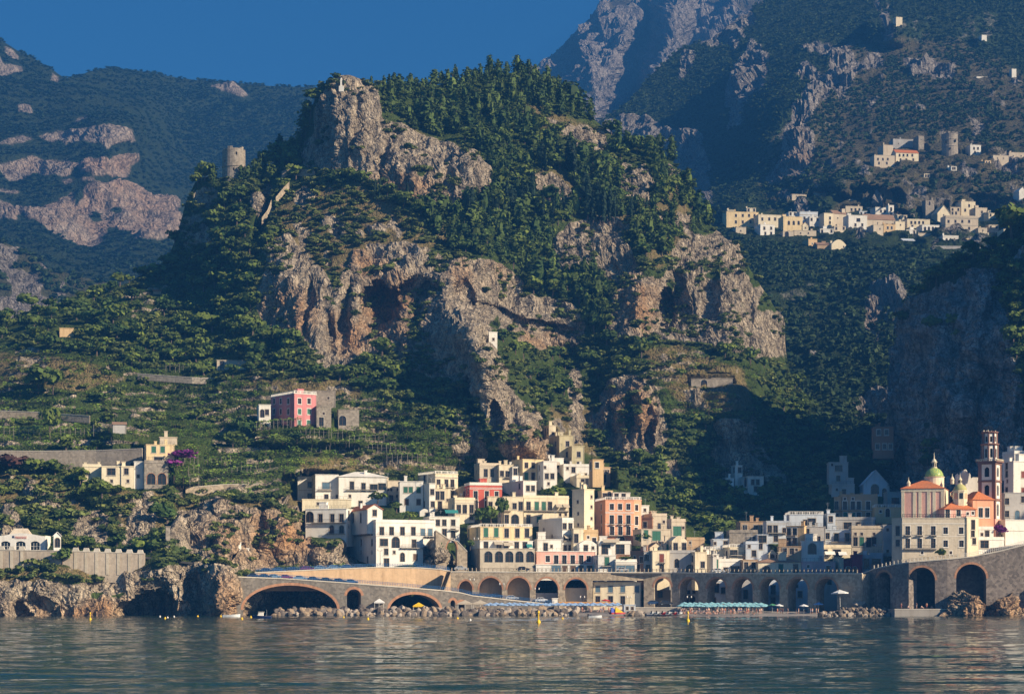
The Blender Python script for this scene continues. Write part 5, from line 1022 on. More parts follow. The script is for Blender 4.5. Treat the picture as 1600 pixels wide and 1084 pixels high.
def mk_cyp(n=130):
    t = rng.random(n); a = rng.uniform(0, 6.283, n); r = .085 * np.sin(np.pi * np.clip(t * .93 + .07, 0, 1)) ** .6 * rng.uniform(.8, 1.15, n)
    p = np.stack([r * np.cos(a), r * np.sin(a), .04 + .96 * t], 1); d = np.stack([np.cos(a), np.sin(a), .5 + 0 * a], 1)
    v, q = quads(p, d, rng.uniform(.03, .055, n), .8, .4); parts = [(v, q, np.repeat(rng.random(n), 4), 0)]
    v, q = core(.06, .44, .5, 6, 6); parts.append((v, q, .2, 0)); v, q = tubeq(-.08, .12, .02, .02); parts.append((v, q, .5, 1))
    return joinq(parts)
def mk_vine(n=80):
    p = rng.uniform(-.5, .5, (n, 3)); p[:, 2] = .25 + .75 * rng.random(n) ** .7 + .12 * np.sin(p[:, 0] * 9); d = np.tile([[0., -.55, .8]], (n, 1))
    v, q = quads(p, d, rng.uniform(.05, .10, n), .8, .45); parts = [(v, q, np.repeat(rng.random(n), 4), 0)]
    for x in (-.4, 0, .4): v, q = tubeq(-.3, .7, .012, .012, 4); v = v + np.array([x, 0, 0]); parts.append((v, q, .5, 1))
    return joinq(parts)
VAR = {'vine': [mk_vine() for _ in range(5)], 'pine': [mk_pine() for _ in range(6)], 'leaf': [mk_bush(200, int(rng.integers(8, 15)), rng.uniform(.7, 1.05), rng.uniform(.10, .14), rng.uniform(.3, .7)) for _ in range(8)], 'scrub': [mk_bush(120, int(rng.integers(5, 10)), rng.uniform(.6, 1), rng.uniform(.12, .18)) for _ in range(8)], 'cyp': [mk_cyp() for _ in range(4)], 'far': [mk_bush(26, 4, .8, .26) for _ in range(5)]}
def var_mesh(nm, var, mats):
    V, Q, T, Mi = var; c = np.stack([T * .25, T, T], 1)
    return big_mesh(nm, V, Q, mats, False, {'tint': c}, Mi)
def merge(name, vars_, mats, pos, hgt, wid, label, cat):
    """one mesh for the uncountable rest of a wood"""
    Vs = []; Qs = []; Ts = []; Ms = []; o = 0; n = len(pos)
    vi = rng.integers(0, len(vars_), n); rot = rng.uniform(0, 6.283, n); tr = rng.random(n)
    for k, (V, Q, T, Mi) in enumerate(vars_):
        ix = np.where(vi == k)[0]
        if not len(ix): continue
        c, s = np.cos(rot[ix])[:, None], np.sin(rot[ix])[:, None]; w = wid[ix][:, None]
        x = (V[None, :, 0] * c - V[None, :, 1] * s) * w + pos[ix, 0:1]; y = (V[None, :, 0] * s + V[None, :, 1] * c) * w + pos[ix, 1:2]
        z = V[None, :, 2] * hgt[ix][:, None] + pos[ix, 2:3]; nv = len(V)
        Vs.append(np.stack([x, y, z], -1).reshape(-1, 3)); Qs.append((Q[None] + (np.arange(len(ix)) * nv)[:, None, None] + o).reshape(-1, 4)); o += nv * len(ix)
        t = T[None] * .25 + tr[ix][:, None]; Ts.append(np.stack([t, np.broadcast_to(T[None], t.shape), t], -1).reshape(-1, 3)); Ms.append(np.tile(Mi, len(ix)))
    me = big_mesh(name, np.concatenate(Vs), np.concatenate(Qs), mats, False, {'tint': np.concatenate(Ts)}, np.concatenate(Ms))
    ob = link(bpy.data.objects.new(name, me)); tag(ob, label, cat, None, 'stuff'); return ob
_pool = {}
def plant(name, kind, mats, p, h, w, label, cat, group):
    key = (name, kind, mats[0].name)
    if key not in _pool: _pool[key] = [var_mesh(name, v, mats) for v in VAR[kind]]
    o = bpy.data.objects.new(name, random.choice(_pool[key])); o.location = tuple(float(a) for a in p); o.rotation_euler = (0, 0, random.uniform(0, 6.28)); q_ = random.uniform(.75, 1.3); o.scale = (w * q_, w / q_, h); o.rotation_euler.x = random.uniform(-.08, .08)
    return tag(link(o), label, cat, group)
random.seed(5)

TOWN = [(560, 890), (560, 800), (700, 800), (880, 800), (1075, 830), (1110, 850), (1300, 850), (1440, 830), (1500, 990), (355, 990), (370, 900)]
BARE = [[(-50, 840), (75, 825), (100, 858), (250, 868), (250, 905), (100, 905), (100, 880), (-50, 880)], [(140, 720), (285, 700), (285, 690), (210, 685), (160, 700)], [(408, 615), (530, 610), (530, 672), (408, 672)], [(-300, 918), (600, 905), (600, 990), (-300, 990)]]
PINE = [([(590, 150), (600, 128), (640, 128), (700, 128), (720, 112), (760, 108), (840, 112), (880, 132), (935, 188), (900, 192), (850, 182), (790, 172), (760, 180), (700, 215), (640, 204), (605, 178)], 'on the rounded wooded summit of the mountain'),
        ([(700, 190), (790, 172), (850, 205), (885, 240), (835, 265), (800, 268), (795, 310), (770, 300), (760, 255), (740, 232), (690, 212)], 'in the ravine wood below the mountain summit'),
        ([(640, 330), (700, 325), (770, 300), (830, 303), (850, 330), (900, 330), (880, 352), (862, 400), (835, 425), (750, 405), (700, 390)], 'in the wood along the foot of the pale summit cliff'),
        ([(885, 240), (960, 250), (975, 305), (1000, 330), (965, 350), (940, 340), (900, 345), (885, 300)], 'among cypresses right of the summit cliff'),
        ([(815, 420), (860, 400), (870, 425), (900, 425), (940, 382), (955, 410), (952, 500), (920, 500), (890, 472), (832, 468)], 'in the dark wood between the two lower cliffs'),
        ([(960, 235), (1000, 218), (1050, 250), (1085, 315), (1110, 350), (1060, 400), (1005, 400), (990, 345), (1030, 300), (1020, 255)], 'on the right shoulder of the mountain'),
        ([(493, 140), (515, 110), (590, 115), (592, 138), (560, 124), (515, 130)], 'on top of the pale summit cliff'),
        ([(424, 265), (440, 215), (478, 205), (472, 262)], 'in the dark clump left of the summit cliff'),
        ([(300, 300), (312, 262), (345, 275), (345, 300)], 'below the ruined round watchtower'), ([(370, 285), (400, 262), (455, 270), (450, 290)], 'on the saddle right of the watchtower')]
LEAFG = [([(0, 430), (290, 400), (560, 560), (540, 600), (330, 600), (0, 545)], 'grey green leafy tree on the hillside left of the lower cliff', 'trees on the left hillside'),
         ([(280, 290), (480, 280), (430, 560), (290, 420)], 'dark leafy tree on the slope below the ruined watchtower', 'trees below the watchtower'),
         ([(430, 270), (760, 290), (730, 440), (430, 420)], 'leafy tree on the brushy slope between the two pale cliffs', 'trees between the cliffs'),
         ([(540, 540), (760, 560), (780, 740), (540, 740)], 'bright leafy tree beneath the cave cliff above the white houses', 'trees beneath the cave cliff'),
         ([(-200, 535), (540, 560), (500, 790), (-200, 740)], 'round leafy tree among the stone terraces around the pink villa', 'trees on the terraces'),
         ([(-200, 735), (480, 740), (480, 910), (-200, 910)], 'leafy tree on the rough bank above the coast road', 'trees above the coast road'),
         ([(780, 480), (1000, 480), (1070, 860), (800, 740)], 'dark leafy tree in the gully behind the stacked town houses', 'trees in the gully behind the town'),
         ([(1000, 480), (1420, 480), (1420, 860), (1000, 860)], 'dark leafy tree on the lower slope at the mouth of the side valley', 'trees at the valley mouth'),
         ([(700, 100), (1300, 100), (1300, 600), (700, 600)], 'leafy tree at the edge of the pine woods on the mountain', 'trees at the edge of the pine woods')]
def pick(polys, px, py, default):
    for q in polys:
        if inpoly(np.array([px]), np.array([py]), q[0])[0]: return q
    return default
def scatter(sh, ntry, kindf):
    """dart throwing over the sheet; kindf(px,py,rock,dry,level,n) -> arrays of kind index, height, width (0 = nothing)"""
    nr, nc = sh.PX.shape; span = sh.PY[-1] - sh.PY[0]; pr = span / span.sum()
    c = rng.choice(nc, ntry, p=pr); r = rng.integers(0, nr, ntry)
    px, py = sh.PX[r, c], sh.PY[r, c]
    k, h, w = kindf(px, py, sh.rock[r, c], sh.dry[r, c], sh.level[r, c], sh.N[r, c], sh.wide[r, c])
    for x0, x1, pt, pb, Yh, dep in CLEAR:
        if abs(Yh - sh.P[nr // 2, nc // 2, 1]) < 700: k[(px > x0 - 7) & (px < x1 + 7) & (py > pt - 6) & (py < pb + 7)] = -1
    Y = sh.P[r, c, 1]; rad = w * F / Y * .30; occ = {}; keep = []
    for i in np.where(k >= 0)[0]:
        a, b = int(px[i] // 24), int(py[i] // 24); ok = True
        for da in (-1, 0, 1):
            for db in (-1, 0, 1):
                for j in occ.get((a + da, b + db), ()):
                    if (px[i] - px[j]) ** 2 + 1.8 * (py[i] - py[j]) ** 2 < (.5 * (rad[i] + rad[j])) ** 2 * 2.2: ok = False; break
                if not ok: break
            if not ok: break
        if ok: occ.setdefault((a, b), []).append(i); keep.append(i)
    keep = np.array(keep); pos = sh.P[r[keep], c[keep]].copy(); pos[:, 2] -= .12 * h[keep]
    return px[keep], py[keep], pos, k[keep], h[keep], w[keep]
def kindA(px, py, rock, dry, lev, N, wide):
    n = len(px); k = np.full(n, -1); h = np.zeros(n); w = np.zeros(n); u = rng.random(n); cl = fbm(px, py, px * 0, 34, 3, 301); c2 = fbm(px, py, px * 0, 12, 3, 302)
    pine = np.zeros(n, bool)
    for q, _ in PINE: pine |= inpoly(px + 8 * cl, py + 8 * cl, q)
    excl = inpoly(px, py, TOWN)
    for q in BARE: excl |= inpoly(px, py, q)
    near_rock = wide > .10; veg = (rock < .3) & ~excl
    ter = lev >= 0
    pine0 = pine; veg &= ~(pine & (c2 < -.38)); pine = pine & ~((c2 < -.26) & (u < .6))
    m = veg & pine0 & ~pine; k[m] = 2; w[m] = rng.uniform(1.8, 4, m.sum()); h[m] = w[m] * .65
    m = veg & pine & ((u < .74) | (py < 215)); k[m] = 0; h[m] = rng.uniform(7, 15, m.sum()) * np.where(py[m] < 150, .72, 1) * np.where(wide[m] > .2, .75, 1); w[m] = h[m] * rng.uniform(.6, 1.0, m.sum())
    m = veg & pine & ~((u < .74) | (py < 215)); k[m] = 1; w[m] = rng.uniform(4.5, 8.5, m.sum()); h[m] = w[m] * rng.uniform(.8, 1.15, m.sum())
    pine = pine0
    m = veg & ~pine & ~ter & ((dry < .4) | (c2 > -.15)) & (u < .85); big = rng.random(n)
    near = 1.0 - .15 * (py > 600)
    bigok = (big < .5) & (dry < .5) & ~near_rock; mm = m & bigok; k[mm] = 1; w[mm] = rng.uniform(5.0, 9.5, mm.sum()) * near[mm]; h[mm] = w[mm] * rng.uniform(.62, .9, mm.sum())
    mm = m & ~bigok; k[mm] = 2; w[mm] = rng.uniform(2.2, 5.5, mm.sum()); h[mm] = w[mm] * rng.uniform(.5, .8, mm.sum())
    m = veg & ~pine & ter & (lev > .45) & (u < .85 - .5 * (dry > .5)); big = rng.random(n)
    mm = m & (big < .05); k[mm] = 1; w[mm] = rng.uniform(4, 8, mm.sum()); h[mm] = w[mm] * rng.uniform(.6, .85, mm.sum())
    mm = m & (big >= .05) & (big < .2); k[mm] = 2; w[mm] = rng.uniform(1.6, 3.4, mm.sum()); h[mm] = w[mm] * rng.uniform(.5, .8, mm.sum())
    mm = m & (big >= .2); k[mm] = 3; w[mm] = rng.uniform(2.6, 5.4, mm.sum()); h[mm] = rng.uniform(1.3, 2.4, mm.sum())
    intown = inpoly(px, py, [(455, 770), (470, 735), (560, 732), (640, 740), (735, 735), (745, 712), (850, 690), (855, 660), (915, 680), (955, 712), (1010, 770), (1075, 840), (700, 840), (560, 830)])
    m = intown & (k >= 0); k[m] = 2; w[m] = rng.uniform(1.5, 3.2, m.sum()); h[m] = w[m] * .6
    m = (rock > .5) & ~excl & (cl > .02) & (N[:, 2] > -.05) & (u < .22 + .5 * (cl > .3)); k[m] = 2; w[m] = rng.uniform(1.4, 4.4, m.sum()); h[m] = w[m] * rng.uniform(.55, .9, m.sum())
    return k, h, w
px_, py_, pos_, k_, h_, w_ = scatter(A, 46000, kindA)
inview = (px_ > 4) & (px_ < 1396) & (py_ > 0)
app = h_ / pos_[:, 1] * inview
def split(k, nmax):
    ix = np.where(k_ == k)[0]; o = ix[np.argsort(-app[ix])]; return o[:nmax], o[nmax:]
i0, r0 = split(0, 300)
for i in i0:
    q = pick(PINE, px_[i], py_[i], (None, 'at the edge of the mountain wood'))
    plant('pine_tree', 'pine', [M_pine, M_bark], pos_[i], h_[i], w_[i], 'dark green pine tree ' + q[1], 'tree', 'pines ' + q[1])
i1, r1 = split(1, 300)
for i in i1:
    q = pick(LEAFG, px_[i], py_[i], (None, 'leafy tree standing on the open mountain side', 'trees on the open mountain side'))
    plant('leafy_tree', 'leaf', [M_leaf, M_bark], pos_[i], h_[i], w_[i], q[1], 'tree', q[2])
SHG = [([(400, 370), (930, 370), (930, 730), (400, 730)], 'low round bush rooted on the big cave cliff', 'bushes on the cave cliff'),
       ([(930, 340), (1240, 340), (1240, 580), (930, 580)], 'low round bush rooted on the grey cliff at right of the mountain', 'bushes on the right cliff'),
       ([(460, 110), (960, 110), (960, 330), (460, 330)], 'low round bush rooted on the pale summit cliff', 'bushes on the summit cliff'),
       ([(-200, 740), (600, 740), (600, 990), (-200, 990)], 'low bush on the rocky bank beside the coast road', 'bushes beside the coast road'),
       ([(-200, 520), (760, 560), (760, 760), (-200, 760)], 'low bush growing on a stone terrace of the left slope', 'bushes on the stone terraces')]
i2, r2 = split(2, 300)
for i in i2:
    q = pick(SHG, px_[i], py_[i], (None, 'low green bush on the rough ground of the mountain', 'bushes on the rough mountain ground'))
    plant('bush', 'scrub', [M_scrub, M_bark], pos_[i], h_[i], w_[i], q[1], 'bush', q[2])
if len(r0): merge('pine_wood', VAR['pine'], [M_pine, M_bark], pos_[r0], h_[r0], w_[r0], 'rest of the dark pine wood on the mountain', 'wood')
merge('hillside_wood', VAR['leaf'], [M_leaf, M_bark], pos_[r1], h_[r1], w_[r1], 'rest of the leafy wood covering the hillsides', 'wood')
merge('scrub', VAR['scrub'], [M_scrub, M_bark], pos_[r2], h_[r2], w_[r2], 'low scrub covering rocks and slopes', 'scrub')
ix = np.where(k_ == 3)[0]
merge('terrace_vines', VAR['vine'], [M_vine, M_bark], pos_[ix], h_[ix], w_[ix], 'rows of vines and vegetables on the terraces', 'vines')
# cypresses: photo column, foot row, height in photo pixels
CYP = [(585, 308, 30), (592, 310, 30), (636, 312, 28), (675, 328, 32), (706, 338, 22), (730, 338, 44), (737, 340, 48), (757, 332, 34), (770, 330, 30), (792, 338, 52), (799, 340, 50), (806, 338, 42), (815, 330, 44), (823, 326, 40), (834, 326, 58), (845, 265, 44), (852, 268, 40), (870, 255, 38), (888, 270, 56), (893, 280, 60), (899, 290, 52), (880, 330, 38), (908, 330, 60), (917, 340, 66), (925, 345, 56), (935, 345, 60), (942, 350, 50), (951, 345, 60), (960, 345, 40), (848, 345, 40), (862, 350, 44), (775, 345, 36), (1010, 340, 34), (985, 350, 44)]
for x, y, hp in CYP:
    p = A.at(x, y); h = hp * p[1] / F
    plant('cypress', 'cyp', [M_cyp, M_bark], (p[0], p[1] - 1.5, p[2] - .4), h, h * random.uniform(.75, 1.15), 'slim dark cypress %s' % ('at the foot of the pale summit cliff' if x < 780 else 'on the wooded ridge right of the summit cliff'), 'tree', 'cypresses %s' % ('below the summit cliff' if x < 780 else 'on the wooded ridge'))
def kindB(px, py, rock, dry, lev, N, wide):
    n = len(px); k = np.full(n, -1); u = rng.random(n); cl = fbm(px, py, px * 0, 50, 3, 401); far = np.interp(py, [0, 300, 700], [1.3, 1.1, .9])
    m = (rock < .5) & (px > 900) & (px < 1680) & (u < np.where((dry > .3) & (cl < .05), .25, 1)) & ((lev < 0) | (lev > .5)); m &= ~((px < 1130) & (py > 380)) & ~((px > 1410) & (py > 470))
    vil = inpoly(px, py, [(1135, 335), (1300, 320), (1560, 312), (1560, 385), (1420, 385), (1330, 392), (1260, 385), (1140, 372)]); m &= ~(vil & (u > .2))
    k[m] = 0; w = rng.uniform(2.6, 6.0, n) * np.interp(py, [0, 200, 330, 700], [.95, .95, 1.1, 1.15]); return k, w * rng.uniform(.6, .9, n), w
_, _, pB, _, hB, wB = scatter(B, 70000, kindB)
merge('valley_wood', VAR['far'], [M_far, M_bark], pB, hB, wB, 'far wooded slope around and above the upper village', 'wood')
def kindL(px, py, rock, dry, lev, N, wide):
    n = len(px); k = np.full(n, -1); k[(rock < .1) & (px < 520) ] = 0; w = rng.uniform(5, 9, n); return k, w * rng.uniform(.35, .55, n), w
_, _, pL, _, hL, wL = scatter(Lm, 60000, kindL)
merge('far_wood', VAR['far'], [M_far2, M_bark], pL, hL, wL, 'woods on the distant hazy mountains at left', 'wood')
_, _, pL, _, hL, wL = scatter(Mm, 1500, lambda px, py, rock, dry, lev, N, wide: (np.where(rock < .5, 0, -1), rng.uniform(4, 7, len(px)), rng.uniform(5, 11, len(px))))
merge('left_wood', VAR['far'], [M_far, M_bark], pL, hL, wL, 'trees on the hazy rocky slope at far left', 'wood')
def kindE(px, py, rock, dry, lev, N, wide):
    n = len(px); k = np.full(n, -1); u = rng.random(n); m = ((rock < .4) | (u < .008)) & (px < 1900) & (py < 760); k[m] = 0; w = rng.uniform(3, 8, n); return k, w * rng.uniform(.6, .95, n), w
qx, qy, pE, _, hE, wE = scatter(E, 5000, kindE)
vis = (qx < 1600) & (qy > 330); o = np.argsort(-(hE * vis)); ne = min(90, int(vis.sum()))
for i in o[:ne]: plant('headland_tree', 'leaf', [M_leaf, M_bark], pE[i], hE[i], wE[i], 'dark tree or bush on the shaded headland behind the church', 'tree', 'trees on the shaded headland')
merge('headland_scrub', VAR['scrub'], [M_scrub, M_bark], pE[o[ne:]], hE[o[ne:]], wE[o[ne:]], 'scrub on the shaded headland', 'scrub')
# the umbrella-shaped tree on the dark headland and single trees of the left slope
for x, y, hp, wp, lab in ((1578, 372, 46, 52, 'dark spreading tree on the brow of the shaded headland'), (1462, 448, 30, 40, 'bushy dark tree at the shaded headland upper left corner'), (125, 470, 16, 14, 'lone small tree on the skyline of the left hillside'), (80, 684, 44, 30, 'dark conical tree beside the terraces left of yellow house'), (385, 690, 36, 36, 'round dark tree below left of the pink villa'), (60, 612, 40, 46, 'broad dark tree on the terraces at the left edge'), (84, 614, 32, 40, 'smaller dark tree touching the broad one on the left terraces')):
    sh = E if x > 1400 else A; p = sh.at(x, y); q = p[1] / F
    plant('leafy_tree', 'leaf', [M_leaf, M_bark], (p[0], p[1] - 2, p[2] - .5), hp * q, wp * q, lab, 'tree', None)
for x, y, hp, wp, mt, lab in ((20, 738, 26, 48, M_red, 'reddish brown round tree under the long wall at left'), (285, 725, 20, 40, M_boug, 'purple bougainvillea beside the yellow house'), (270, 735, 16, 30, M_boug, 'purple bougainvillea trailing right of the arched terrace'), (1563, 838, 16, 20, M_boug, 'purple flowering bush below the bell tower')):
    Y = {285: 655, 270: 652, 1563: 619}.get(x) or A.at(x, y)[1] - 2
    plant('flowering_tree', 'leaf', [mt, M_bark], PW(x, y, Y), hp * Y / F, wp * Y / F, lab, 'tree', None)
# ------------------------------------------------------------------ arcades, bridge, roads
def ipx(pts, px): return np.interp(px, [p[0] for p in pts], [p[1] for p in pts])
def arcade(name, label, cat, path, top, arches, z0, thick, mat, ringmat=None, openings=(), ends=(), ring=.55, root=None):
    """path [(px,Y)], top [(px,py)], arches [(px0,px1,crown_py,spring_py)] through-going vaults; openings = flat-headed"""
    pa, pb = path[0][0], path[-1][0]; xs = {pa, pb} | {p[0] for p in path} | {p[0] for p in top}
    N_ = 18
    for a in arches:
        for i in range(N_ + 1): xs.add(round(a[0] + (a[1] - a[0]) * (.5 - .5 * math.cos(math.pi * i / N_)), 3))
    for o in openings: xs |= {o[0], o[1]}
    xs = sorted(x for x in xs if pa <= x <= pb)
    P = [np.array([xat(x, ipx(path, x)), ipx(path, x)]) for x in xs]
    T = [zat(ipx(top, x), p[1]) for x, p in zip(xs, P)]
    nrm = []
    for i in range(len(P)):
        d = P[min(i + 1, len(P) - 1)] - P[max(i - 1, 0)]; d /= np.linalg.norm(d); nrm.append(np.array([-d[1], d[0]]))
    B_ = [p + n * thick for p, n in zip(P, nrm)]
    def low(x):
        for a0, a1, cr, sp in arches:
            if a0 - 1e-6 <= x <= a1 + 1e-6:
                Y = ipx(path, (a0 + a1) / 2); zc, zs = zat(cr, Y), zat(sp, Y); q = (2 * (x - a0) / (a1 - a0) - 1); return zs + (zc - zs) * math.sqrt(max(0, 1 - q * q))
        for o in openings:
            if o[0] <= x <= o[1]: return zat(o[2], ipx(path, x))
        return None
    mb = MB()
    for i in range(len(xs) - 1):
        m = (xs[i] + xs[i + 1]) / 2; hole = low(m) is not None
        la = low(xs[i]) if hole else z0; lb = low(xs[i + 1]) if hole else z0
        f = lambda k, z: (P[k][0], P[k][1], z); g = lambda k, z: (B_[k][0], B_[k][1], z)
        mb.face([f(i, la), f(i + 1, lb), f(i + 1, T[i + 1]), f(i, T[i])]); mb.face([g(i + 1, lb), g(i, la), g(i, T[i]), g(i + 1, T[i + 1])])
        mb.face([f(i, T[i]), f(i + 1, T[i + 1]), g(i + 1, T[i + 1]), g(i, T[i])])
        if hole: mb.face([f(i, la), g(i, la), g(i + 1, lb), f(i + 1, lb)])
        for k, nb in ((i, i - 1), (i + 1, i + 1)):
            other = None if nb < 0 or nb >= len(xs) - 1 else low((xs[nb] + xs[nb + 1]) / 2)
            if not hole and (other is not None or nb < 0 or nb >= len(xs) - 1):
                zt = low(xs[k]) if other is not None else T[k]
                mb.face([f(k, z0), g(k, z0), g(k, zt), f(k, zt)])
    mid = P[len(P) // 2]; base = (mid[0], mid[1], z0)
    if root is None: root = empty(name, base, label, cat)
    else: base = tuple(root.location)
    mb.build('arcade_wall' if arches else 'wall', [mat], root, base)
    cp = MB()                                                     # coping along the top
    for i in range(len(xs) - 1):
        q = []
        for k in (i, i + 1):
            o, n_ = P[k] - nrm[k] * .14, P[k] + nrm[k] * .5; q += [(o[0], o[1], T[k] + .003), (n_[0], n_[1], T[k] + .003)]
        cp.hexa([q[0], q[2], q[3], q[1]] + [(x, y, z + .30) for x, y, z in (q[0], q[2], q[3], q[1])])
    cp.build('coping', [M_cope], root, base)
    if ringmat:
        for a0, a1, cr, sp in arches:
            r = MB(); Y = ipx(path, (a0 + a1) / 2); zc, zs = zat(cr, Y), zat(sp, Y); c = (a0 + a1) / 2; hw = (a1 - a0) / 2; rp = ring * F / Y
            for i in range(20):
                pts = []
                for t in (math.pi * (1 - i / 20), math.pi * (1 - (i + 1) / 20)):
                    for e in (0, 1):
                        x = c + (hw + e * rp) * math.cos(t); z = zs + (zc - zs + e * ring) * math.sin(t); x = min(max(x, pa), pb); yy = ipx(path, x); pts.append((xat(x, yy), yy, z))
                k = int(np.argmin([abs(x - c) for x in xs])); n2 = nrm[k]
                q = [(p[0] - n2[0] * .05, p[1] - n2[1] * .05, p[2]) for p in pts]; w = [(p[0] + n2[0] * .3, p[1] + n2[1] * .3, p[2]) for p in pts]
                r.hexa([q[0], w[0], w[2], q[2], q[1], w[1], w[3], q[3]])
            r.build('arch_ring', [ringmat], root, base)
    return root, xs, P, T, nrm
M_cope = plaster('pale_coping_stone', (.62, .55, .44), .4)
M_grav = plaster('grey_beach_gravel', (.30, .265, .23), .6, .3); M_road = plaster('asphalt', (.06, .058, .055), .2)
M_conc = plaster('quay_concrete', (.36, .32, .27), .6)
VP = [(704, 633), (925, 634), (1005, 635), (1050, 633), (1120, 626), (1210, 616), (1300, 606), (1347, 601)]
VT = [(704, 893.5), (1050, 895), (1200, 896.5), (1347, 896.5)]
vroot, vxs, vP, vT, vN = arcade('viaduct', 'long stone road viaduct with brick trimmed arches along the beach', 'viaduct', VP, VT,
    [(717, 738, 907, 921), (749, 784, 902, 921), (793, 828, 902, 921), (837, 872, 903, 921), (883, 917, 904, 921), (1022, 1048, 903, 917), (1062, 1091, 903, 919), (1105, 1134, 903, 919), (1146, 1176, 903, 920), (1188, 1218, 903, 920), (1231, 1262, 903, 920), (1275, 1308, 903, 921)],
    1.0, 5.5, M_stone, M_brick, openings=[(926, 1006, 906.5)])
# blind back walls in the left arches, parapet posts on top
for x0, x1 in ((706, 788), (788, 832)):
    m = MB(); Y = 637.2; m.hexa([(xat(x0, Y), Y, 1), (xat(x1, Y), Y, 1), (xat(x1, Y), Y + .5, 1), (xat(x0, Y), Y + .5, 1), (xat(x0, Y), Y, 12.9), (xat(x1, Y), Y, 12.9), (xat(x1, Y), Y + .5, 12.9), (xat(x0, Y), Y + .5, 12.9)])
    m.build('back_wall', [M_ochrewall], vroot, tuple(vroot.location))
for x0, x1, top, col in ((832, 875, 926, MW['G']), (878, 922, 918, MW['B'])):
    m = MB(); Y = 637.5; zt = zat(top, Y); a, b = xat(x0, Y), xat(x1, Y); m.box(a, Y, 1, b, Y + 3, zt); o = m.build('house_front', [col], vroot, tuple(vroot.location))
def posts(root, xs0, xs1, step, path, top, h, mat, off=.18, w=.14, railmat=None):
    """parapet: one part holding the row of posts, one part for the rails"""
    base = tuple(root.location); x = xs0; m = MB(); r = MB(); prev = None
    while x <= xs1:
        Y = ipx(path, x) + off; z = zat(ipx(top, x), Y) + .31; X = xat(x, Y); m.box(X - w, Y - w, z, X + w, Y + w, z + h)
        if prev:
            for f_ in (.5, .92): r.tube((prev[0], prev[1], prev[2] + h * f_), (X, Y, z + h * f_), .04, n=4)
        prev = (X, Y, z); x += step
    m.build('parapet_posts', [mat], root, base); r.build('railing', [railmat or M_iron], root, base)
def deck(name, pts, back, mat=None, th=.6):
    """road slab: pts [(px, py, Y)] along its sea edge, carried back metres inland"""
    m = MB(); P = [PW(*p) for p in pts]
    for a, b in zip(P[:-1], P[1:]):
        d = np.array([b[0] - a[0], b[1] - a[1]]); d /= np.linalg.norm(d); n = np.array([-d[1], d[0]]) * back
        m.hexa([(a[0], a[1], a[2] - th), (b[0], b[1], b[2] - th), (b[0] + n[0], b[1] + n[1], b[2] - th), (a[0] + n[0], a[1] + n[1], a[2] - th), a, b, (b[0] + n[0], b[1] + n[1], b[2]), (a[0] + n[0], a[1] + n[1], a[2])])
    o = m.build(name, [mat or M_road]); tag(o, kind='structure'); return o
posts(vroot, 706, 1345, 6.4, VP, VT, 1.0, M_stone)
deck('coast_road', [(704, 894, 633.6), (925, 894, 634.6), (1050, 895.6, 633.6), (1120, 896, 626.6), (1210, 897, 616.6), (1300, 897, 606.6), (1347, 897, 601.6)], 14)
# building filling the wide bay of the viaduct
H('p', 'house', 'plain cream building with two window rows filling the wide viaduct bay', 'house', 927, 1002, 910, 946, 'C', 0, 3, 'wl920:934,954,973,995;t938:934,954,973', Y=636.2, clutter=0, roof='none', sink=2, bal='')
# lower road bridge with two big brick arches, ramp down to the beach
BP = [(368, 606), (450, 609), (560, 612), (640, 615), (720, 620), (800, 624), (872, 627)]
BT = [(368, 901.5), (440, 904), (541, 911), (620, 917), (692, 923), (720, 926.5), (738, 931), (800, 938), (872, 945.5)]
broot, *_ = arcade('bridge', 'grey stone road bridge with two wide brick arches and a ramp', 'bridge', BP, BT,
    [(380, 527, 914, 952), (542, 564, 920, 930), (609, 687, 928, 952), (704, 711, 937, 941), (716, 726, 940, 944)], .2, 6, plaster('dark_bridge_stone', (.27, .235, .19), .7, .8), M_brick, ring=.75)
M_bluerail = plain('blue_railing_paint', (.05, .15, .32), .5)
posts(broot, 400, 868, 2.6, BP, BT, 1.0, M_bluerail, .15, .045, M_bluerail)
deck('ramp_road', [(366, 902, 606.4), (440, 904.5, 609.2), (541, 911.5, 611.9), (620, 917.5, 614.8), (692, 923.5, 618.6), (738, 931.5, 621.5), (800, 938.5, 624.4), (874, 946, 627.4)], 12)
UP = [(398, 619), (515, 624), (594, 628), (650, 631), (688, 632), (704, 633)]
UT = [(398, 895), (515, 889.5), (594, 886.5), (657, 887.5), (690, 890), (704, 893)]
uroot, *_ = arcade('retaining_wall', 'stained ochre retaining wall between the two coast roads', 'wall', UP, UT, [], 7.2, 1.2, M_ochrewall)
posts(uroot, 400, 702, 2.6, UP, UT, 1.0, M_bluerail, .15, .045, M_bluerail)
deck('upper_road', [(392, 895.6, 619), (515, 890, 624.4), (594, 887, 628.4), (657, 888, 631.6), (704, 893.6, 633.4)], 14)
deck('upper_road_curve', [(330, 893, 612), (366, 899, 612), (398, 896, 619.4)], 10)
st = MB()
for i in range(22):
    f = i / 22; x = 704 - 11 * f; z0_ = zat(892, 632) * (1 - f) + zat(921.5, 619) * f; X = xat(x, 630.6); st.box(X - 1.0, 626, z0_ - .5, X + .2, 631.0, z0_)
st = st.build('stair', [M_stone]); tag(st, 'dark stone stair descending from the upper road to the ramp', 'stair')
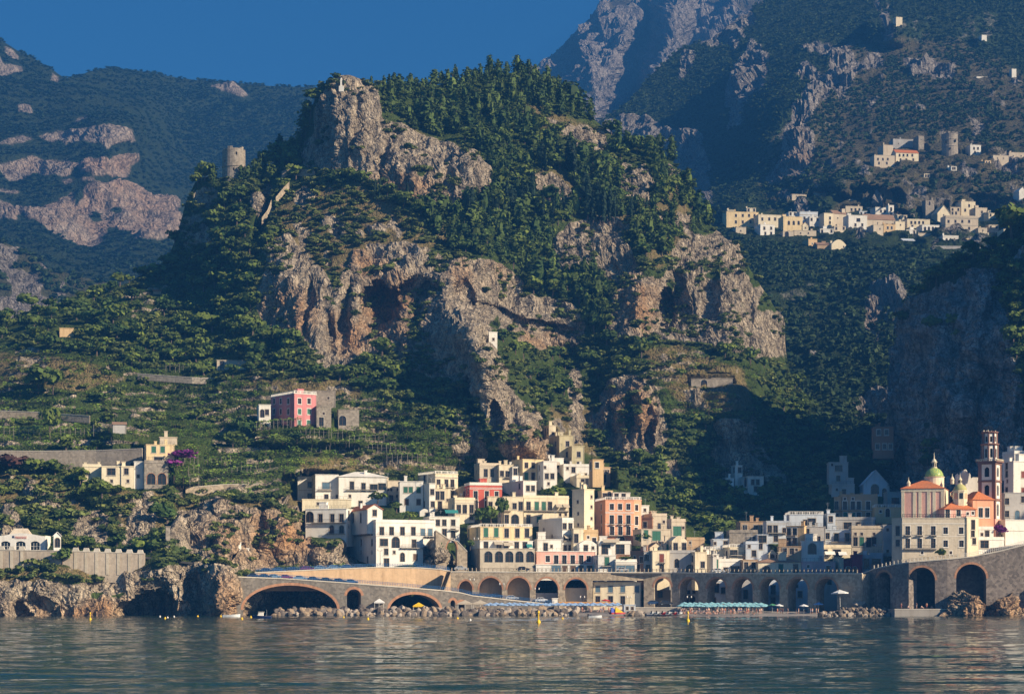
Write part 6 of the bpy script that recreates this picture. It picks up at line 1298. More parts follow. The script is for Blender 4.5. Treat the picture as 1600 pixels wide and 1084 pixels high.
# right hand wall under the church
M_dkr = plaster('shade_toned_rubble', (.17, .14, .115), .8, .9)  # rubble for the arch backs, the vaults' shade painted into its darker colour
RP = [(1344, 610), (1372, 602), (1400, 596), (1420, 593), (1480, 591), (1600, 590), (1720, 594), (1900, 604)]
RT = [(1344, 898), (1366, 889), (1400, 882), (1425, 878.5), (1480, 874), (1520, 870), (1560, 862), (1600, 852), (1720, 838), (1900, 826)]
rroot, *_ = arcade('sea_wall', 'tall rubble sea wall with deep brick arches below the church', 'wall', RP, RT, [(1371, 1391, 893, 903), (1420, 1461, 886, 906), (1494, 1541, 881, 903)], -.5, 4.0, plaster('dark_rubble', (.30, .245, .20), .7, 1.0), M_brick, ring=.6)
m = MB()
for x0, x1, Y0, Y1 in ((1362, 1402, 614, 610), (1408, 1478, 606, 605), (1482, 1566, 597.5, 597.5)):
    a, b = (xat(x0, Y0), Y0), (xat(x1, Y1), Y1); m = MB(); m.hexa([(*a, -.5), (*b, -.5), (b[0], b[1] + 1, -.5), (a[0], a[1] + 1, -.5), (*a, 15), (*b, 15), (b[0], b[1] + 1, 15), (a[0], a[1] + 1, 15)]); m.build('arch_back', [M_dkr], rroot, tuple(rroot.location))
posts(rroot, 1366, 1500, 6.2, RP, RT, .9, M_cope)
posts(rroot, 1503, 1700, 3.2, RP, RT, 1.1, M_trim, .2, .05, M_trim)
deck('church_road', [(1344, 898.5, 610.6), (1372, 890, 602.6), (1400, 882.6, 596.6), (1425, 879, 593.6), (1480, 874.5, 591.6), (1520, 870.5, 591), (1560, 862.5, 591), (1600, 852.5, 591), (1720, 839, 595), (1900, 827, 605)], 34, M_conc, 1.0)
# crenellated wall of the left road and other long walls
def long_wall(label, pts, h, th, mat, sink=3, coping=True):
    m = MB(); P = [PW(*p) for p in pts]; base = P[0]; root = empty('stone_wall', base, label, 'wall'); c = MB()
    for a, b in zip(P[:-1], P[1:]):
        m.hexa([(a[0], a[1], a[2] - h - sink), (b[0], b[1], b[2] - h - sink), (b[0], b[1] + th, b[2] - h - sink), (a[0], a[1] + th, a[2] - h - sink), a, b, (b[0], b[1] + th, b[2]), (a[0], a[1] + th, a[2])])
        c.hexa([(a[0], a[1] - .12, a[2] + .003), (b[0], b[1] - .12, b[2] + .003), (b[0], b[1] + th, b[2] + .003), (a[0], a[1] + th, a[2] + .003), (a[0], a[1] - .12, a[2] + .2), (b[0], b[1] - .12, b[2] + .2), (b[0], b[1] + th, b[2] + .2), (a[0], a[1] + th, a[2] + .2)])
    m.build('wall', [mat], root, base)
    if coping: c.build('coping', [M_cope], root, base)
    return root, P
lw_, P_ = long_wall('pale stone road wall topped with trapezoid merlons at left', [(-60, 858, 604), (0, 859, 604), (110, 861, 604), (226, 865, 606)], 5.5, 1.0, plaster('pale_road_wall', (.50, .41, .31), .8, .4))
for x in [2, 18, 34, 118, 134.5, 151, 168, 185, 202, 219]:
    Y = ipx([(0, 603.9), (110, 603.9), (226, 605.9)], x); z = zat(np.interp(x, [0, 110, 226], [859, 861, 865]), Y) + .204; X = xat(x, Y); g = MB()
    g.hexa([(X - .95, Y, z), (X + .95, Y, z), (X + .95, Y + .8, z), (X - .95, Y + .8, z), (X - .62, Y, z + .95), (X + .62, Y, z + .95), (X + .62, Y + .8, z + .95), (X - .62, Y + .8, z + .95)])
    g.box(X - .45, Y - .07, z - 6.5, X + .45, Y - .003, z - .35, 1); g.build('merlon', [M_cope, MW['X']], lw_, tuple(lw_.location))
deck('left_road', [(-80, 862, 605), (110, 865, 605), (226, 869, 607), (300, 878, 609), (340, 893, 609)], 13)
long_wall('long high stone retaining wall on the left hillside', [(-60, 704, 668), (60, 705, 668), (150, 704, 667), (222, 701, 664)], 7, 1.2, plaster('grey_brown_stone', (.42, .35, .27), .8, .6), 4)
long_wall('sloping rubble wall under the lemon terraces', [(290, 762, 662), (350, 757, 666), (404, 756, 668)], 4, 1, M_stone)
long_wall('terrace wall at far left edge, upper', [(-60, 640, 742), (60, 644, 738), (140, 650, 730)], 1.2, .8, M_stone, 1.2)
long_wall('bright stone terrace wall high on the left slope', [(215, 584, 790), (300, 590, 786), (360, 592, 790)], .8, .8, MW['S'], 1.4)
long_wall('stone terrace wall above the white houses', [(470, 712, 735), (560, 716, 732), (680, 728, 735)], 1.2, .8, M_stone, 2)
for pts, lab in (([(409, 340, 876), (418, 328, 878), (424, 312, 880)], 'lower broken wall climbing to the watchtower ridge'), ([(431, 308, 884), (444, 292, 888), (452, 284, 892)], 'middle broken wall climbing to the watchtower ridge'), ([(440, 268, 905), (452, 262, 905), (468, 264, 903), (492, 266, 897)], 'white broken wall at the foot of the summit cliff')): long_wall(lab, pts, 1.0, .6, M_stone, 2, False)
# stair arch at the left end of the arched substructure
arcade('stair_arch', 'stone stair ramp on a single arch beside the corner house', 'stair', [(681, 646), (702, 647), (730, 648)], [(681, 829), (702, 843), (715, 846), (730, 862)], [(698, 714, 844, 858)], 8, 3, M_stone, M_brick, ring=.4)
# ------------------------------------------------------------------ church and bell tower
def sub(root, mb, name, mats, smooth=False): return mb.build(name, mats, root, tuple(root.location), smooth)
pal = H('f', 'palazzo', 'weathered pale palazzo under the church, two rows of tall windows', 'palazzo', 146, 640, 786, 1100, 'X', 2, 12, 't882:188,280,385;w880:480,600;t978:188,280,385;w980:480,602;s1050:300,520', Y=607, bal='915:165-215;915:255-305;915:360-410;1018:160-410', clutter=0, sink=3, trim=M_trim)
H('f', 'palazzo_wing', 'shaded narrow left end of the palazzo under the church', 'house', 66, 146, 788, 1100, 'X', -38, 10, 't882:112;w975:112', Y=607, clutter=0, sink=3)
H('f', 'bastion', 'round cornered pale house end right of the church palazzo', 'house', 640, 735, 780, 1060, 'C', 28, 9, 't835:692;w905:690;w960:700', Y=607.5, clutter=0, sink=5)
r = MB(); q = pal['L2']; W_ = pal['W']; z1_ = pal['z1'] + .22
for i in range(26): s = W_ * i / 25; pal['lbox'](r, s - .03, s + .03, .1, .16, z1_, z1_ + 1.0)
for h_ in (.5, 1.0): pal['lbox'](r, 0, W_, .1, .16, z1_ + h_, z1_ + h_ + .05)
r.build('terrace_railing', [M_iron], pal['root'], pal['base'])
nave = H('f', 'church', 'pink church nave with cream pilasters, orange roof and tiled dome', 'church', 140, 470, 552, 800, 'P', -16, 24, '', 't630:500', xs=None, Y=618, roof='hip', rise=2.9, clutter=0, trim=M_trim, rw='t630:502')
c = MB(); lb = nave['lbox']; W_, D_ = nave['W'], nave['dep']; zt, zb = nave['z1'], nave['zv']
for f_ in (.0, .27, .40, .60, .73, .92): lb(c, W_ * f_, W_ * f_ + W_ * .075, -.12, -.003, zb - 2, zt - 1.0)
lb(c, -.1, W_ + .1, -.16, -.004, zt - 1.0, zt - .16); lb(c, W_ + .003, W_ + .14, 0, D_, zb - 2, zt - .17)
c.build('pilasters', [MW['C']], nave['root'], nave['base'])
def dome_mat():
    m, nt, b = nodes('glazed_dome_tiles'); b.inputs['Roughness'].default_value = .35
    geo = nt.nodes.new('ShaderNodeTexCoord').outputs['Object']; mp = nt.nodes.new('ShaderNodeMapping'); mp.inputs['Rotation'].default_value = (0, 0, .78); nt.links.new(geo, mp.inputs[0])
    ck = nt.nodes.new('ShaderNodeTexChecker'); ck.inputs['Scale'].default_value = 3.0; nt.links.new(mp.outputs[0], ck.inputs['Vector'])
    col = mixc(nt, ck.outputs['Fac'], (.26, .38, .10), (.60, .55, .10)); col = mixc(nt, ramp(nt, noise(nt, 5, 2, .5, geo), .5, .6), col, (.10, .28, .16)); nt.links.new(col, b.inputs['Base Color']); return m
M_dome = dome_mat(); M_dome2 = plaster('ochre_dome_tiles', (.46, .42, .17), .4)
def dome(root, cx, cy, zb_, r_, drum, mat, lant=True, n=20, prof=1.0):
    m = MB(); m.lathe([(r_ * 1.06, zb_ - drum), (r_ * 1.06, zb_ - .15), (r_ * 1.14, zb_ - .12), (r_ * 1.14, zb_ + .03)], cx, cy, n); sub(root, m, 'drum', [MW['C']])
    m = MB(); m.lathe([(r_ * math.cos(t), zb_ + .034 + r_ * prof * math.sin(t)) for t in [math.pi / 2 * i / 9 for i in range(9)]] + [(.12 * r_, zb_ + .034 + r_ * prof)], cx, cy, n); sub(root, m, 'dome', [mat], True)
    zt_ = zb_ + r_ * prof
    m = MB(); k = r_ * .27; m.lathe([(k * 1.25, zt_ - .1), (k * 1.25, zt_ + .12), (k, zt_ + .12), (k, zt_ + k * 2.1), (k * 1.3, zt_ + k * 2.15), (k * 1.3, zt_ + k * 2.4), (k * .95, zt_ + k * 2.6), (k * .7, zt_ + k * 3.2), (k * .25, zt_ + k * 3.7), (k * .13, zt_ + k * 5.3), (.02, zt_ + k * 6.2)], cx, cy, 8); lo_ = sub(root, m, 'lantern', [MW['C']])
    for i in range(8):
        a = 2 * math.pi * (i + .5) / 8; d = MB(); x, y = cx + k * .93 * math.cos(a), cy + k * .93 * math.sin(a); d.tube((x, y, zt_ + .3), (x, y, zt_ + k * 1.8), k * .2, n=6); d.build('lantern_opening', [M_dark], lo_, tuple(root.location))
dx, dy, dz = PW(1380 + 392 / 4.927, 650 + 468 / 4.927, 627)
dome(nave['root'], dx, dy, dz, 2.75, 3.2, M_dome)
for zx, zy, lab in ((195, 518, 0), (532, 490, 1)):
    px_2, py_2 = 1380 + zx / 4.927, 650 + zy / 4.927; x, y, z = PW(px_2, py_2, 623); m = MB(); m.lathe([(.55, z - 1.2), (.55, z), (.7, z + .05), (.45, z + .5), (.12, z + 1.0), (.03, z + 1.9)], x, y, 8); sub(nave['root'], m, 'pinnacle', [MW['C']])
aps = H('f', 'church_apse', 'small pink apse with orange roofs and little ochre dome', 'church', 474, 712, 712, 800, 'P', 10, 9, 't752:490;w745:580;s750:650;s745:690', Y=614, roof='hip', rise=2.4, clutter=0, trim=M_trim)
x, y, z = PW(1380 + 592 / 4.927, 650 + 572 / 4.927, 619); r0_ = aps['root']
m = MB(); m.lathe([(2.15, z - 5), (2.15, z - .35), (2.4, z - .3), (2.4, z - .1)], x, y, 8, 0, .35); sub(r0_, m, 'octagon_drum', [MW['C']])
for i in range(8):
    a = 2 * math.pi * (i + .5) / 8 + .35; cx_, cy_ = x + 2.0 * math.cos(a), y + 2.0 * math.sin(a); t = (-math.sin(a), math.cos(a)); n_ = (math.cos(a), math.sin(a)); m = MB()
    P8 = [(cx_ + t[0] * s + n_[0] * d, cy_ + t[1] * s + n_[1] * d, zz) for zz in (z - 2.5, z - .75) for s, d in ((-.55, 0), (.55, 0), (.55, .04), (-.55, .04))]
    m.hexa([P8[0], P8[1], P8[2], P8[3], P8[4], P8[5], P8[6], P8[7]]); sub(r0_, m, 'drum_panel', [M_glass if i % 2 else MW['A']])
dome(r0_, x, y, z, 1.95, .3, M_dome2, n=16, prof=1.0)
H('f', 'church_transept', 'salmon church transept with orange roof beside the bell tower', 'church', 690, 850, 640, 900, 'A', 14, 10, 't742:750,800', Y=617, roof='hip', rise=2.6, clutter=0, trim=M_trim)
m = MB(); Yf = 634; o_ = [(560, 600), (562, 450), (575, 440), (582, 452), (596, 446), (610, 425), (622, 412), (636, 408), (648, 420), (652, 440), (664, 436), (672, 450), (676, 480), (690, 470), (738, 470), (740, 600)]
q0 = [PW(1380 + a / 4.927, 650 + b / 4.927, Yf) for a, b in o_]; n_ = len(q0); m.face(q0); m.face([(x, y + 1.2, z) for x, y, z in reversed(q0)])
for i in range(n_): j = (i + 1) % n_; a, b = q0[i], q0[j]; m.face([b, a, (a[0], a[1] + 1.2, a[2]), (b[0], b[1] + 1.2, b[2])])
cf = empty('church_facade', (q0[0][0], Yf, q0[0][2] - 10), 'curly topped white church facade between dome and bell tower', 'church facade'); sub(cf, m, 'gable_wall', [MW['W']])
m = MB(); a, b = PW(1380 + 560 / 4.927, 650 + 600 / 4.927, Yf), PW(1380 + 740 / 4.927, 650 + 600 / 4.927, Yf); m.box(a[0], Yf, a[2] - 16, b[0], Yf + 12, a[2] - .01); sub(cf, m, 'wall', [MW['P']])
# bell tower, square below and octagonal above
def bell_tower():
    Yc = 624; cxp = 1380 + 860 / 4.927; xc = xat(cxp, Yc); al = R(57); u = np.array([math.cos(al), math.sin(al)]); v = np.array([-math.sin(al), math.cos(al)]); Wt = 5.0
    zz = lambda y: zat(650 + y / 4.927, Yc)
    root = empty('bell_tower', (xc, Yc, zz(860)), 'tall baroque bell tower, brown pilasters and white panels, octagonal top', 'bell tower')
    def pt(s, d, z): p = np.array([xc, Yc]) + u * s + v * d; return (p[0], p[1], z)
    def bx(m, s0, s1, d0, d1, z0, z1, mi=0): m.hexa([pt(s0, d0, z0), pt(s1, d0, z0), pt(s1, d1, z0), pt(s0, d1, z0), pt(s0, d0, z1), pt(s1, d0, z1), pt(s1, d1, z1), pt(s0, d1, z1)], mi)
    br = plaster('brown_stucco', (.235, .125, .095), .5); cr = MW['C']; wh = MW['W']
    m = MB(); bx(m, -.15, Wt + .15, -.15, Wt + .15, zz(980), zz(790)); sub(root, m, 'base', [MW['P']])
    def tier(y0, y1):
        m = MB(); z0, z1 = zz(y0), zz(y1); ops = [(Wt / 2 - .75, Wt / 2 + .75, z0 + .9, z1 - .8, True)]
        faces = [(pt(0, 0, 0), u), (pt(Wt, 0, 0), v), (pt(Wt, Wt, 0), -u), (pt(0, Wt, 0), -v)]
        for p, d in faces: facade(m, p, (d[0], d[1]), Wt, z0, z1, ops, .2)
        sub(root, m, 'tier', [wh]); m = MB(); pw = 1.05
        for a in (-.14, Wt - pw + .14):
            for b in (-.14, Wt - pw + .14): bx(m, a, a + pw, b, b + pw, z0 - .01, z1 + .01)
        sub(root, m, 'corner_pilasters', [br])
        for p, d in faces:
            n_ = (d[1], -d[0]); e = MB(); c_ = np.array([p[0] - n_[0] * .45, p[1] - n_[1] * .45]); a, b = c_ + d * (Wt / 2 - .8), c_ + d * (Wt / 2 + .8)
            e.face([(a[0], a[1], z0 + .8), (b[0], b[1], z0 + .8), (b[0], b[1], z1 - .7), (a[0], a[1], z1 - .7)]); sub(root, e, 'bell_opening', [M_dark])
        m = MB(); bx(m, -.3, Wt + .3, -.3, Wt + .3, z1 + .012, z1 + .3); bx(m, -.2, Wt + .2, -.2, Wt + .2, z1 + .302, z1 + .62); sub(root, m, 'cornice', [br])
    tier(788, 650); tier(632, 505); tier(488, 368)
    m = MB(); bx(m, -.75, Wt + .75, -.75, Wt + .75, zz(352), zz(343)); sub(root, m, 'cornice', [br])
    m = MB()
    for i in range(12):
        s = -.7 + (Wt + 1.2) * i / 11
        for a, b in ((s, -.7), (s, Wt + .5), (-.7, s), (Wt + .5, s)): bx(m, a, a + .2, b, b + .2, zz(343) + .004, zz(331))
    bx(m, -.7, Wt + .7, -.7, -.5, zz(331) + .003, zz(328)); bx(m, -.7, -.5, -.498, Wt + .7, zz(331) + .003, zz(328)); bx(m, Wt + .5, Wt + .7, -.498, Wt + .7, zz(331) + .003, zz(328)); sub(root, m, 'balustrade', [cr])
    c_ = np.array([xc, Yc]) + (u + v) * Wt / 2; c_ = c_ - np.array([c_[0], 0]) * 0
    def octo(y0, y1, rad, hole0, hole1):
        z0, z1 = zz(y0), zz(y1); m = MB(); ph = math.pi / 8
        for i in range(8):
            a0, a1 = ph + math.pi / 4 * i, ph + math.pi / 4 * (i + 1); p0, p1 = c_ + rad * np.array([math.cos(a0), math.sin(a0)]), c_ + rad * np.array([math.cos(a1), math.sin(a1)])
            d = p1 - p0; L = np.linalg.norm(d); d = d / L
            facade(m, (p0[0], p0[1]), (d[0], d[1]), L, z0, z1, [(L * .28, L * .72, zz(hole0), zz(hole1), True)], .12)
            e = MB(); n_ = np.array([d[1], -d[0]]); a, b = p0 + d * L * .25 - n_ * .3, p0 + d * L * .75 - n_ * .3; e.face([(a[0], a[1], zz(hole0)), (b[0], b[1], zz(hole0)), (b[0], b[1], zz(hole1)), (a[0], a[1], zz(hole1))]); sub(root, e, 'bell_opening', [M_dark])
            t = MB(); t.tube((p0[0], p0[1], z0), (p0[0], p0[1], z1), .30, n=6); sub(root, t, 'pilaster', [br])
        sub(root, m, 'octagon_tier', [wh]); m = MB(); m.lathe([(rad + .2, z1 + .004), (rad + .55, z1 + .25), (rad + .55, z1 + .5), (rad + .1, z1 + .6)], c_[0], c_[1], 8, 0, ph); sub(root, m, 'cornice', [br])
    octo(343, 220, 2.3, 315, 245); octo(206, 128, 2.05, 195, 150)
    for i in range(6):
        a = math.pi / 4 * i + .3; m = MB(); p = c_ + 1.9 * np.array([math.cos(a), math.sin(a)]); m.lathe([(.22, zz(118)), (.3, zz(112)), (.12, zz(108)), (.05, zz(100))], p[0], p[1], 6); sub(root, m, 'pinnacle', [cr])
bell_tower()
# ------------------------------------------------------------------ watchtower, statue, monument, restaurant, gate, conservatory
def watchtower():
    Y = 919; x, _, zb_ = PW(365.5, 272, Y); r_ = 18 / F * Y; root = empty('watchtower', (x, Y, zb_), 'ruined round stone watchtower on the left ridge', 'tower'); zt_ = zat(236, Y); rr = random.Random(3)
    m = MB(); n = 28; zc = zat(263, Y); m.lathe([(r_ * 1.04, zb_ - 12), (r_ * 1.0, zc)], 0, 0, n); m.lathe([(r_ * .995, zc + .001), (r_ * 1.06, zc + .05), (r_ * 1.06, zc + .5), (r_, zc + .55), (r_ * .99, zt_)], 0, 0, n)
    for i in range(n):
        a0, a1 = 2 * math.pi * i / n, 2 * math.pi * (i + 1) / n; h = rr.choice((0, .4, .9, 1.2, .7)) * (1 if math.cos(a0) > -.6 else .2)
        if h: m.prism([((r_ * f) * math.cos(a), (r_ * f) * math.sin(a)) for f, a in ((.8, a0), (.985, a0), (.985, a1), (.8, a1))], zt_ - .3, zt_ + h)
    m.v = [(vx + x, vy + Y, vz) for vx, vy, vz in m.v]; sub(root, m, 'wall', [MW['S']])
    for dxp, py in ((6, 243), (-12, 255), (2, 268)):
        X = xat(365.5 + dxp, Y); d = abs(dxp) / F * Y; yy = Y - math.sqrt(max(.1, r_ * r_ - d * d)); m = MB(); z = zat(py, Y); m.box(X - .35, yy - .04, z - .6, X + .35, yy + .6, z + .6); sub(root, m, 'window_slit', [M_dark])
watchtower()
def statue():
    x, y, z = PW(709, 128, 968); root = empty('summit_statue', (x, y, z), 'small pale statue on a pole at the mountain top', 'statue'); m = MB(); m.lathe([(.9, z - 3), (.7, z + .4), (.3, z + .6), (.24, z + 3.6), (.4, z + 3.7)], x, y, 8); sub(root, m, 'column', [MW['G']])
    m = MB(); m.lathe([(.34, z + 3.72), (.42, z + 4.3), (.3, z + 5), (.36, z + 5.4), (.14, z + 5.7), (.2, z + 5.9), (.06, z + 6.2)], x, y, 8); m.tube((x, y, z + 5.3), (x + .8, y, z + 5.8), .1, .06); sub(root, m, 'figure', [MW['W']])
    x, y, z = PW(533, 133, 905); root = empty('summit_monument', (x, y, z), 'small white pillar monument on top of the summit cliff', 'monument'); m = MB(); m.box(x - .9, y - .8, z - 3, x + 1.1, y + .8, z - .6); sub(root, m, 'plinth', [MW['W']]); m = MB(); m.prism([(x - .35, y - .3), (x + .35, y - .3), (x + .35, y + .3), (x - .35, y + .3)], z - .6, z + 2.6); m.lathe([(.5, z + 2.6), (.1, z + 3.1)], x, y, 4); sub(root, m, 'pillar', [MW['W']])
statue()
def restaurant():
    Y = 612; x0, x1 = xat(-14, Y), xat(71, Y); zb_ = zat(862, Y); za = zat(838, Y); zc = zat(832.5, Y); root = empty('restaurant', ((x0 + x1) / 2, Y, zb_), 'white roadside restaurant with curved front and three arched windows', 'restaurant')
    m = MB(); ops = []
    for a, b in ((1.2, 16), (24.5, 39.8), (47.5, 62)): ops.append((xat(a, Y) - x0, xat(b, Y) - x0, zb_ + .6, zat(845, Y), False))
    facade(m, (x0, Y), (1, 0), x1 - x0, zb_ - 3, za, ops, .3)
    for o in ops:
        r_ = (o[1] - o[0]); e = 8
        for k in range(e):                                # shallow arched heads
            s0, s1 = k / e, (k + 1) / e; h0, h1 = (4 * (s0 - .5) ** 2) * .55, (4 * (s1 - .5) ** 2) * .55
            m.face([(x0 + o[0] + r_ * s0, Y, o[3] - h0), (x0 + o[0] + r_ * s1, Y, o[3] - h1), (x0 + o[0] + r_ * s1, Y, o[3]), (x0 + o[0] + r_ * s0, Y, o[3])])
        g = MB(); g.face([(x0 + o[0], Y + .29, o[2]), (x0 + o[1], Y + .29, o[2]), (x0 + o[1], Y + .29, o[3]), (x0 + o[0], Y + .29, o[3])]); w_ = sub(root, g, 'window', [M_glass]); fm = MB()
        for t in (.0, .33, .66, .97): fm.box(x0 + o[0] + r_ * t, Y + .2, o[2], x0 + o[0] + r_ * t + .08, Y + .27, o[3] - .5)
        fm.box(x0 + o[0] + .08, Y + .21, o[2] + 1.0, x0 + o[1] - .08, Y + .26, o[2] + 1.08); fm.build('window_frame', [M_trim], w_, tuple(root.location))
    n = 14
    for i in range(n):
        s0, s1 = i / n, (i + 1) / n; h0, h1 = [(zc - za) * math.exp(-((s - .55) / .3) ** 2) + .02 for s in (s0, s1)]; a, b = x0 + (x1 - x0) * s0, x0 + (x1 - x0) * s1
        m.face([(a, Y, za), (b, Y, za), (b, Y, za + h1), (a, Y, za + h0)]); m.face([(a, Y, za + h0), (b, Y, za + h1), (b, Y + 7, za + h1), (a, Y + 7, za + h0)])
    m.face([(x1, Y, zb_ - 3), (x1, Y + 7, zb_ - 3), (x1, Y + 7, za + .3), (x1, Y, za + .3)]); m.face([(x0, Y + 7, zb_ - 3), (x0, Y, zb_ - 3), (x0, Y, za + .02), (x0, Y + 7, za + .02)])
    sub(root, m, 'wall', [MW['W']])
    rf = MB(); a, b = xat(13, Y + 9), xat(50, Y + 9); zr = zat(825, Y + 9); mid = (a + b) / 2
    rf.face([(a, Y + 7.2, za + .1), (b, Y + 7.2, za + .1), (mid + 2, Y + 10, zr), (mid - 2, Y + 10, zr)]); rf.face([(b, Y + 7.2, za + .1), (b, Y + 13, za), (mid + 2, Y + 10, zr)]); rf.face([(a, Y + 13, za), (a, Y + 7.2, za + .1), (mid - 2, Y + 10, zr)]); rf.face([(b, Y + 13, za), (a, Y + 13, za), (mid - 2, Y + 10, zr), (mid + 2, Y + 10, zr)]); sub(root, rf, 'roof', [MW['B']])
    sg = MB(); sg.box(xat(23.5, Y), Y - .08, zat(841.3, Y), xat(42, Y), Y - .003, zat(837, Y)); so = sub(root, sg, 'sign_board', [plain('pale_pink_sign', (.74, .55, .46))])
    def text(s, px, py, size, mat, name):
        c_ = bpy.data.curves.new(name, 'FONT'); c_.body = s; c_.size = size; c_.extrude = .02; c_.align_x = 'LEFT'; o = bpy.data.objects.new(name, c_); c_.materials.append(mat); COL.objects.link(o); me_ = bpy.data.meshes.new_from_object(o.evaluated_get(bpy.context.evaluated_depsgraph_get())); bpy.data.objects.remove(o); o = link(bpy.data.objects.new(name, me_), so)
        o.location = (xat(px, Y) - root.location[0], Y - .11 - root.location[1], zat(py, Y) - root.location[2]); o.rotation_euler = (R(90), 0, 0)
    text('Ristorante', 24.3, 840.6, .74, plain('red_lettering', (.45, .10, .07)), 'lettering')
    lg = MB(); xl, zl = xat(19.2, Y), zat(840.2, Y)
    for s, h in ((0, .55), (.16, .75), (.34, .6), (.5, .8)): lg.hexa([(xl + s, Y - .06, zl), (xl + s + .1, Y - .06, zl), (xl + s + .1, Y - .003, zl), (xl + s, Y - .003, zl), (xl + s - .06, Y - .06, zl + h), (xl + s + .04, Y - .06, zl + h), (xl + s + .04, Y - .003, zl + h), (xl + s - .06, Y - .003, zl + h)])
    sub(root, lg, 'sign_emblem', [plain('dark_blue_emblem', (.03, .04, .10))])
restaurant()
H('h', 'gate_shrine', 'small pale gabled gate arch right of the roadside restaurant', 'gate', 303, 344, 565, 640, 'W', 16, 2.5, 'a605:324', Y=609, roof='gf', rise=1.0, clutter=0, tile=MW['W'])
def conservatory():
    Y = 626; x0, x1 = xat(311, Y), xat(351, Y); zb_, zt_ = zat(870, Y), zat(857, Y); root = empty('conservatory', ((x0 + x1) / 2, Y, zb_), 'dark green glazed veranda on the rock by the road bend', 'veranda')
    m = MB(); m.box(x0, Y, zb_ - 4, x1, Y + 4, zb_ + .6); sub(root, m, 'wall', [MW['S']]); m = MB(); m.box(x0 + .1, Y + .1, zb_ + .603, x1 - .1, Y + 3.9, zt_ - .1); sub(root, m, 'glazing', [M_glass])
    m = MB()
    for i in range(9): x = x0 + (x1 - x0 - .12) * i / 8; m.box(x, Y, zb_ + .603, x + .12, Y + .094, zt_ - .1)
    m.box(x0, Y - .02, zt_ - .097, x1, Y + 4, zt_ + .1); m.box(x0, Y - .01, zb_ + 1.5, x1, Y + .093, zb_ + 1.6); sub(root, m, 'frame', [M_green])
    m = MB(); a, b = x0 + 1, x0 + 5.2; zr = zat(851, Y)
    n = 8
    for i in range(n):
        t0, t1 = math.pi * i / n, math.pi * (i + 1) / n; c_ = (a + b) / 2; rr = (b - a) / 2; p = [(c_ - rr * math.cos(t), zt_ + .1 + (zr - zt_) * math.sin(t)) for t in (t0, t1)]
        m.face([(p[0][0], Y, p[0][1]), (p[1][0], Y, p[1][1]), (p[1][0], Y + 4, p[1][1]), (p[0][0], Y + 4, p[0][1])]); m.face([(p[0][0], Y, zt_ + .1), (p[1][0], Y, zt_ + .1), (p[1][0], Y, p[1][1]), (p[0][0], Y, p[0][1])])
    sub(root, m, 'roof', [M_tile2])
conservatory()
H('p', 'house', 'white wedge roofed hut at the road bend beside parked cars', 'hut', 338, 354, 886, 897, 'W', 14, 4, 's891:344', Y=611, clutter=0, sink=2, roof='gs', rise=1.4, tile=MW['W'])
H('p', 'pillar', 'square stone gate pillar on the left road', 'pillar', 259, 266, 823, 846, 'S', 12, 1.4, '', Y=614, clutter=0, sink=8)
# ------------------------------------------------------------------ beach, breakwater, quay
def beach():
    m = MB(); rows = []
    for px in range(430, 1420, 10):
        yf = np.interp(px, [430, 700, 900, 960, 1060, 1280, 1400], [609, 609, 608, 600, 592, 594, 598]); zf = -.6; mid = np.interp(px, [430, 900, 960, 1280, 1400], [611, 610, 606, 602, 603]); yb = 666
        rows.append([(xat(px, yf), yf, zf), (xat(px, mid), mid, .55), (xat(px, mid + 8), mid + 8, 1.2), (xat(px, yb), yb, 2.4)])
    for a, b in zip(rows[:-1], rows[1:]):
        for i in range(3): m.face([a[i], b[i], b[i + 1], a[i + 1]])
    o = m.build('beach', [M_grav]); tag(o, kind='structure')
beach()
def boulder_mesh(k):
    rr = np.random.default_rng(900 + k); V = []; Q = []; nl, nn_ = 6, 9
    for i in range(nl + 1):
        t = math.pi * i / nl
        for j in range(nn_): a = 2 * math.pi * j / nn_; V.append((math.sin(t) * math.cos(a), math.sin(t) * math.sin(a), math.cos(t)))
    V = np.array(V); dirs = sph_r(rr, 9); off = rr.uniform(.55, .9, 9)
    for d, o in zip(dirs, off): s = V @ d; V = V - np.clip(s - o, 0, None)[:, None] * d
    V = V * rr.uniform(.75, 1.2, 3)
    for i in range(nl):
        for j in range(nn_): Q.append((i * nn_ + j, (i + 1) * nn_ + j, (i + 1) * nn_ + (j + 1) % nn_, i * nn_ + (j + 1) % nn_))
    return big_mesh('boulder', V, np.array(Q), [M_bould[k % 3]])
def sph_r(rr, n): p = rr.normal(0, 1, (n, 3)); return p / np.linalg.norm(p, axis=1, keepdims=True)
M_bould = [plaster('boulder_pale', (.38, .31, .24), .9), plaster('boulder_tan', (.30, .22, .145), .9), plaster('boulder_dark', (.14, .115, .095), .9)]
bm_ = [boulder_mesh(k) for k in range(9)]; rb = random.Random(4)
def boulder(px, Y, z, s, lab, grp):
    o = bpy.data.objects.new('boulder', rb.choice(bm_)); o.location = (xat(px, Y), Y, z); o.rotation_euler = tuple(rb.uniform(0, 6.28) for _ in range(3)); o.scale = (s, s, s * .9); tag(link(o), lab, 'boulder', grp)
for px in np.arange(430, 906, 5.6):
    for row, (Y, z) in enumerate(((603.5, .15), (606, 1.0), (608.5, 1.55))):
        if row == 2 and rb.random() < .35: continue
        boulder(px + rb.uniform(-2, 2), Y + rb.uniform(-.8, .8), z + rb.uniform(-.25, .3), rb.uniform(.9, 1.6), 'angular boulder of the long breakwater below the bridge and ramp', 'boulders of the long breakwater')
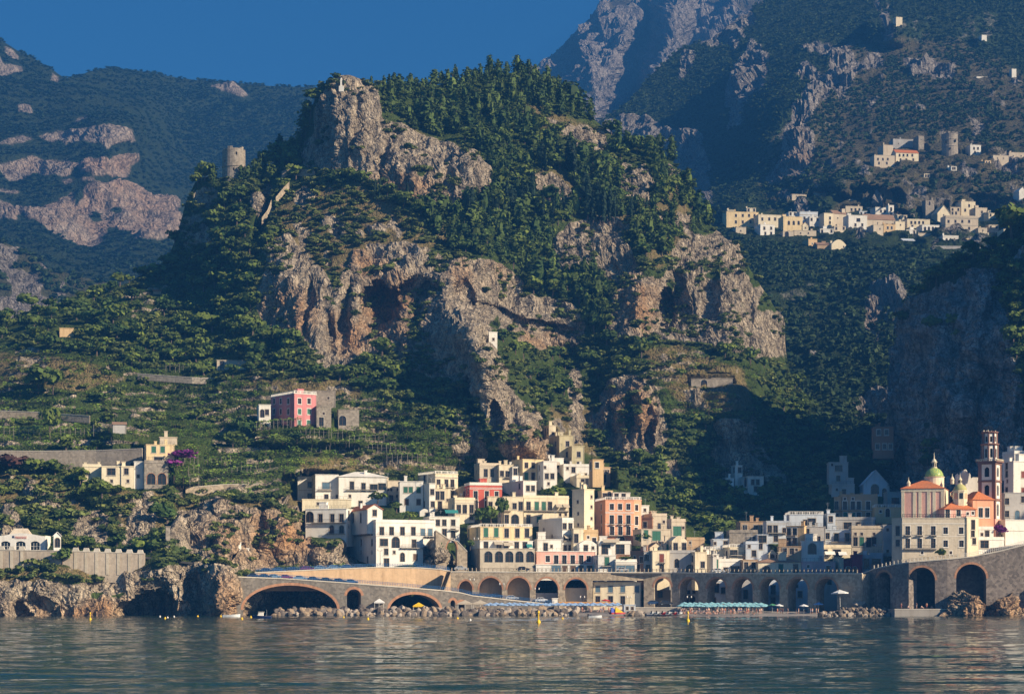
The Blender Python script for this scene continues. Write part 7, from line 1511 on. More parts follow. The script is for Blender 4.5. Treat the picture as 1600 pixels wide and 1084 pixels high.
for px in np.arange(1284, 1402, 4.2):
    for row, (Y, z) in enumerate(((592, .1), (595, .9), (598, 1.6))):
        if row == 2 and px < 1312: continue
        boulder(px + rb.uniform(-2, 2), Y + rb.uniform(-.8, .8), z + rb.uniform(-.25, .3), rb.uniform(.6, 1.15), 'small pale boulder of the rock pile right of the beach', 'boulders of the right rock pile')
for px in (1338, 1344, 1349): boulder(px, 602, 3.0, 1.9, 'large pale rock on top of the right rock pile', 'large pale rocks')
for px, s in ((982, 1.3), (988, 1.6), (994, 1.7), (1000, 1.4), (1006, .9), (978, .8)): boulder(px, 601, .5, s, 'pale rock in the heap beside the beach kiosk', 'rocks beside the beach kiosk')
def quay(label, x0, x1, Y0, Y1, z0, z1):
    m = MB(); a, b = xat(x0, Y0), xat(x1, Y0); root = empty('quay', ((a + b) / 2, Y0, 0), label, 'quay'); m.box(a, Y0, z0, b, Y1, z1); sub(root, m, 'block', [M_conc]); m = MB(); m.box(a - .08, Y0 - .1, z1 + .003, b + .08, Y0 + 1.0, z1 + .2); sub(root, m, 'edge', [M_cope])
quay('low stone quay at the foot of the right sea wall', 1398, 1492, 586, 596, -1, 1.9)
quay('concrete bathing platform behind the breakwater', 530, 735, 610.5, 616, -.5, 1.5)
quay('beach terrace slab under the parked cars', 993, 1064, 612, 632, 1.0, 2.3)
SR = Sheet('sea_rocks', np.arange(1466, 1720, 1.6), [(1466, 962), (1478, 948), (1492, 926), (1505, 921), (1520, 932), (1534, 942), (1545, 946), (1560, 938), (1575, 932), (1590, 920), (1610, 915), (1720, 925)], [(1466, 980), (1720, 985)], 60, lambda px, py: 589 - (py - 920) * .12 + 3 * np.sin(px / 9.0), lambda px, py: (np.ones(px.shape), np.zeros(px.shape), .7 * np.ones(px.shape)), mat_hill, 2.0, .5, .5, 141, (8, 8), None, 9, None, 10, -2)
# ------------------------------------------------------------------ cars, boats, buoys, beach things
carcols = {'dark blue': (.02, .045, .11), 'light blue': (.22, .34, .48), 'magenta': (.20, .02, .12), 'silver': (.45, .47, .48), 'white': (.72, .72, .70), 'black': (.02, .02, .024), 'blue': (.05, .12, .26)}
CM = {}
for k, c in carcols.items():
    m_, nt_, b_ = nodes('car_paint_' + k.replace(' ', '_')); b_.inputs['Base Color'].default_value = (*c, 1); b_.inputs['Roughness'].default_value = .25; b_.inputs['Specular IOR Level'].default_value = .6; CM[k] = m_
M_tyre = plain('tyre', (.02, .02, .02), .9); M_lamp = plain('headlamp', (.7, .7, .65), .2); M_taill = plain('tail_lamp', (.35, .02, .02), .3)
def car_meshes():
    prof = [(-2.0, .35), (-2.05, .62), (-1.95, .9), (-1.55, .98), (-1.1, 1.42), (.25, 1.46), (.95, 1.0), (1.75, .88), (2.02, .65), (2.0, .35)]
    def shell(pr, w, ins):
        m = MB(); n = len(pr); b = len(m.v)
        for sy in (-1, 1): m.v += [(x, sy * (w - (ins if z > 1.02 else 0)), z) for x, z in pr]
        m.f.append(tuple(range(n))); m.f.append(tuple(range(2 * n - 1, n - 1, -1))); m.m += [0, 0]
        for i in range(n): j = (i + 1) % n; m.f.append((i, n + i, n + j, j)); m.m.append(0)
        return m
    body = shell(prof, .84, .12)
    win = MB()
    for sy in (-1, 1):
        for q in ([(-1.38, 1.02), (-.98, 1.36), (-.35, 1.39), (-.35, 1.02)], [(-.28, 1.02), (-.28, 1.39), (.2, 1.39), (.78, 1.02)]):
            win.face([(x, sy * (.84 - (.12 if z > 1.02 else 0) + .015), z) for x, z in q])
    ws = MB(); ws.face([(.33, -.66, 1.425), (.33, .66, 1.425), (.9, .72, 1.06), (.9, -.72, 1.06)]); ws.v = [(x + .03, y, z + .02) for x, y, z in ws.v]
    wh = MB(); wh.v = []; b = MB()
    t = MB(); t.tube((0, -.1, 0), (0, .1, 0), .31, n=12); rim = MB(); rim.tube((0, -.11, 0), (0, .11, 0), .17, n=8)
    hl = MB(); hl.box(-.05, -.16, -.08, .05, .16, .08)
    return body, win.mesh('side_window', [M_glass]), ws.mesh('windscreen', [M_glass]), t.mesh('wheel', [M_tyre]), rim.mesh('rim', [M_steel]), hl.mesh('headlight', [M_lamp]), hl.mesh('tail_light', [M_taill])
cb, cw, cws, ct, cr_, chl, ctl = car_meshes(); cbody = {k: cb.mesh('car_body', [CM[k]]) for k in CM}
def car(px, py, Y, col, rot, label, group):
    x, y, z = PW(px, py, Y); root = empty('parked_car', (x, y, z), label, 'car', group); root.rotation_euler = (0, 0, rot)
    link(bpy.data.objects.new('car_body', cbody[col]), root); link(bpy.data.objects.new('side_window', cw), root); link(bpy.data.objects.new('windscreen', cws), root)
    for sx in (-1.25, 1.25):
        for sy in (-.76, .76):
            w_ = bpy.data.objects.new('wheel', ct); w_.location = (sx, sy, .31); link(w_, root); link(bpy.data.objects.new('rim', cr_), w_)
    for sy in (-.6, .6):
        for me, sx, nm in ((chl, 1.97, 'headlight'), (ctl, -2.0, 'tail_light')): o = bpy.data.objects.new(nm, me); o.location = (sx, sy, .66); link(o, root)
lowc = [(397, 'dark blue'), (414, 'dark blue'), (429, 'light blue'), (447, 'magenta'), (469, 'light blue'), (490, 'dark blue'), (510, 'black'), (530, 'dark blue'), (549, 'blue')]
ordn = ['first', 'second', 'third', 'fourth', 'fifth', 'sixth', 'seventh', 'eighth', 'ninth', 'tenth', 'eleventh', 'twelfth']
for i, (px, c_) in enumerate(lowc):
    Y = ipx(BP, px) + 1.9; car(px, np.interp(px, [366, 440, 541, 620], [902, 904.5, 911.5, 917.5]) - .1, Y, c_, math.atan2(3, 30), '%s car, %s in the row on the lower bridge from the left' % (c_, ordn[i]), 'cars parked on the lower bridge')
for i, (px, c_) in enumerate([(417, 'dark blue'), (436, 'blue'), (458, 'dark blue'), (480, 'magenta'), (501, 'light blue'), (522, 'light blue'), (543, 'blue'), (562, 'dark blue')]):
    Y = ipx(UP, px) + 1.9; car(px, np.interp(px, [392, 515, 594, 657], [895.6, 890, 887, 888]) - .1, Y, c_, math.atan2(5, 30), '%s car, %s in the row on the upper road from the left' % (c_, ordn[i]), 'cars parked on the upper road')
for px, py, Y, c_, lab in ((720, 891, 640, 'silver', 'silver car on the coast road at the stair head'), (817, 892, 642, 'black', 'dark car on the coast road under the arched substructure'), (972, 893, 642, 'silver', 'silver car on the coast road before the white shop'), (1122, 895, 632, 'silver', 'silver car in front of the white shed on the coast road'), (800, 937, 631, 'silver', 'silver car near the foot of the beach ramp'), (846, 940.5, 633, 'white', 'white van like car behind the ramp end'), (1022, 945, 624, 'dark blue', 'dark blue car on the beach terrace slab'), (1040, 945, 622, 'black', 'black car on the beach terrace slab'), (775, 934, 629, 'dark blue', 'dark blue car halfway down the beach ramp'), (352, 897, 612, 'blue', 'blue car at the road bend by the white hut')):
    car(px, py, Y, c_, .12, lab, None)
def scooter_mesh():
    m = MB()
    for x in (-.55, .6): m.tube((x, -.05, .25), (x, .05, .25), .25, n=8)
    m.hexa([(-.75, -.14, .45), (.1, -.14, .35), (.1, .14, .35), (-.75, .14, .45), (-.7, -.12, .75), (.0, -.12, .7), (.0, .12, .7), (-.7, .12, .75)]); m.tube((.6, 0, .3), (.42, 0, 1.0), .06); m.tube((.42, -.3, 1.0), (.42, .3, 1.0), .03); m.box(.35, -.18, .4, .47, .18, .85); m.box(-.05, -.12, .28, .4, .12, .36); return m.mesh('scooter', [CM['blue']])
sm_ = scooter_mesh()
for i, px in enumerate(np.arange(652, 702, 3.3)):
    Y = ipx(UP, px) + 1.2; x, y, z = PW(px, np.interp(px, [594, 657, 704], [887, 888, 893.6]) - .1, Y); o = bpy.data.objects.new('scooter', sm_); o.location = (x, y, z); o.rotation_euler = (0, 0, 1.2); tag(link(o), 'blue scooter in the tight row at the bend of the upper road', 'scooter', 'scooters on the upper road')
for i, px in enumerate(np.arange(728, 770, 3.0)):
    Y = ipx(BP, px) + 1.3; x, y, z = PW(px, np.interp(px, [692, 738, 800], [923.5, 931.5, 938.5]) - .1, Y); o = bpy.data.objects.new('scooter', sm_); o.location = (x, y, z); o.rotation_euler = (0, 0, 1.2); tag(link(o), 'blue scooter in the row along the beach ramp', 'scooter', 'scooters on the beach ramp')
# boats and buoys float on the water plane
def hull(L, Wd, h, mat, mat2=None):
    m = MB(); n = 9; ring_ = []
    for i in range(n):
        t = i / (n - 1); w_ = Wd / 2 * (1 - (max(0, t - .45) / .55) ** 2.2) * (.85 + .15 * min(1, t * 4)); x = -L / 2 + L * t; sh_ = h * (1 + .35 * t * t)
        ring_.append([(x, -w_, sh_), (x - .05, -w_ * .75, .0), (x, 0, -.25), (x - .05, w_ * .75, .0), (x, w_, sh_), (x, w_ * .8, sh_ - .08), (x, -w_ * .8, sh_ - .08)])
    for a, b in zip(ring_[:-1], ring_[1:]):
        for k in range(6): m.face([a[k], b[k], b[k + 1], a[k + 1]], 0 if k < 4 else 1)
        m.face([a[6], b[6], b[0], a[0]], 1)
    m.face(ring_[0][:5]); return m
def boat(px, py, L, label, mat, cabin, rot=0.0, on_z=None):
    Y = CH * F / (py - HY) if on_z is None else on_z[0]; x = xat(px, Y); z = 0 if on_z is None else on_z[1]; root = empty('boat', (x, Y, z), label, 'boat'); root.rotation_euler = (0, 0, rot); hull(L, L * .36, L * .13, None).build('hull', [mat, M_trim], root)
    c_ = MB()
    if cabin == 1: c_.hexa([(-.4, -.55, .3), (1.1, -.5, .3), (1.1, .5, .3), (-.4, .55, .3), (-.4, -.5, 1.5), (.7, -.45, 1.5), (.7, .45, 1.5), (-.4, .5, 1.5)]); c_.box(-.6, -.6, 1.503, .85, .6, 1.6); c_.build('cabin', [M_trim], root); w_ = MB(); w_.face([(-.2, -.56, .9), (.5, -.53, .9), (.4, -.5, 1.35), (-.2, -.53, 1.35)]); w_.build('cabin_window', [M_glass], root); t = MB(); t.tube((-1.2, 0, .3), (-1.2, 0, 2.2), .03); t.build('mast', [M_steel], root)
    else: c_.box(-L * .2, -L * .13, .15, -L * .12, L * .13, L * .14); c_.box(L * .1, -L * .12, .15, L * .18, L * .12, L * .14); c_.build('thwart', [M_brown], root); e = MB(); e.box(-L / 2 - .3, -.15, .1, -L / 2 + .05, .15, .9); e.build('outboard_motor', [M_tyre], root)
M_boatw = plain('white_hull_paint', (.75, .74, .70), .4); M_boatb = plain('navy_hull_paint', (.015, .03, .10), .4); M_boatr = plain('red_hull_paint', (.45, .04, .03), .4); M_yel = plain('yellow_buoy_paint', (.80, .50, .02), .5); M_oran = plain('orange_canvas', (.68, .33, .10), .9)
boat(362, 963.5, 4.6, 'low white motor boat moored at the cliff foot', M_boatw, 0)
boat(409, 965.5, 4.6, 'navy fishing boat with white cabin beside the bridge', M_boatb, 1, math.pi)
boat(930, 964.3, 3.4, 'flat white rowing boat at the end of the breakwater', M_boatw, 0)
for i, (px, mt, nm) in enumerate(((1020, M_boatw, 'white'), (1028, M_boatw, 'white'), (1037, M_boatr, 'red'), (1046, M_boatw, 'white'), (1055, M_boatr, 'red'), (1063, M_boatw, 'white'))):
    boat(px, 0, 3.6, '%s dinghy, %s from left among those drawn up on the beach' % (nm, ordn[i]), mt, 0, 1.3, (601.5, .62))
def pedalo(px, label, mat, rot):
    Y = 601; root = empty('pedal_boat', (xat(px, Y), Y, .55), label, 'pedal boat'); root.rotation_euler = (0, 0, rot); m = MB()
    for sy in (-.6, .6): m.hexa([(-1.5, sy - .25, 0), (1.2, sy - .25, 0), (1.2, sy + .25, 0), (-1.5, sy + .25, 0), (-1.5, sy - .25, .45), (1.7, sy - .15, .5), (1.7, sy + .15, .5), (-1.5, sy + .25, .45)])
    m.box(-1.2, -.34, .3, 1.0, .34, .44); m.build('hull', [M_boatr], root); s = MB(); s.hexa([(-1.3, -.3, .46), (1.2, -.3, .46), (1.2, .3, .46), (-1.3, .3, .46), (-1.3, -.3, 1.9), (-1.0, -.3, 1.9), (-1.0, .3, 1.9), (-1.3, .3, 1.9)]); s.build('slide', [mat], root)
pedalo(961, 'red and blue pedal boat with slide on the beach', plain('blue_slide', (.08, .12, .45), .4), .4); pedalo(968, 'pedal boat with bright yellow slide on the beach', M_yel, .3)
def spar(px, pyb, h, label):
    Y = CH * F / (pyb - HY); root = empty('spar_buoy', (xat(px, Y), Y, 0), label, 'buoy', 'tall yellow buoys'); m = MB(); k = h / 3.0; m.lathe([(.02, -.5), (.42 * k, -.3), (.5 * k, .15), (.42 * k, .55 * k), (.16 * k, .85 * k)], 0, 0, 10); m.build('float', [M_yel], root, smooth=True); m = MB(); m.lathe([(.16 * k, .85 * k), (.13 * k, 2.3 * k)], 0, 0, 8); m.build('pole', [M_yel], root); m = MB(); m.lathe([(.22 * k, 2.3 * k), (.28 * k, 2.5 * k), (.2 * k, 2.95 * k), (.05 * k, 3.0 * k)], 0, 0, 8); m.build('lantern', [M_yel], root)
spar(141, 968, 1.75, 'yellow spar buoy near the left shore cliff'); spar(841.5, 973, 2.4, 'yellow spar buoy off the breakwater, largest of three'); spar(1075, 970.5, 2.1, 'yellow spar buoy off the crowded beach')
fb = MB(); fb.lathe([(.05, -.2), (.24, -.1), (.26, .1), (.14, .32), (.05, .5)], 0, 0, 8); fy, fw = fb.mesh('float', [M_yel]), fb.mesh('float', [M_trim])
for px, py, w_ in ((250, 963.5, 1), (262, 965, 1), (258, 966.5, 0), (272, 963.6, 1), (309, 963.3, 0), (345, 963, 0), (378, 967, 0), (392, 964.5, 0), (537, 965, 0), (575, 967.5, 0), (715, 966.5, 0), (735, 969, 1), (879, 967, 0)):
    Y = CH * F / (py - HY); o = bpy.data.objects.new('float', fw if w_ else fy); o.location = (xat(px, Y), Y, 0); s = 1.05 if not w_ else .9; o.scale = (s, s, s)
    side = 'left of the bridge' if px < 300 else 'around the moored boats' if px < 400 else 'off the long breakwater'
    tag(link(o), 'small %s float on the water %s' % ('white' if w_ else 'yellow', side), 'float', '%s floats %s' % ('white' if w_ else 'yellow', side))
# parasols
def parasol_meshes(mat):
    c_ = MB(); n = 8; R_ = 1.25
    top = (0, 0, 2.45)
    for i in range(n):
        a0, a1 = 2 * math.pi * i / n, 2 * math.pi * (i + 1) / n; p, q = (R_ * math.cos(a0), R_ * math.sin(a0), 2.0), (R_ * math.cos(a1), R_ * math.sin(a1), 2.0); c_.face([p, q, top]); c_.face([(p[0], p[1], 1.85), (q[0], q[1], 1.85), q, p]); c_.face([q, p, (0, 0, 2.38)])
    p_ = MB(); p_.tube((0, 0, 0), (0, 0, 2.5), .03); return c_.mesh('canopy', [mat]), p_.mesh('pole', [M_trim])
pm = {'blue': parasol_meshes(plain('blue_canvas', (.27, .40, .58), .9)), 'turquoise': parasol_meshes(plain('turquoise_canvas', (.24, .47, .50), .9)), 'white': parasol_meshes(M_whcloth), 'red': parasol_meshes(plain('red_canvas', (.5, .05, .04), .9)), 'orange': parasol_meshes(M_oran), 'green': parasol_meshes(plain('green_canvas', (.08, .28, .14), .9))}
def parasol(px, Y, z, kind, label, group, s=1.0):
    root = empty('beach_parasol', (xat(px, Y), Y, z), label, 'parasol', group); root.scale = (s, s, s); root.rotation_euler = (rb.uniform(-.06, .06), rb.uniform(-.06, .06), rb.uniform(0, 1)); link(bpy.data.objects.new('canopy', pm[kind][0]), root); link(bpy.data.objects.new('pole', pm[kind][1]), root)
for row, (Y, z) in enumerate(((612.5, 1.1), (617, 1.4))):
    for px in np.arange(762 + row * 4, 968, 9.5): parasol(px + rb.uniform(-1.5, 1.5), Y, z + rb.uniform(-.1, .1), 'blue', 'blue parasol in the rows behind the long breakwater', 'blue beach parasols')
for row, (Y, z) in enumerate(((606, .8), (610, 1.1), (614, 1.5))):
    for px in np.arange(1063 + row * 3, 1198, 8.6): parasol(px + rb.uniform(-1.2, 1.2), Y, z + rb.uniform(-.1, .1), 'turquoise', 'turquoise parasol in the dense rows on the right beach', 'turquoise beach parasols')
for px, Y, z, k, s, lab in ((1313, 601, 2.6, 'white', 2.0, 'very wide white parasol by the right rock pile'), (1256, 603, .7, 'white', 1.1, 'single white parasol standing free on the open beach'), (1217, 606, 1.0, 'white', 1.0, 'white parasol right of the turquoise rows'), (946, 613, 2.2, 'red', 1.1, 'red parasol in front of the orange canopy'), (1279, 604, 1.0, 'blue', 1.2, 'blue parasol right of the free standing white one'), (1325, 606, 1.3, 'green', 1.1, 'green parasol low behind the right rock pile'), (1207, 609, 1.1, 'green', 1.0, 'green parasol at right end of the turquoise rows')): parasol(px, Y, z, k, lab, None, s)
def canopy(label, x0, x1, Y0, Y1, zb_, zt_, mat, peak=True):
    a, b = xat(x0, Y0), xat(x1, Y0); root = empty('canopy_tent', ((a + b) / 2, (Y0 + Y1) / 2, zb_), label, 'canopy'); m = MB(); c_ = ((a + b) / 2, (Y0 + Y1) / 2, zt_ + (1.0 if peak else .15)); q = [(a, Y0, zt_), (b, Y0, zt_), (b, Y1, zt_), (a, Y1, zt_)]
    for i in range(4): m.face([q[i], q[(i + 1) % 4], c_]); p0, p1 = q[i], q[(i + 1) % 4]; m.face([(p0[0], p0[1], zt_ - .35), (p1[0], p1[1], zt_ - .35), p1, p0])
    sub(root, m, 'canopy_cloth', [mat])
    n = max(2, int((b - a) / 3))
    for i in range(n + 1):
        for yy in (Y0 + .15, Y1 - .15): p = MB(); x = a + .15 + (b - a - .3) * i / n; p.tube((x, yy, zb_ - .5), (x, yy, zt_ - .05), .06); sub(root, p, 'post', [M_trim])
canopy('beige peaked canopy at the ramp foot, left of the pair', 715, 738, 613, 617, 1.5, 3.6, M_awn); canopy('beige peaked canopy at the ramp foot, right of the pair', 739, 762, 613.5, 617.5, 1.5, 3.6, M_awn)
canopy('small white peaked canopy hut between the bridge arches', 584.5, 600, 611, 614, 1.5, 4.0, M_whcloth); canopy('yellow and green kiosk roof under the right bridge arch', 645, 663, 612, 615, 1.5, 2.9, M_yel)
canopy('orange canopy in front of the beach bar, left part', 873, 918, 619, 625, 2, 4.0, M_oran, False); canopy('orange canopy in front of the beach bar, right part', 919, 962, 619, 625, 2, 3.9, M_oran, False); canopy('long low orange pergola behind the turquoise parasols', 1106, 1187, 618, 621, 1.8, 3.6, M_oran, False)
H('p', 'kiosk', 'pale grey beach kiosk beside the rock heap', 'kiosk', 975, 993, 945, 957, 'U', 4, 4, 's950:980,988', Y=607, clutter=0, sink=1.5)
H('p', 'kiosk', 'white ticket box at the foot of the ramp', 'kiosk', 863, 871.5, 935, 946, 'W', 6, 2, '', Y=629.5, clutter=0, sink=1)
def lamp(px, Y, zb_, h, label):
    root = empty('street_lamp', (xat(px, Y), Y, zb_), label, 'street lamp'); m = MB(); m.lathe([(.14, 0), (.1, .3), (.06, .5), (.05, h)], 0, 0, 8); m.tube((-.6, 0, h - .2), (.6, 0, h - .2), .03); m.build('post', [M_iron], root)
    for s in (-.6, .6): g = MB(); g.lathe([(.08, h - .2), (.18, h), (.16, h + .3), (.03, h + .45)], s, 0, 8); g.build('lamp_head', [M_trim], root)
lamp(983, 623, 2.0, 3.4, 'double headed street lamp before the plain cream building'); lamp(910, 622, 2.0, 3.4, 'double headed street lamp before the last left arch'); lamp(1077, 620, 2.0, 3.4, 'double headed street lamp before the first right arch'); lamp(737.5, 621.5, 6.3, 4.2, 'street lamp on the bend of the beach ramp'); lamp(784, 623.5, 5.0, 4.2, 'street lamp halfway down the beach ramp'); lamp(839, 626, 4.0, 3.8, 'street lamp near the ramp foot'); lamp(744, 634, 13.4, 9.5, 'very tall lamp mast in front of the yellow house'); lamp(594, 629.5, 15.2, 4.2, 'street lamp before the white corner house')
# bathers: one continuous body each, a few poses shared
def skin_person(pose, skin, cloth):
    """bather grown as one skinned surface around a posed skeleton"""
    if pose == 'stand': V = [(0, 0, .95), (0, .01, 1.2), (0, 0, 1.42), (0, -.01, 1.52), (0, -.02, 1.64), (-.1, 0, .88), (-.12, .02, .5), (-.13, 0, .06), (.1, 0, .88), (.12, -.05, .5), (.13, .05, .06), (-.2, 0, 1.38), (-.27, .03, 1.12), (-.25, -.08, .88), (.2, 0, 1.38), (.27, .03, 1.12), (.25, -.08, .88)]
    else: V = [(0, .1, .18), (0, .16, .45), (0, .18, .66), (0, .16, .76), (0, .14, .88), (-.1, 0, .2), (-.12, -.35, .45), (-.13, -.5, .06), (.1, 0, .2), (.12, -.35, .45), (.13, -.5, .06), (-.2, .18, .62), (-.26, .25, .4), (-.22, .3, .12), (.2, .18, .62), (.26, .0, .42), (.2, -.2, .4)]
    rad = [.15, .14, .15, .06, .105, .1, .065, .045, .1, .065, .045, .065, .045, .04, .065, .045, .04]
    E_ = [(0, 1), (1, 2), (2, 3), (3, 4), (0, 5), (5, 6), (6, 7), (0, 8), (8, 9), (9, 10), (2, 11), (11, 12), (12, 13), (2, 14), (14, 15), (15, 16)]
    me = bpy.data.meshes.new('person_skeleton'); me.from_pydata(V, E_, []); o = bpy.data.objects.new('person_skeleton', me); COL.objects.link(o)
    md = o.modifiers.new('skin', 'SKIN'); sv = me.skin_vertices[0].data if len(me.skin_vertices) else None
    if sv is None: me.skin_vertices.new() if hasattr(me.skin_vertices, 'new') else None; sv = me.skin_vertices[0].data
    for i, r_ in enumerate(rad): sv[i].radius = (r_, r_)
    sv[0].use_root = True; o.modifiers.new('sub', 'SUBSURF').levels = 1
    dg = bpy.context.evaluated_depsgraph_get(); out = bpy.data.meshes.new_from_object(o.evaluated_get(dg)); bpy.data.objects.remove(o)
    out.materials.clear(); out.materials.append(skin); out.materials.append(cloth); out.materials.append(M_brown)
    lim = (.78, 1.0) if pose == 'stand' else (.02, .34); hz = 1.66 if pose == 'stand' else .9
    for p in out.polygons: c_ = p.center; p.material_index = 2 if (c_.z > hz and c_.y > -.06 + (0 if pose == 'stand' else .14)) else 1 if lim[0] < c_.z < lim[1] and abs(c_.x) < .2 and (pose == 'stand' or c_.y > -.05) else 0; p.use_smooth = True
    out.name = 'person'; return out
M_skin = [plain('tanned_skin', (.42, .22, .14), .6), plain('fair_skin', (.58, .36, .27), .6)]
cl_ = {'red': (.45, .04, .05), 'blue': (.05, .12, .4), 'white': (.7, .7, .68), 'black': (.03, .03, .03)}
PM = {}
for po in ('stand', 'sit'):
    for i, (cn, cc) in enumerate(cl_.items()): PM[(po, cn)] = skin_person(po, M_skin[i % 2], plain(cn + '_swimwear', cc, .9))
def person(px, Y, z, po, cn, label, group):
    o = bpy.data.objects.new('person', PM[(po, cn)]); o.location = (xat(px, Y), Y, z); o.rotation_euler = (0, 0, rb.uniform(-1.5, 1.5)); tag(link(o), label, 'person', group)
for i in range(64):
    px = rb.uniform(1064, 1202); Y = rb.uniform(599.5, 605); z = np.interp(Y, [592, 602, 610], [-.6, .55, 1.2]) + .03; po = 'stand' if rb.random() < .6 else 'sit'; cn = rb.choice(list(cl_)); person(px, Y, z, po, cn, '%s bather in %s swimwear among the crowd before the turquoise parasols' % ('standing' if po == 'stand' else 'sitting', cn), '%s bathers in %s before the turquoise parasols' % (po, cn))
for i in range(16):
    px = rb.uniform(905, 965); Y = rb.uniform(605, 610); po = 'stand' if rb.random() < .5 else 'sit'; cn = rb.choice(list(cl_)); person(px, Y, 1.0, po, cn, '%s bather in %s swimwear beside the blue parasols' % ('standing' if po == 'stand' else 'sitting', cn), '%s bathers in %s beside the blue parasols' % (po, cn))
for i in range(10):
    px = rb.uniform(1205, 1285); Y = rb.uniform(602, 604); cn = rb.choice(list(cl_)); person(px, Y, .6, 'stand', cn, 'standing bather in %s swimwear on the open beach at right' % cn, 'standing bathers in %s on the right beach' % cn)
for i, px in enumerate((1408, 1420, 1432, 1441, 1448, 1456)): person(px, 590 + i % 3, 2.1, 'sit' if i % 2 else 'stand', list(cl_)[i % 4], '%s bather in %s on the low stone quay' % ('sitting' if i % 2 else 'standing', list(cl_)[i % 4]), 'bathers on the quay %d' % (i % 4))
# vine pergolas on the terraces
def pergola(x0, x1, py, h, label):
    p0, p1 = A.at(x0, py), A.at(x1, py); root = empty('vine_pergola', tuple(float(v) for v in (p0 + p1) / 2), label, 'pergola'); n = max(3, int((x1 - x0) / 7)); pts = []
    for i in range(n + 1): p = A.at(x0 + (x1 - x0) * i / n, py); pts.append((float(p[0]), float(p[1]) - 2.2, float(np.interp(i, [0, n], [p0[2], p1[2]]))))
    for i, p in enumerate(pts): m = MB(); m.tube((p[0], p[1], p[2] - 1.5), (p[0], p[1], p[2] + h), .07, n=5); sub(root, m, 'post', [M_pole])
    m = MB()
    for a, b in zip(pts[:-1], pts[1:]): m.tube((a[0], a[1], a[2] + h), (b[0], b[1], b[2] + h), .05, n=5); m.tube((a[0], a[1], a[2] + h * .55), (b[0], b[1], b[2] + h * .55), .03, n=4)
    sub(root, m, 'rail', [M_pole])
    V, Q, T, Mi = [], [], [], []; c_ = []
    for a, b in zip(pts[:-1], pts[1:]):
        for k in range(16): f_ = rng.random(); c_.append((a[0] + (b[0] - a[0]) * f_ + rng.normal(0, .3), a[1] + rng.uniform(-.2, 2.2), a[2] + h + rng.normal(.1, .22)))
    c_ = np.array(c_); v, q = quads(c_, np.tile([[0, -.3, 1.]], (len(c_), 1)), rng.uniform(.25, .5, len(c_)), .8, .5); v = v - np.array(root.location)
    me = big_mesh('vine_canopy', v, q, [M_vine], False, {'tint': np.repeat(rng.random((len(c_), 1)), 4, 0).repeat(3, 1)}); link(bpy.data.objects.new('vine_canopy', me), root)
M_pole = plain('grey_chestnut_pole', (.30, .26, .21), .9)
for a in ((0, 62, 680, 2.6, 'vine pergola at far left beside the conical tree'), (95, 150, 682, 2.6, 'vine pergola right of the conical tree'), (290, 360, 722, 2.4, 'upper lemon pergola above the sloping rubble wall'), (296, 400, 738, 2.4, 'middle lemon pergola above the sloping rubble wall'), (300, 400, 752, 2.4, 'lowest lemon pergola above the sloping rubble wall'), (480, 560, 700, 2.6, 'vine pergola above the hipped white villa'), (560, 640, 708, 2.6, 'vine pergola right above the hipped white villa'), (470, 535, 682, 2.4, 'vine pergola below the pink villa terrace'), (545, 600, 690, 2.4, 'vine pergola in the middle of the green terraces'), (605, 665, 722, 2.4, 'vine pergola just above the cream palazzo'), (260, 330, 578, 2.2, 'thin pergola high on the left terraces'), (400, 470, 668, 2.2, 'pergola in front of the pink villa')): pergola(*a)
# lemon garden trees among the houses
for x, y, Y, hp, wp, lab in ((752, 823, 672, 26, 24, 'dense lemon tree left in the walled town garden'), (768, 822, 674, 28, 26, 'dense lemon tree in middle of the walled town garden'), (783, 816, 676, 34, 20, 'tall lemon tree right in the walled town garden'), (872, 786, 700, 24, 40, 'bushy tree below the low white houses in upper town'), (1004, 853, 668, 20, 20, 'round dark tree at foot of the salmon palazzo'), (590, 786, 690, 16, 26, 'green creeper pergola below the hipped white villa'), (620, 800, 668, 14, 14, 'small dark tree on the corner house terrace'), (640, 812, 664, 12, 22, 'potted shrubs on the corner house roof terrace'), (735, 858, 652, 14, 14, 'bright shrub by the stair arch'), (1472, 872, 603, 14, 18, 'leafless looking shrub on the church road wall'), (978, 877, 652, 8, 26, 'row of plants on the white shop terrace'), (688, 872, 648, 30, 14, 'bushes on the rock right of the corner house')):
    plant('garden_tree', 'leaf', [M_leaf, M_bark], PW(x, y, Y), hp * Y / F, wp * Y / F, lab, 'tree', None)

canopy('brown roofed roof terrace canopy left of the hipped villa top', 478, 529, 712, 719, 41.5, 43.6, M_tile2, False)
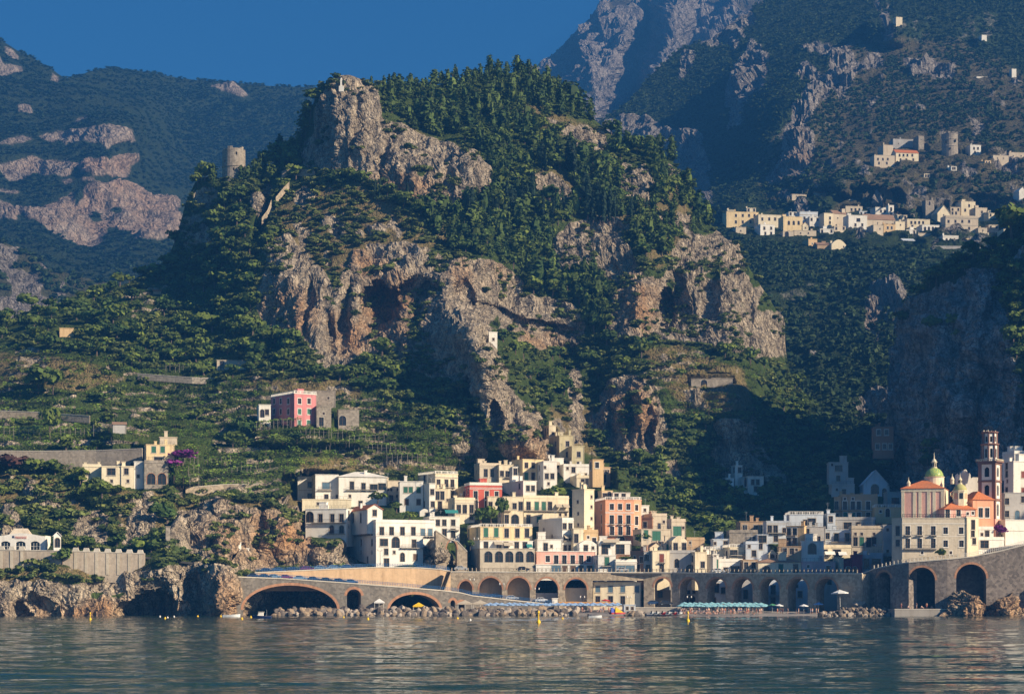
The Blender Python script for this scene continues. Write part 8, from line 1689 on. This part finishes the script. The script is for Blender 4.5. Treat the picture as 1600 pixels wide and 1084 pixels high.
# ------------------------------------------------------------------ sea, air, light, camera
def sea():
    m, nt, b = nodes('sea_water'); b.inputs['Base Color'].default_value = (.010, .034, .027, 1)
    b.inputs['Roughness'].default_value = .03; b.inputs['IOR'].default_value = 1.333; b.inputs['Specular IOR Level'].default_value = .30
    geo = nt.nodes.new('ShaderNodeNewGeometry').outputs['Position']
    h1 = noise(nt, .34, 3, .55, geo, (.5, 1, 1), .8); h2 = noise(nt, 1.3, 3, .6, geo, (.3, 1, 1), .5); h3 = noise(nt, .07, 2, .5, geo, (.6, 1, 1))
    h = mth(nt, 'ADD', mth(nt, 'ADD', h1, mth(nt, 'MULTIPLY', h2, .28)), mth(nt, 'MULTIPLY', h3, 1.0))
    bump(nt, b, h2, .16, 1.0)
    # open water far out and behind the viewer: one flat sheet; the bay itself carries real waves
    mb = MB(); X = 9000
    for q in ((-X, -600, X, 60), (-X, 640, X, 9000), (-X, 60, -300, 640), (300, 60, X, 640)): mb.face([(q[0], q[1], 0), (q[2], q[1], 0), (q[2], q[3], 0), (q[0], q[3], 0)])
    tag(mb.build('sea', m), kind='structure')
    py = np.concatenate([[1160], np.arange(1150, 1000, -.45), np.arange(1000, 960.5, -.22)]); Y = CH * F / (py - HY); Y = np.concatenate([[60.], Y[(Y > 60.5)], [640.]])
    xs = np.linspace(-1, 1, 620); half = np.minimum(.30 * Y + 25, 300); half[0] = half[-1] = 300
    XX = xs[None] * half[:, None]; YY = np.repeat(Y[:, None], len(xs), 1); o = XX * 0
    W = 1.3 * (.105 * fbm(XX * .24, YY, o, 3.2, 2, 500) + .05 * fbm(XX * .28 + 9, YY + XX * .05, o, 1.4, 2, 510) + .09 * fbm(XX * .22, YY - XX * .05, o, 9.0, 2, 520))
    edge = np.clip((640 - YY) / 30, 0, 1) * np.clip((YY - 60) / 6, 0, 1) * np.clip((half[:, None] - np.abs(XX)) / 6, 0, 1); W = W * edge
    i = np.arange(XX.size).reshape(XX.shape); Q = np.stack([i[:-1, :-1], i[:-1, 1:], i[1:, 1:], i[1:, :-1]], -1).reshape(-1, 4)
    tag(link(bpy.data.objects.new('bay_water', big_mesh('bay_water', np.stack([XX, YY, W], -1).reshape(-1, 3), Q, [m], True))), kind='structure')
sea()
SUN_AZ, SUN_EL = R(60), R(27)                       # azimuth measured from behind the camera towards the right
sd = np.array([math.sin(SUN_AZ) * math.cos(SUN_EL), -math.cos(SUN_AZ) * math.cos(SUN_EL), math.sin(SUN_EL)])
li = bpy.data.lights.new('sun', 'SUN'); li.energy = 5.0; li.angle = R(.5); li.color = (1, .85, .64)
lo = bpy.data.objects.new('sun', li); link(lo)
from mathutils import Vector
lo.rotation_euler = Vector(sd).to_track_quat('Z', 'Y').to_euler(); lo.location = (300, -300, 500)
w = bpy.data.worlds.new('World'); scene.world = w; w.use_nodes = True
nt = w.node_tree; bg = nt.nodes['Background']
sky = nt.nodes.new('ShaderNodeTexSky'); sky.sky_type = 'NISHITA'; sky.sun_disc = False
sky.sun_elevation = SUN_EL; sky.sun_rotation = math.atan2(sd[0], sd[1])
sky.air_density = 1.0; sky.dust_density = 0.3; sky.ozone_density = 8.0; sky.altitude = 0
hs = nt.nodes.new('ShaderNodeHueSaturation'); hs.inputs['Saturation'].default_value = 1.18; nt.links.new(sky.outputs[0], hs.inputs['Color']); nt.links.new(hs.outputs[0], bg.inputs[0]); bg.inputs[1].default_value = .05
def haze():
    m = bpy.data.materials.new('haze_air'); m.use_nodes = True; nt = m.node_tree
    for n in list(nt.nodes):
        if n.type != 'OUTPUT_MATERIAL': nt.nodes.remove(n)
    v = nt.nodes.new('ShaderNodeVolumePrincipled'); v.inputs['Color'].default_value = (.035, .16, .42, 1)
    v.inputs['Density'].default_value = 2.6e-4; v.inputs['Anisotropy'].default_value = 0.0
    nt.links.new(v.outputs[0], nt.nodes['Material Output'].inputs['Volume'])
    mb = MB(); mb.box(-2500, -300, -60, 3500, 4600, 1400)
    tag(mb.build('haze', m), kind='stuff')
haze()
cam = bpy.data.cameras.new('camera'); co = bpy.data.objects.new('camera', cam); link(co)
co.location = (0, 0, CH); co.rotation_euler = (R(90), 0, 0)
cam.sensor_fit = 'HORIZONTAL'; cam.sensor_width = 36; cam.lens = 36 * F / 1600; cam.shift_y = (HY - 542) / 1600; cam.shift_x = 0
cam.clip_start = 1; cam.clip_end = 30000
scene.camera = co
vs = scene.view_settings; vs.view_transform = 'Standard'; vs.look = 'None'; vs.exposure = 1.42; vs.gamma = 1; vs.use_curve_mapping = False
cy = scene.cycles; cy.max_bounces = 5; cy.diffuse_bounces = 2; cy.glossy_bounces = 3; cy.transmission_bounces = 2; cy.volume_bounces = 0; cy.transparent_max_bounces = 6
cy.use_denoising = True; cy.sample_clamp_indirect = 6
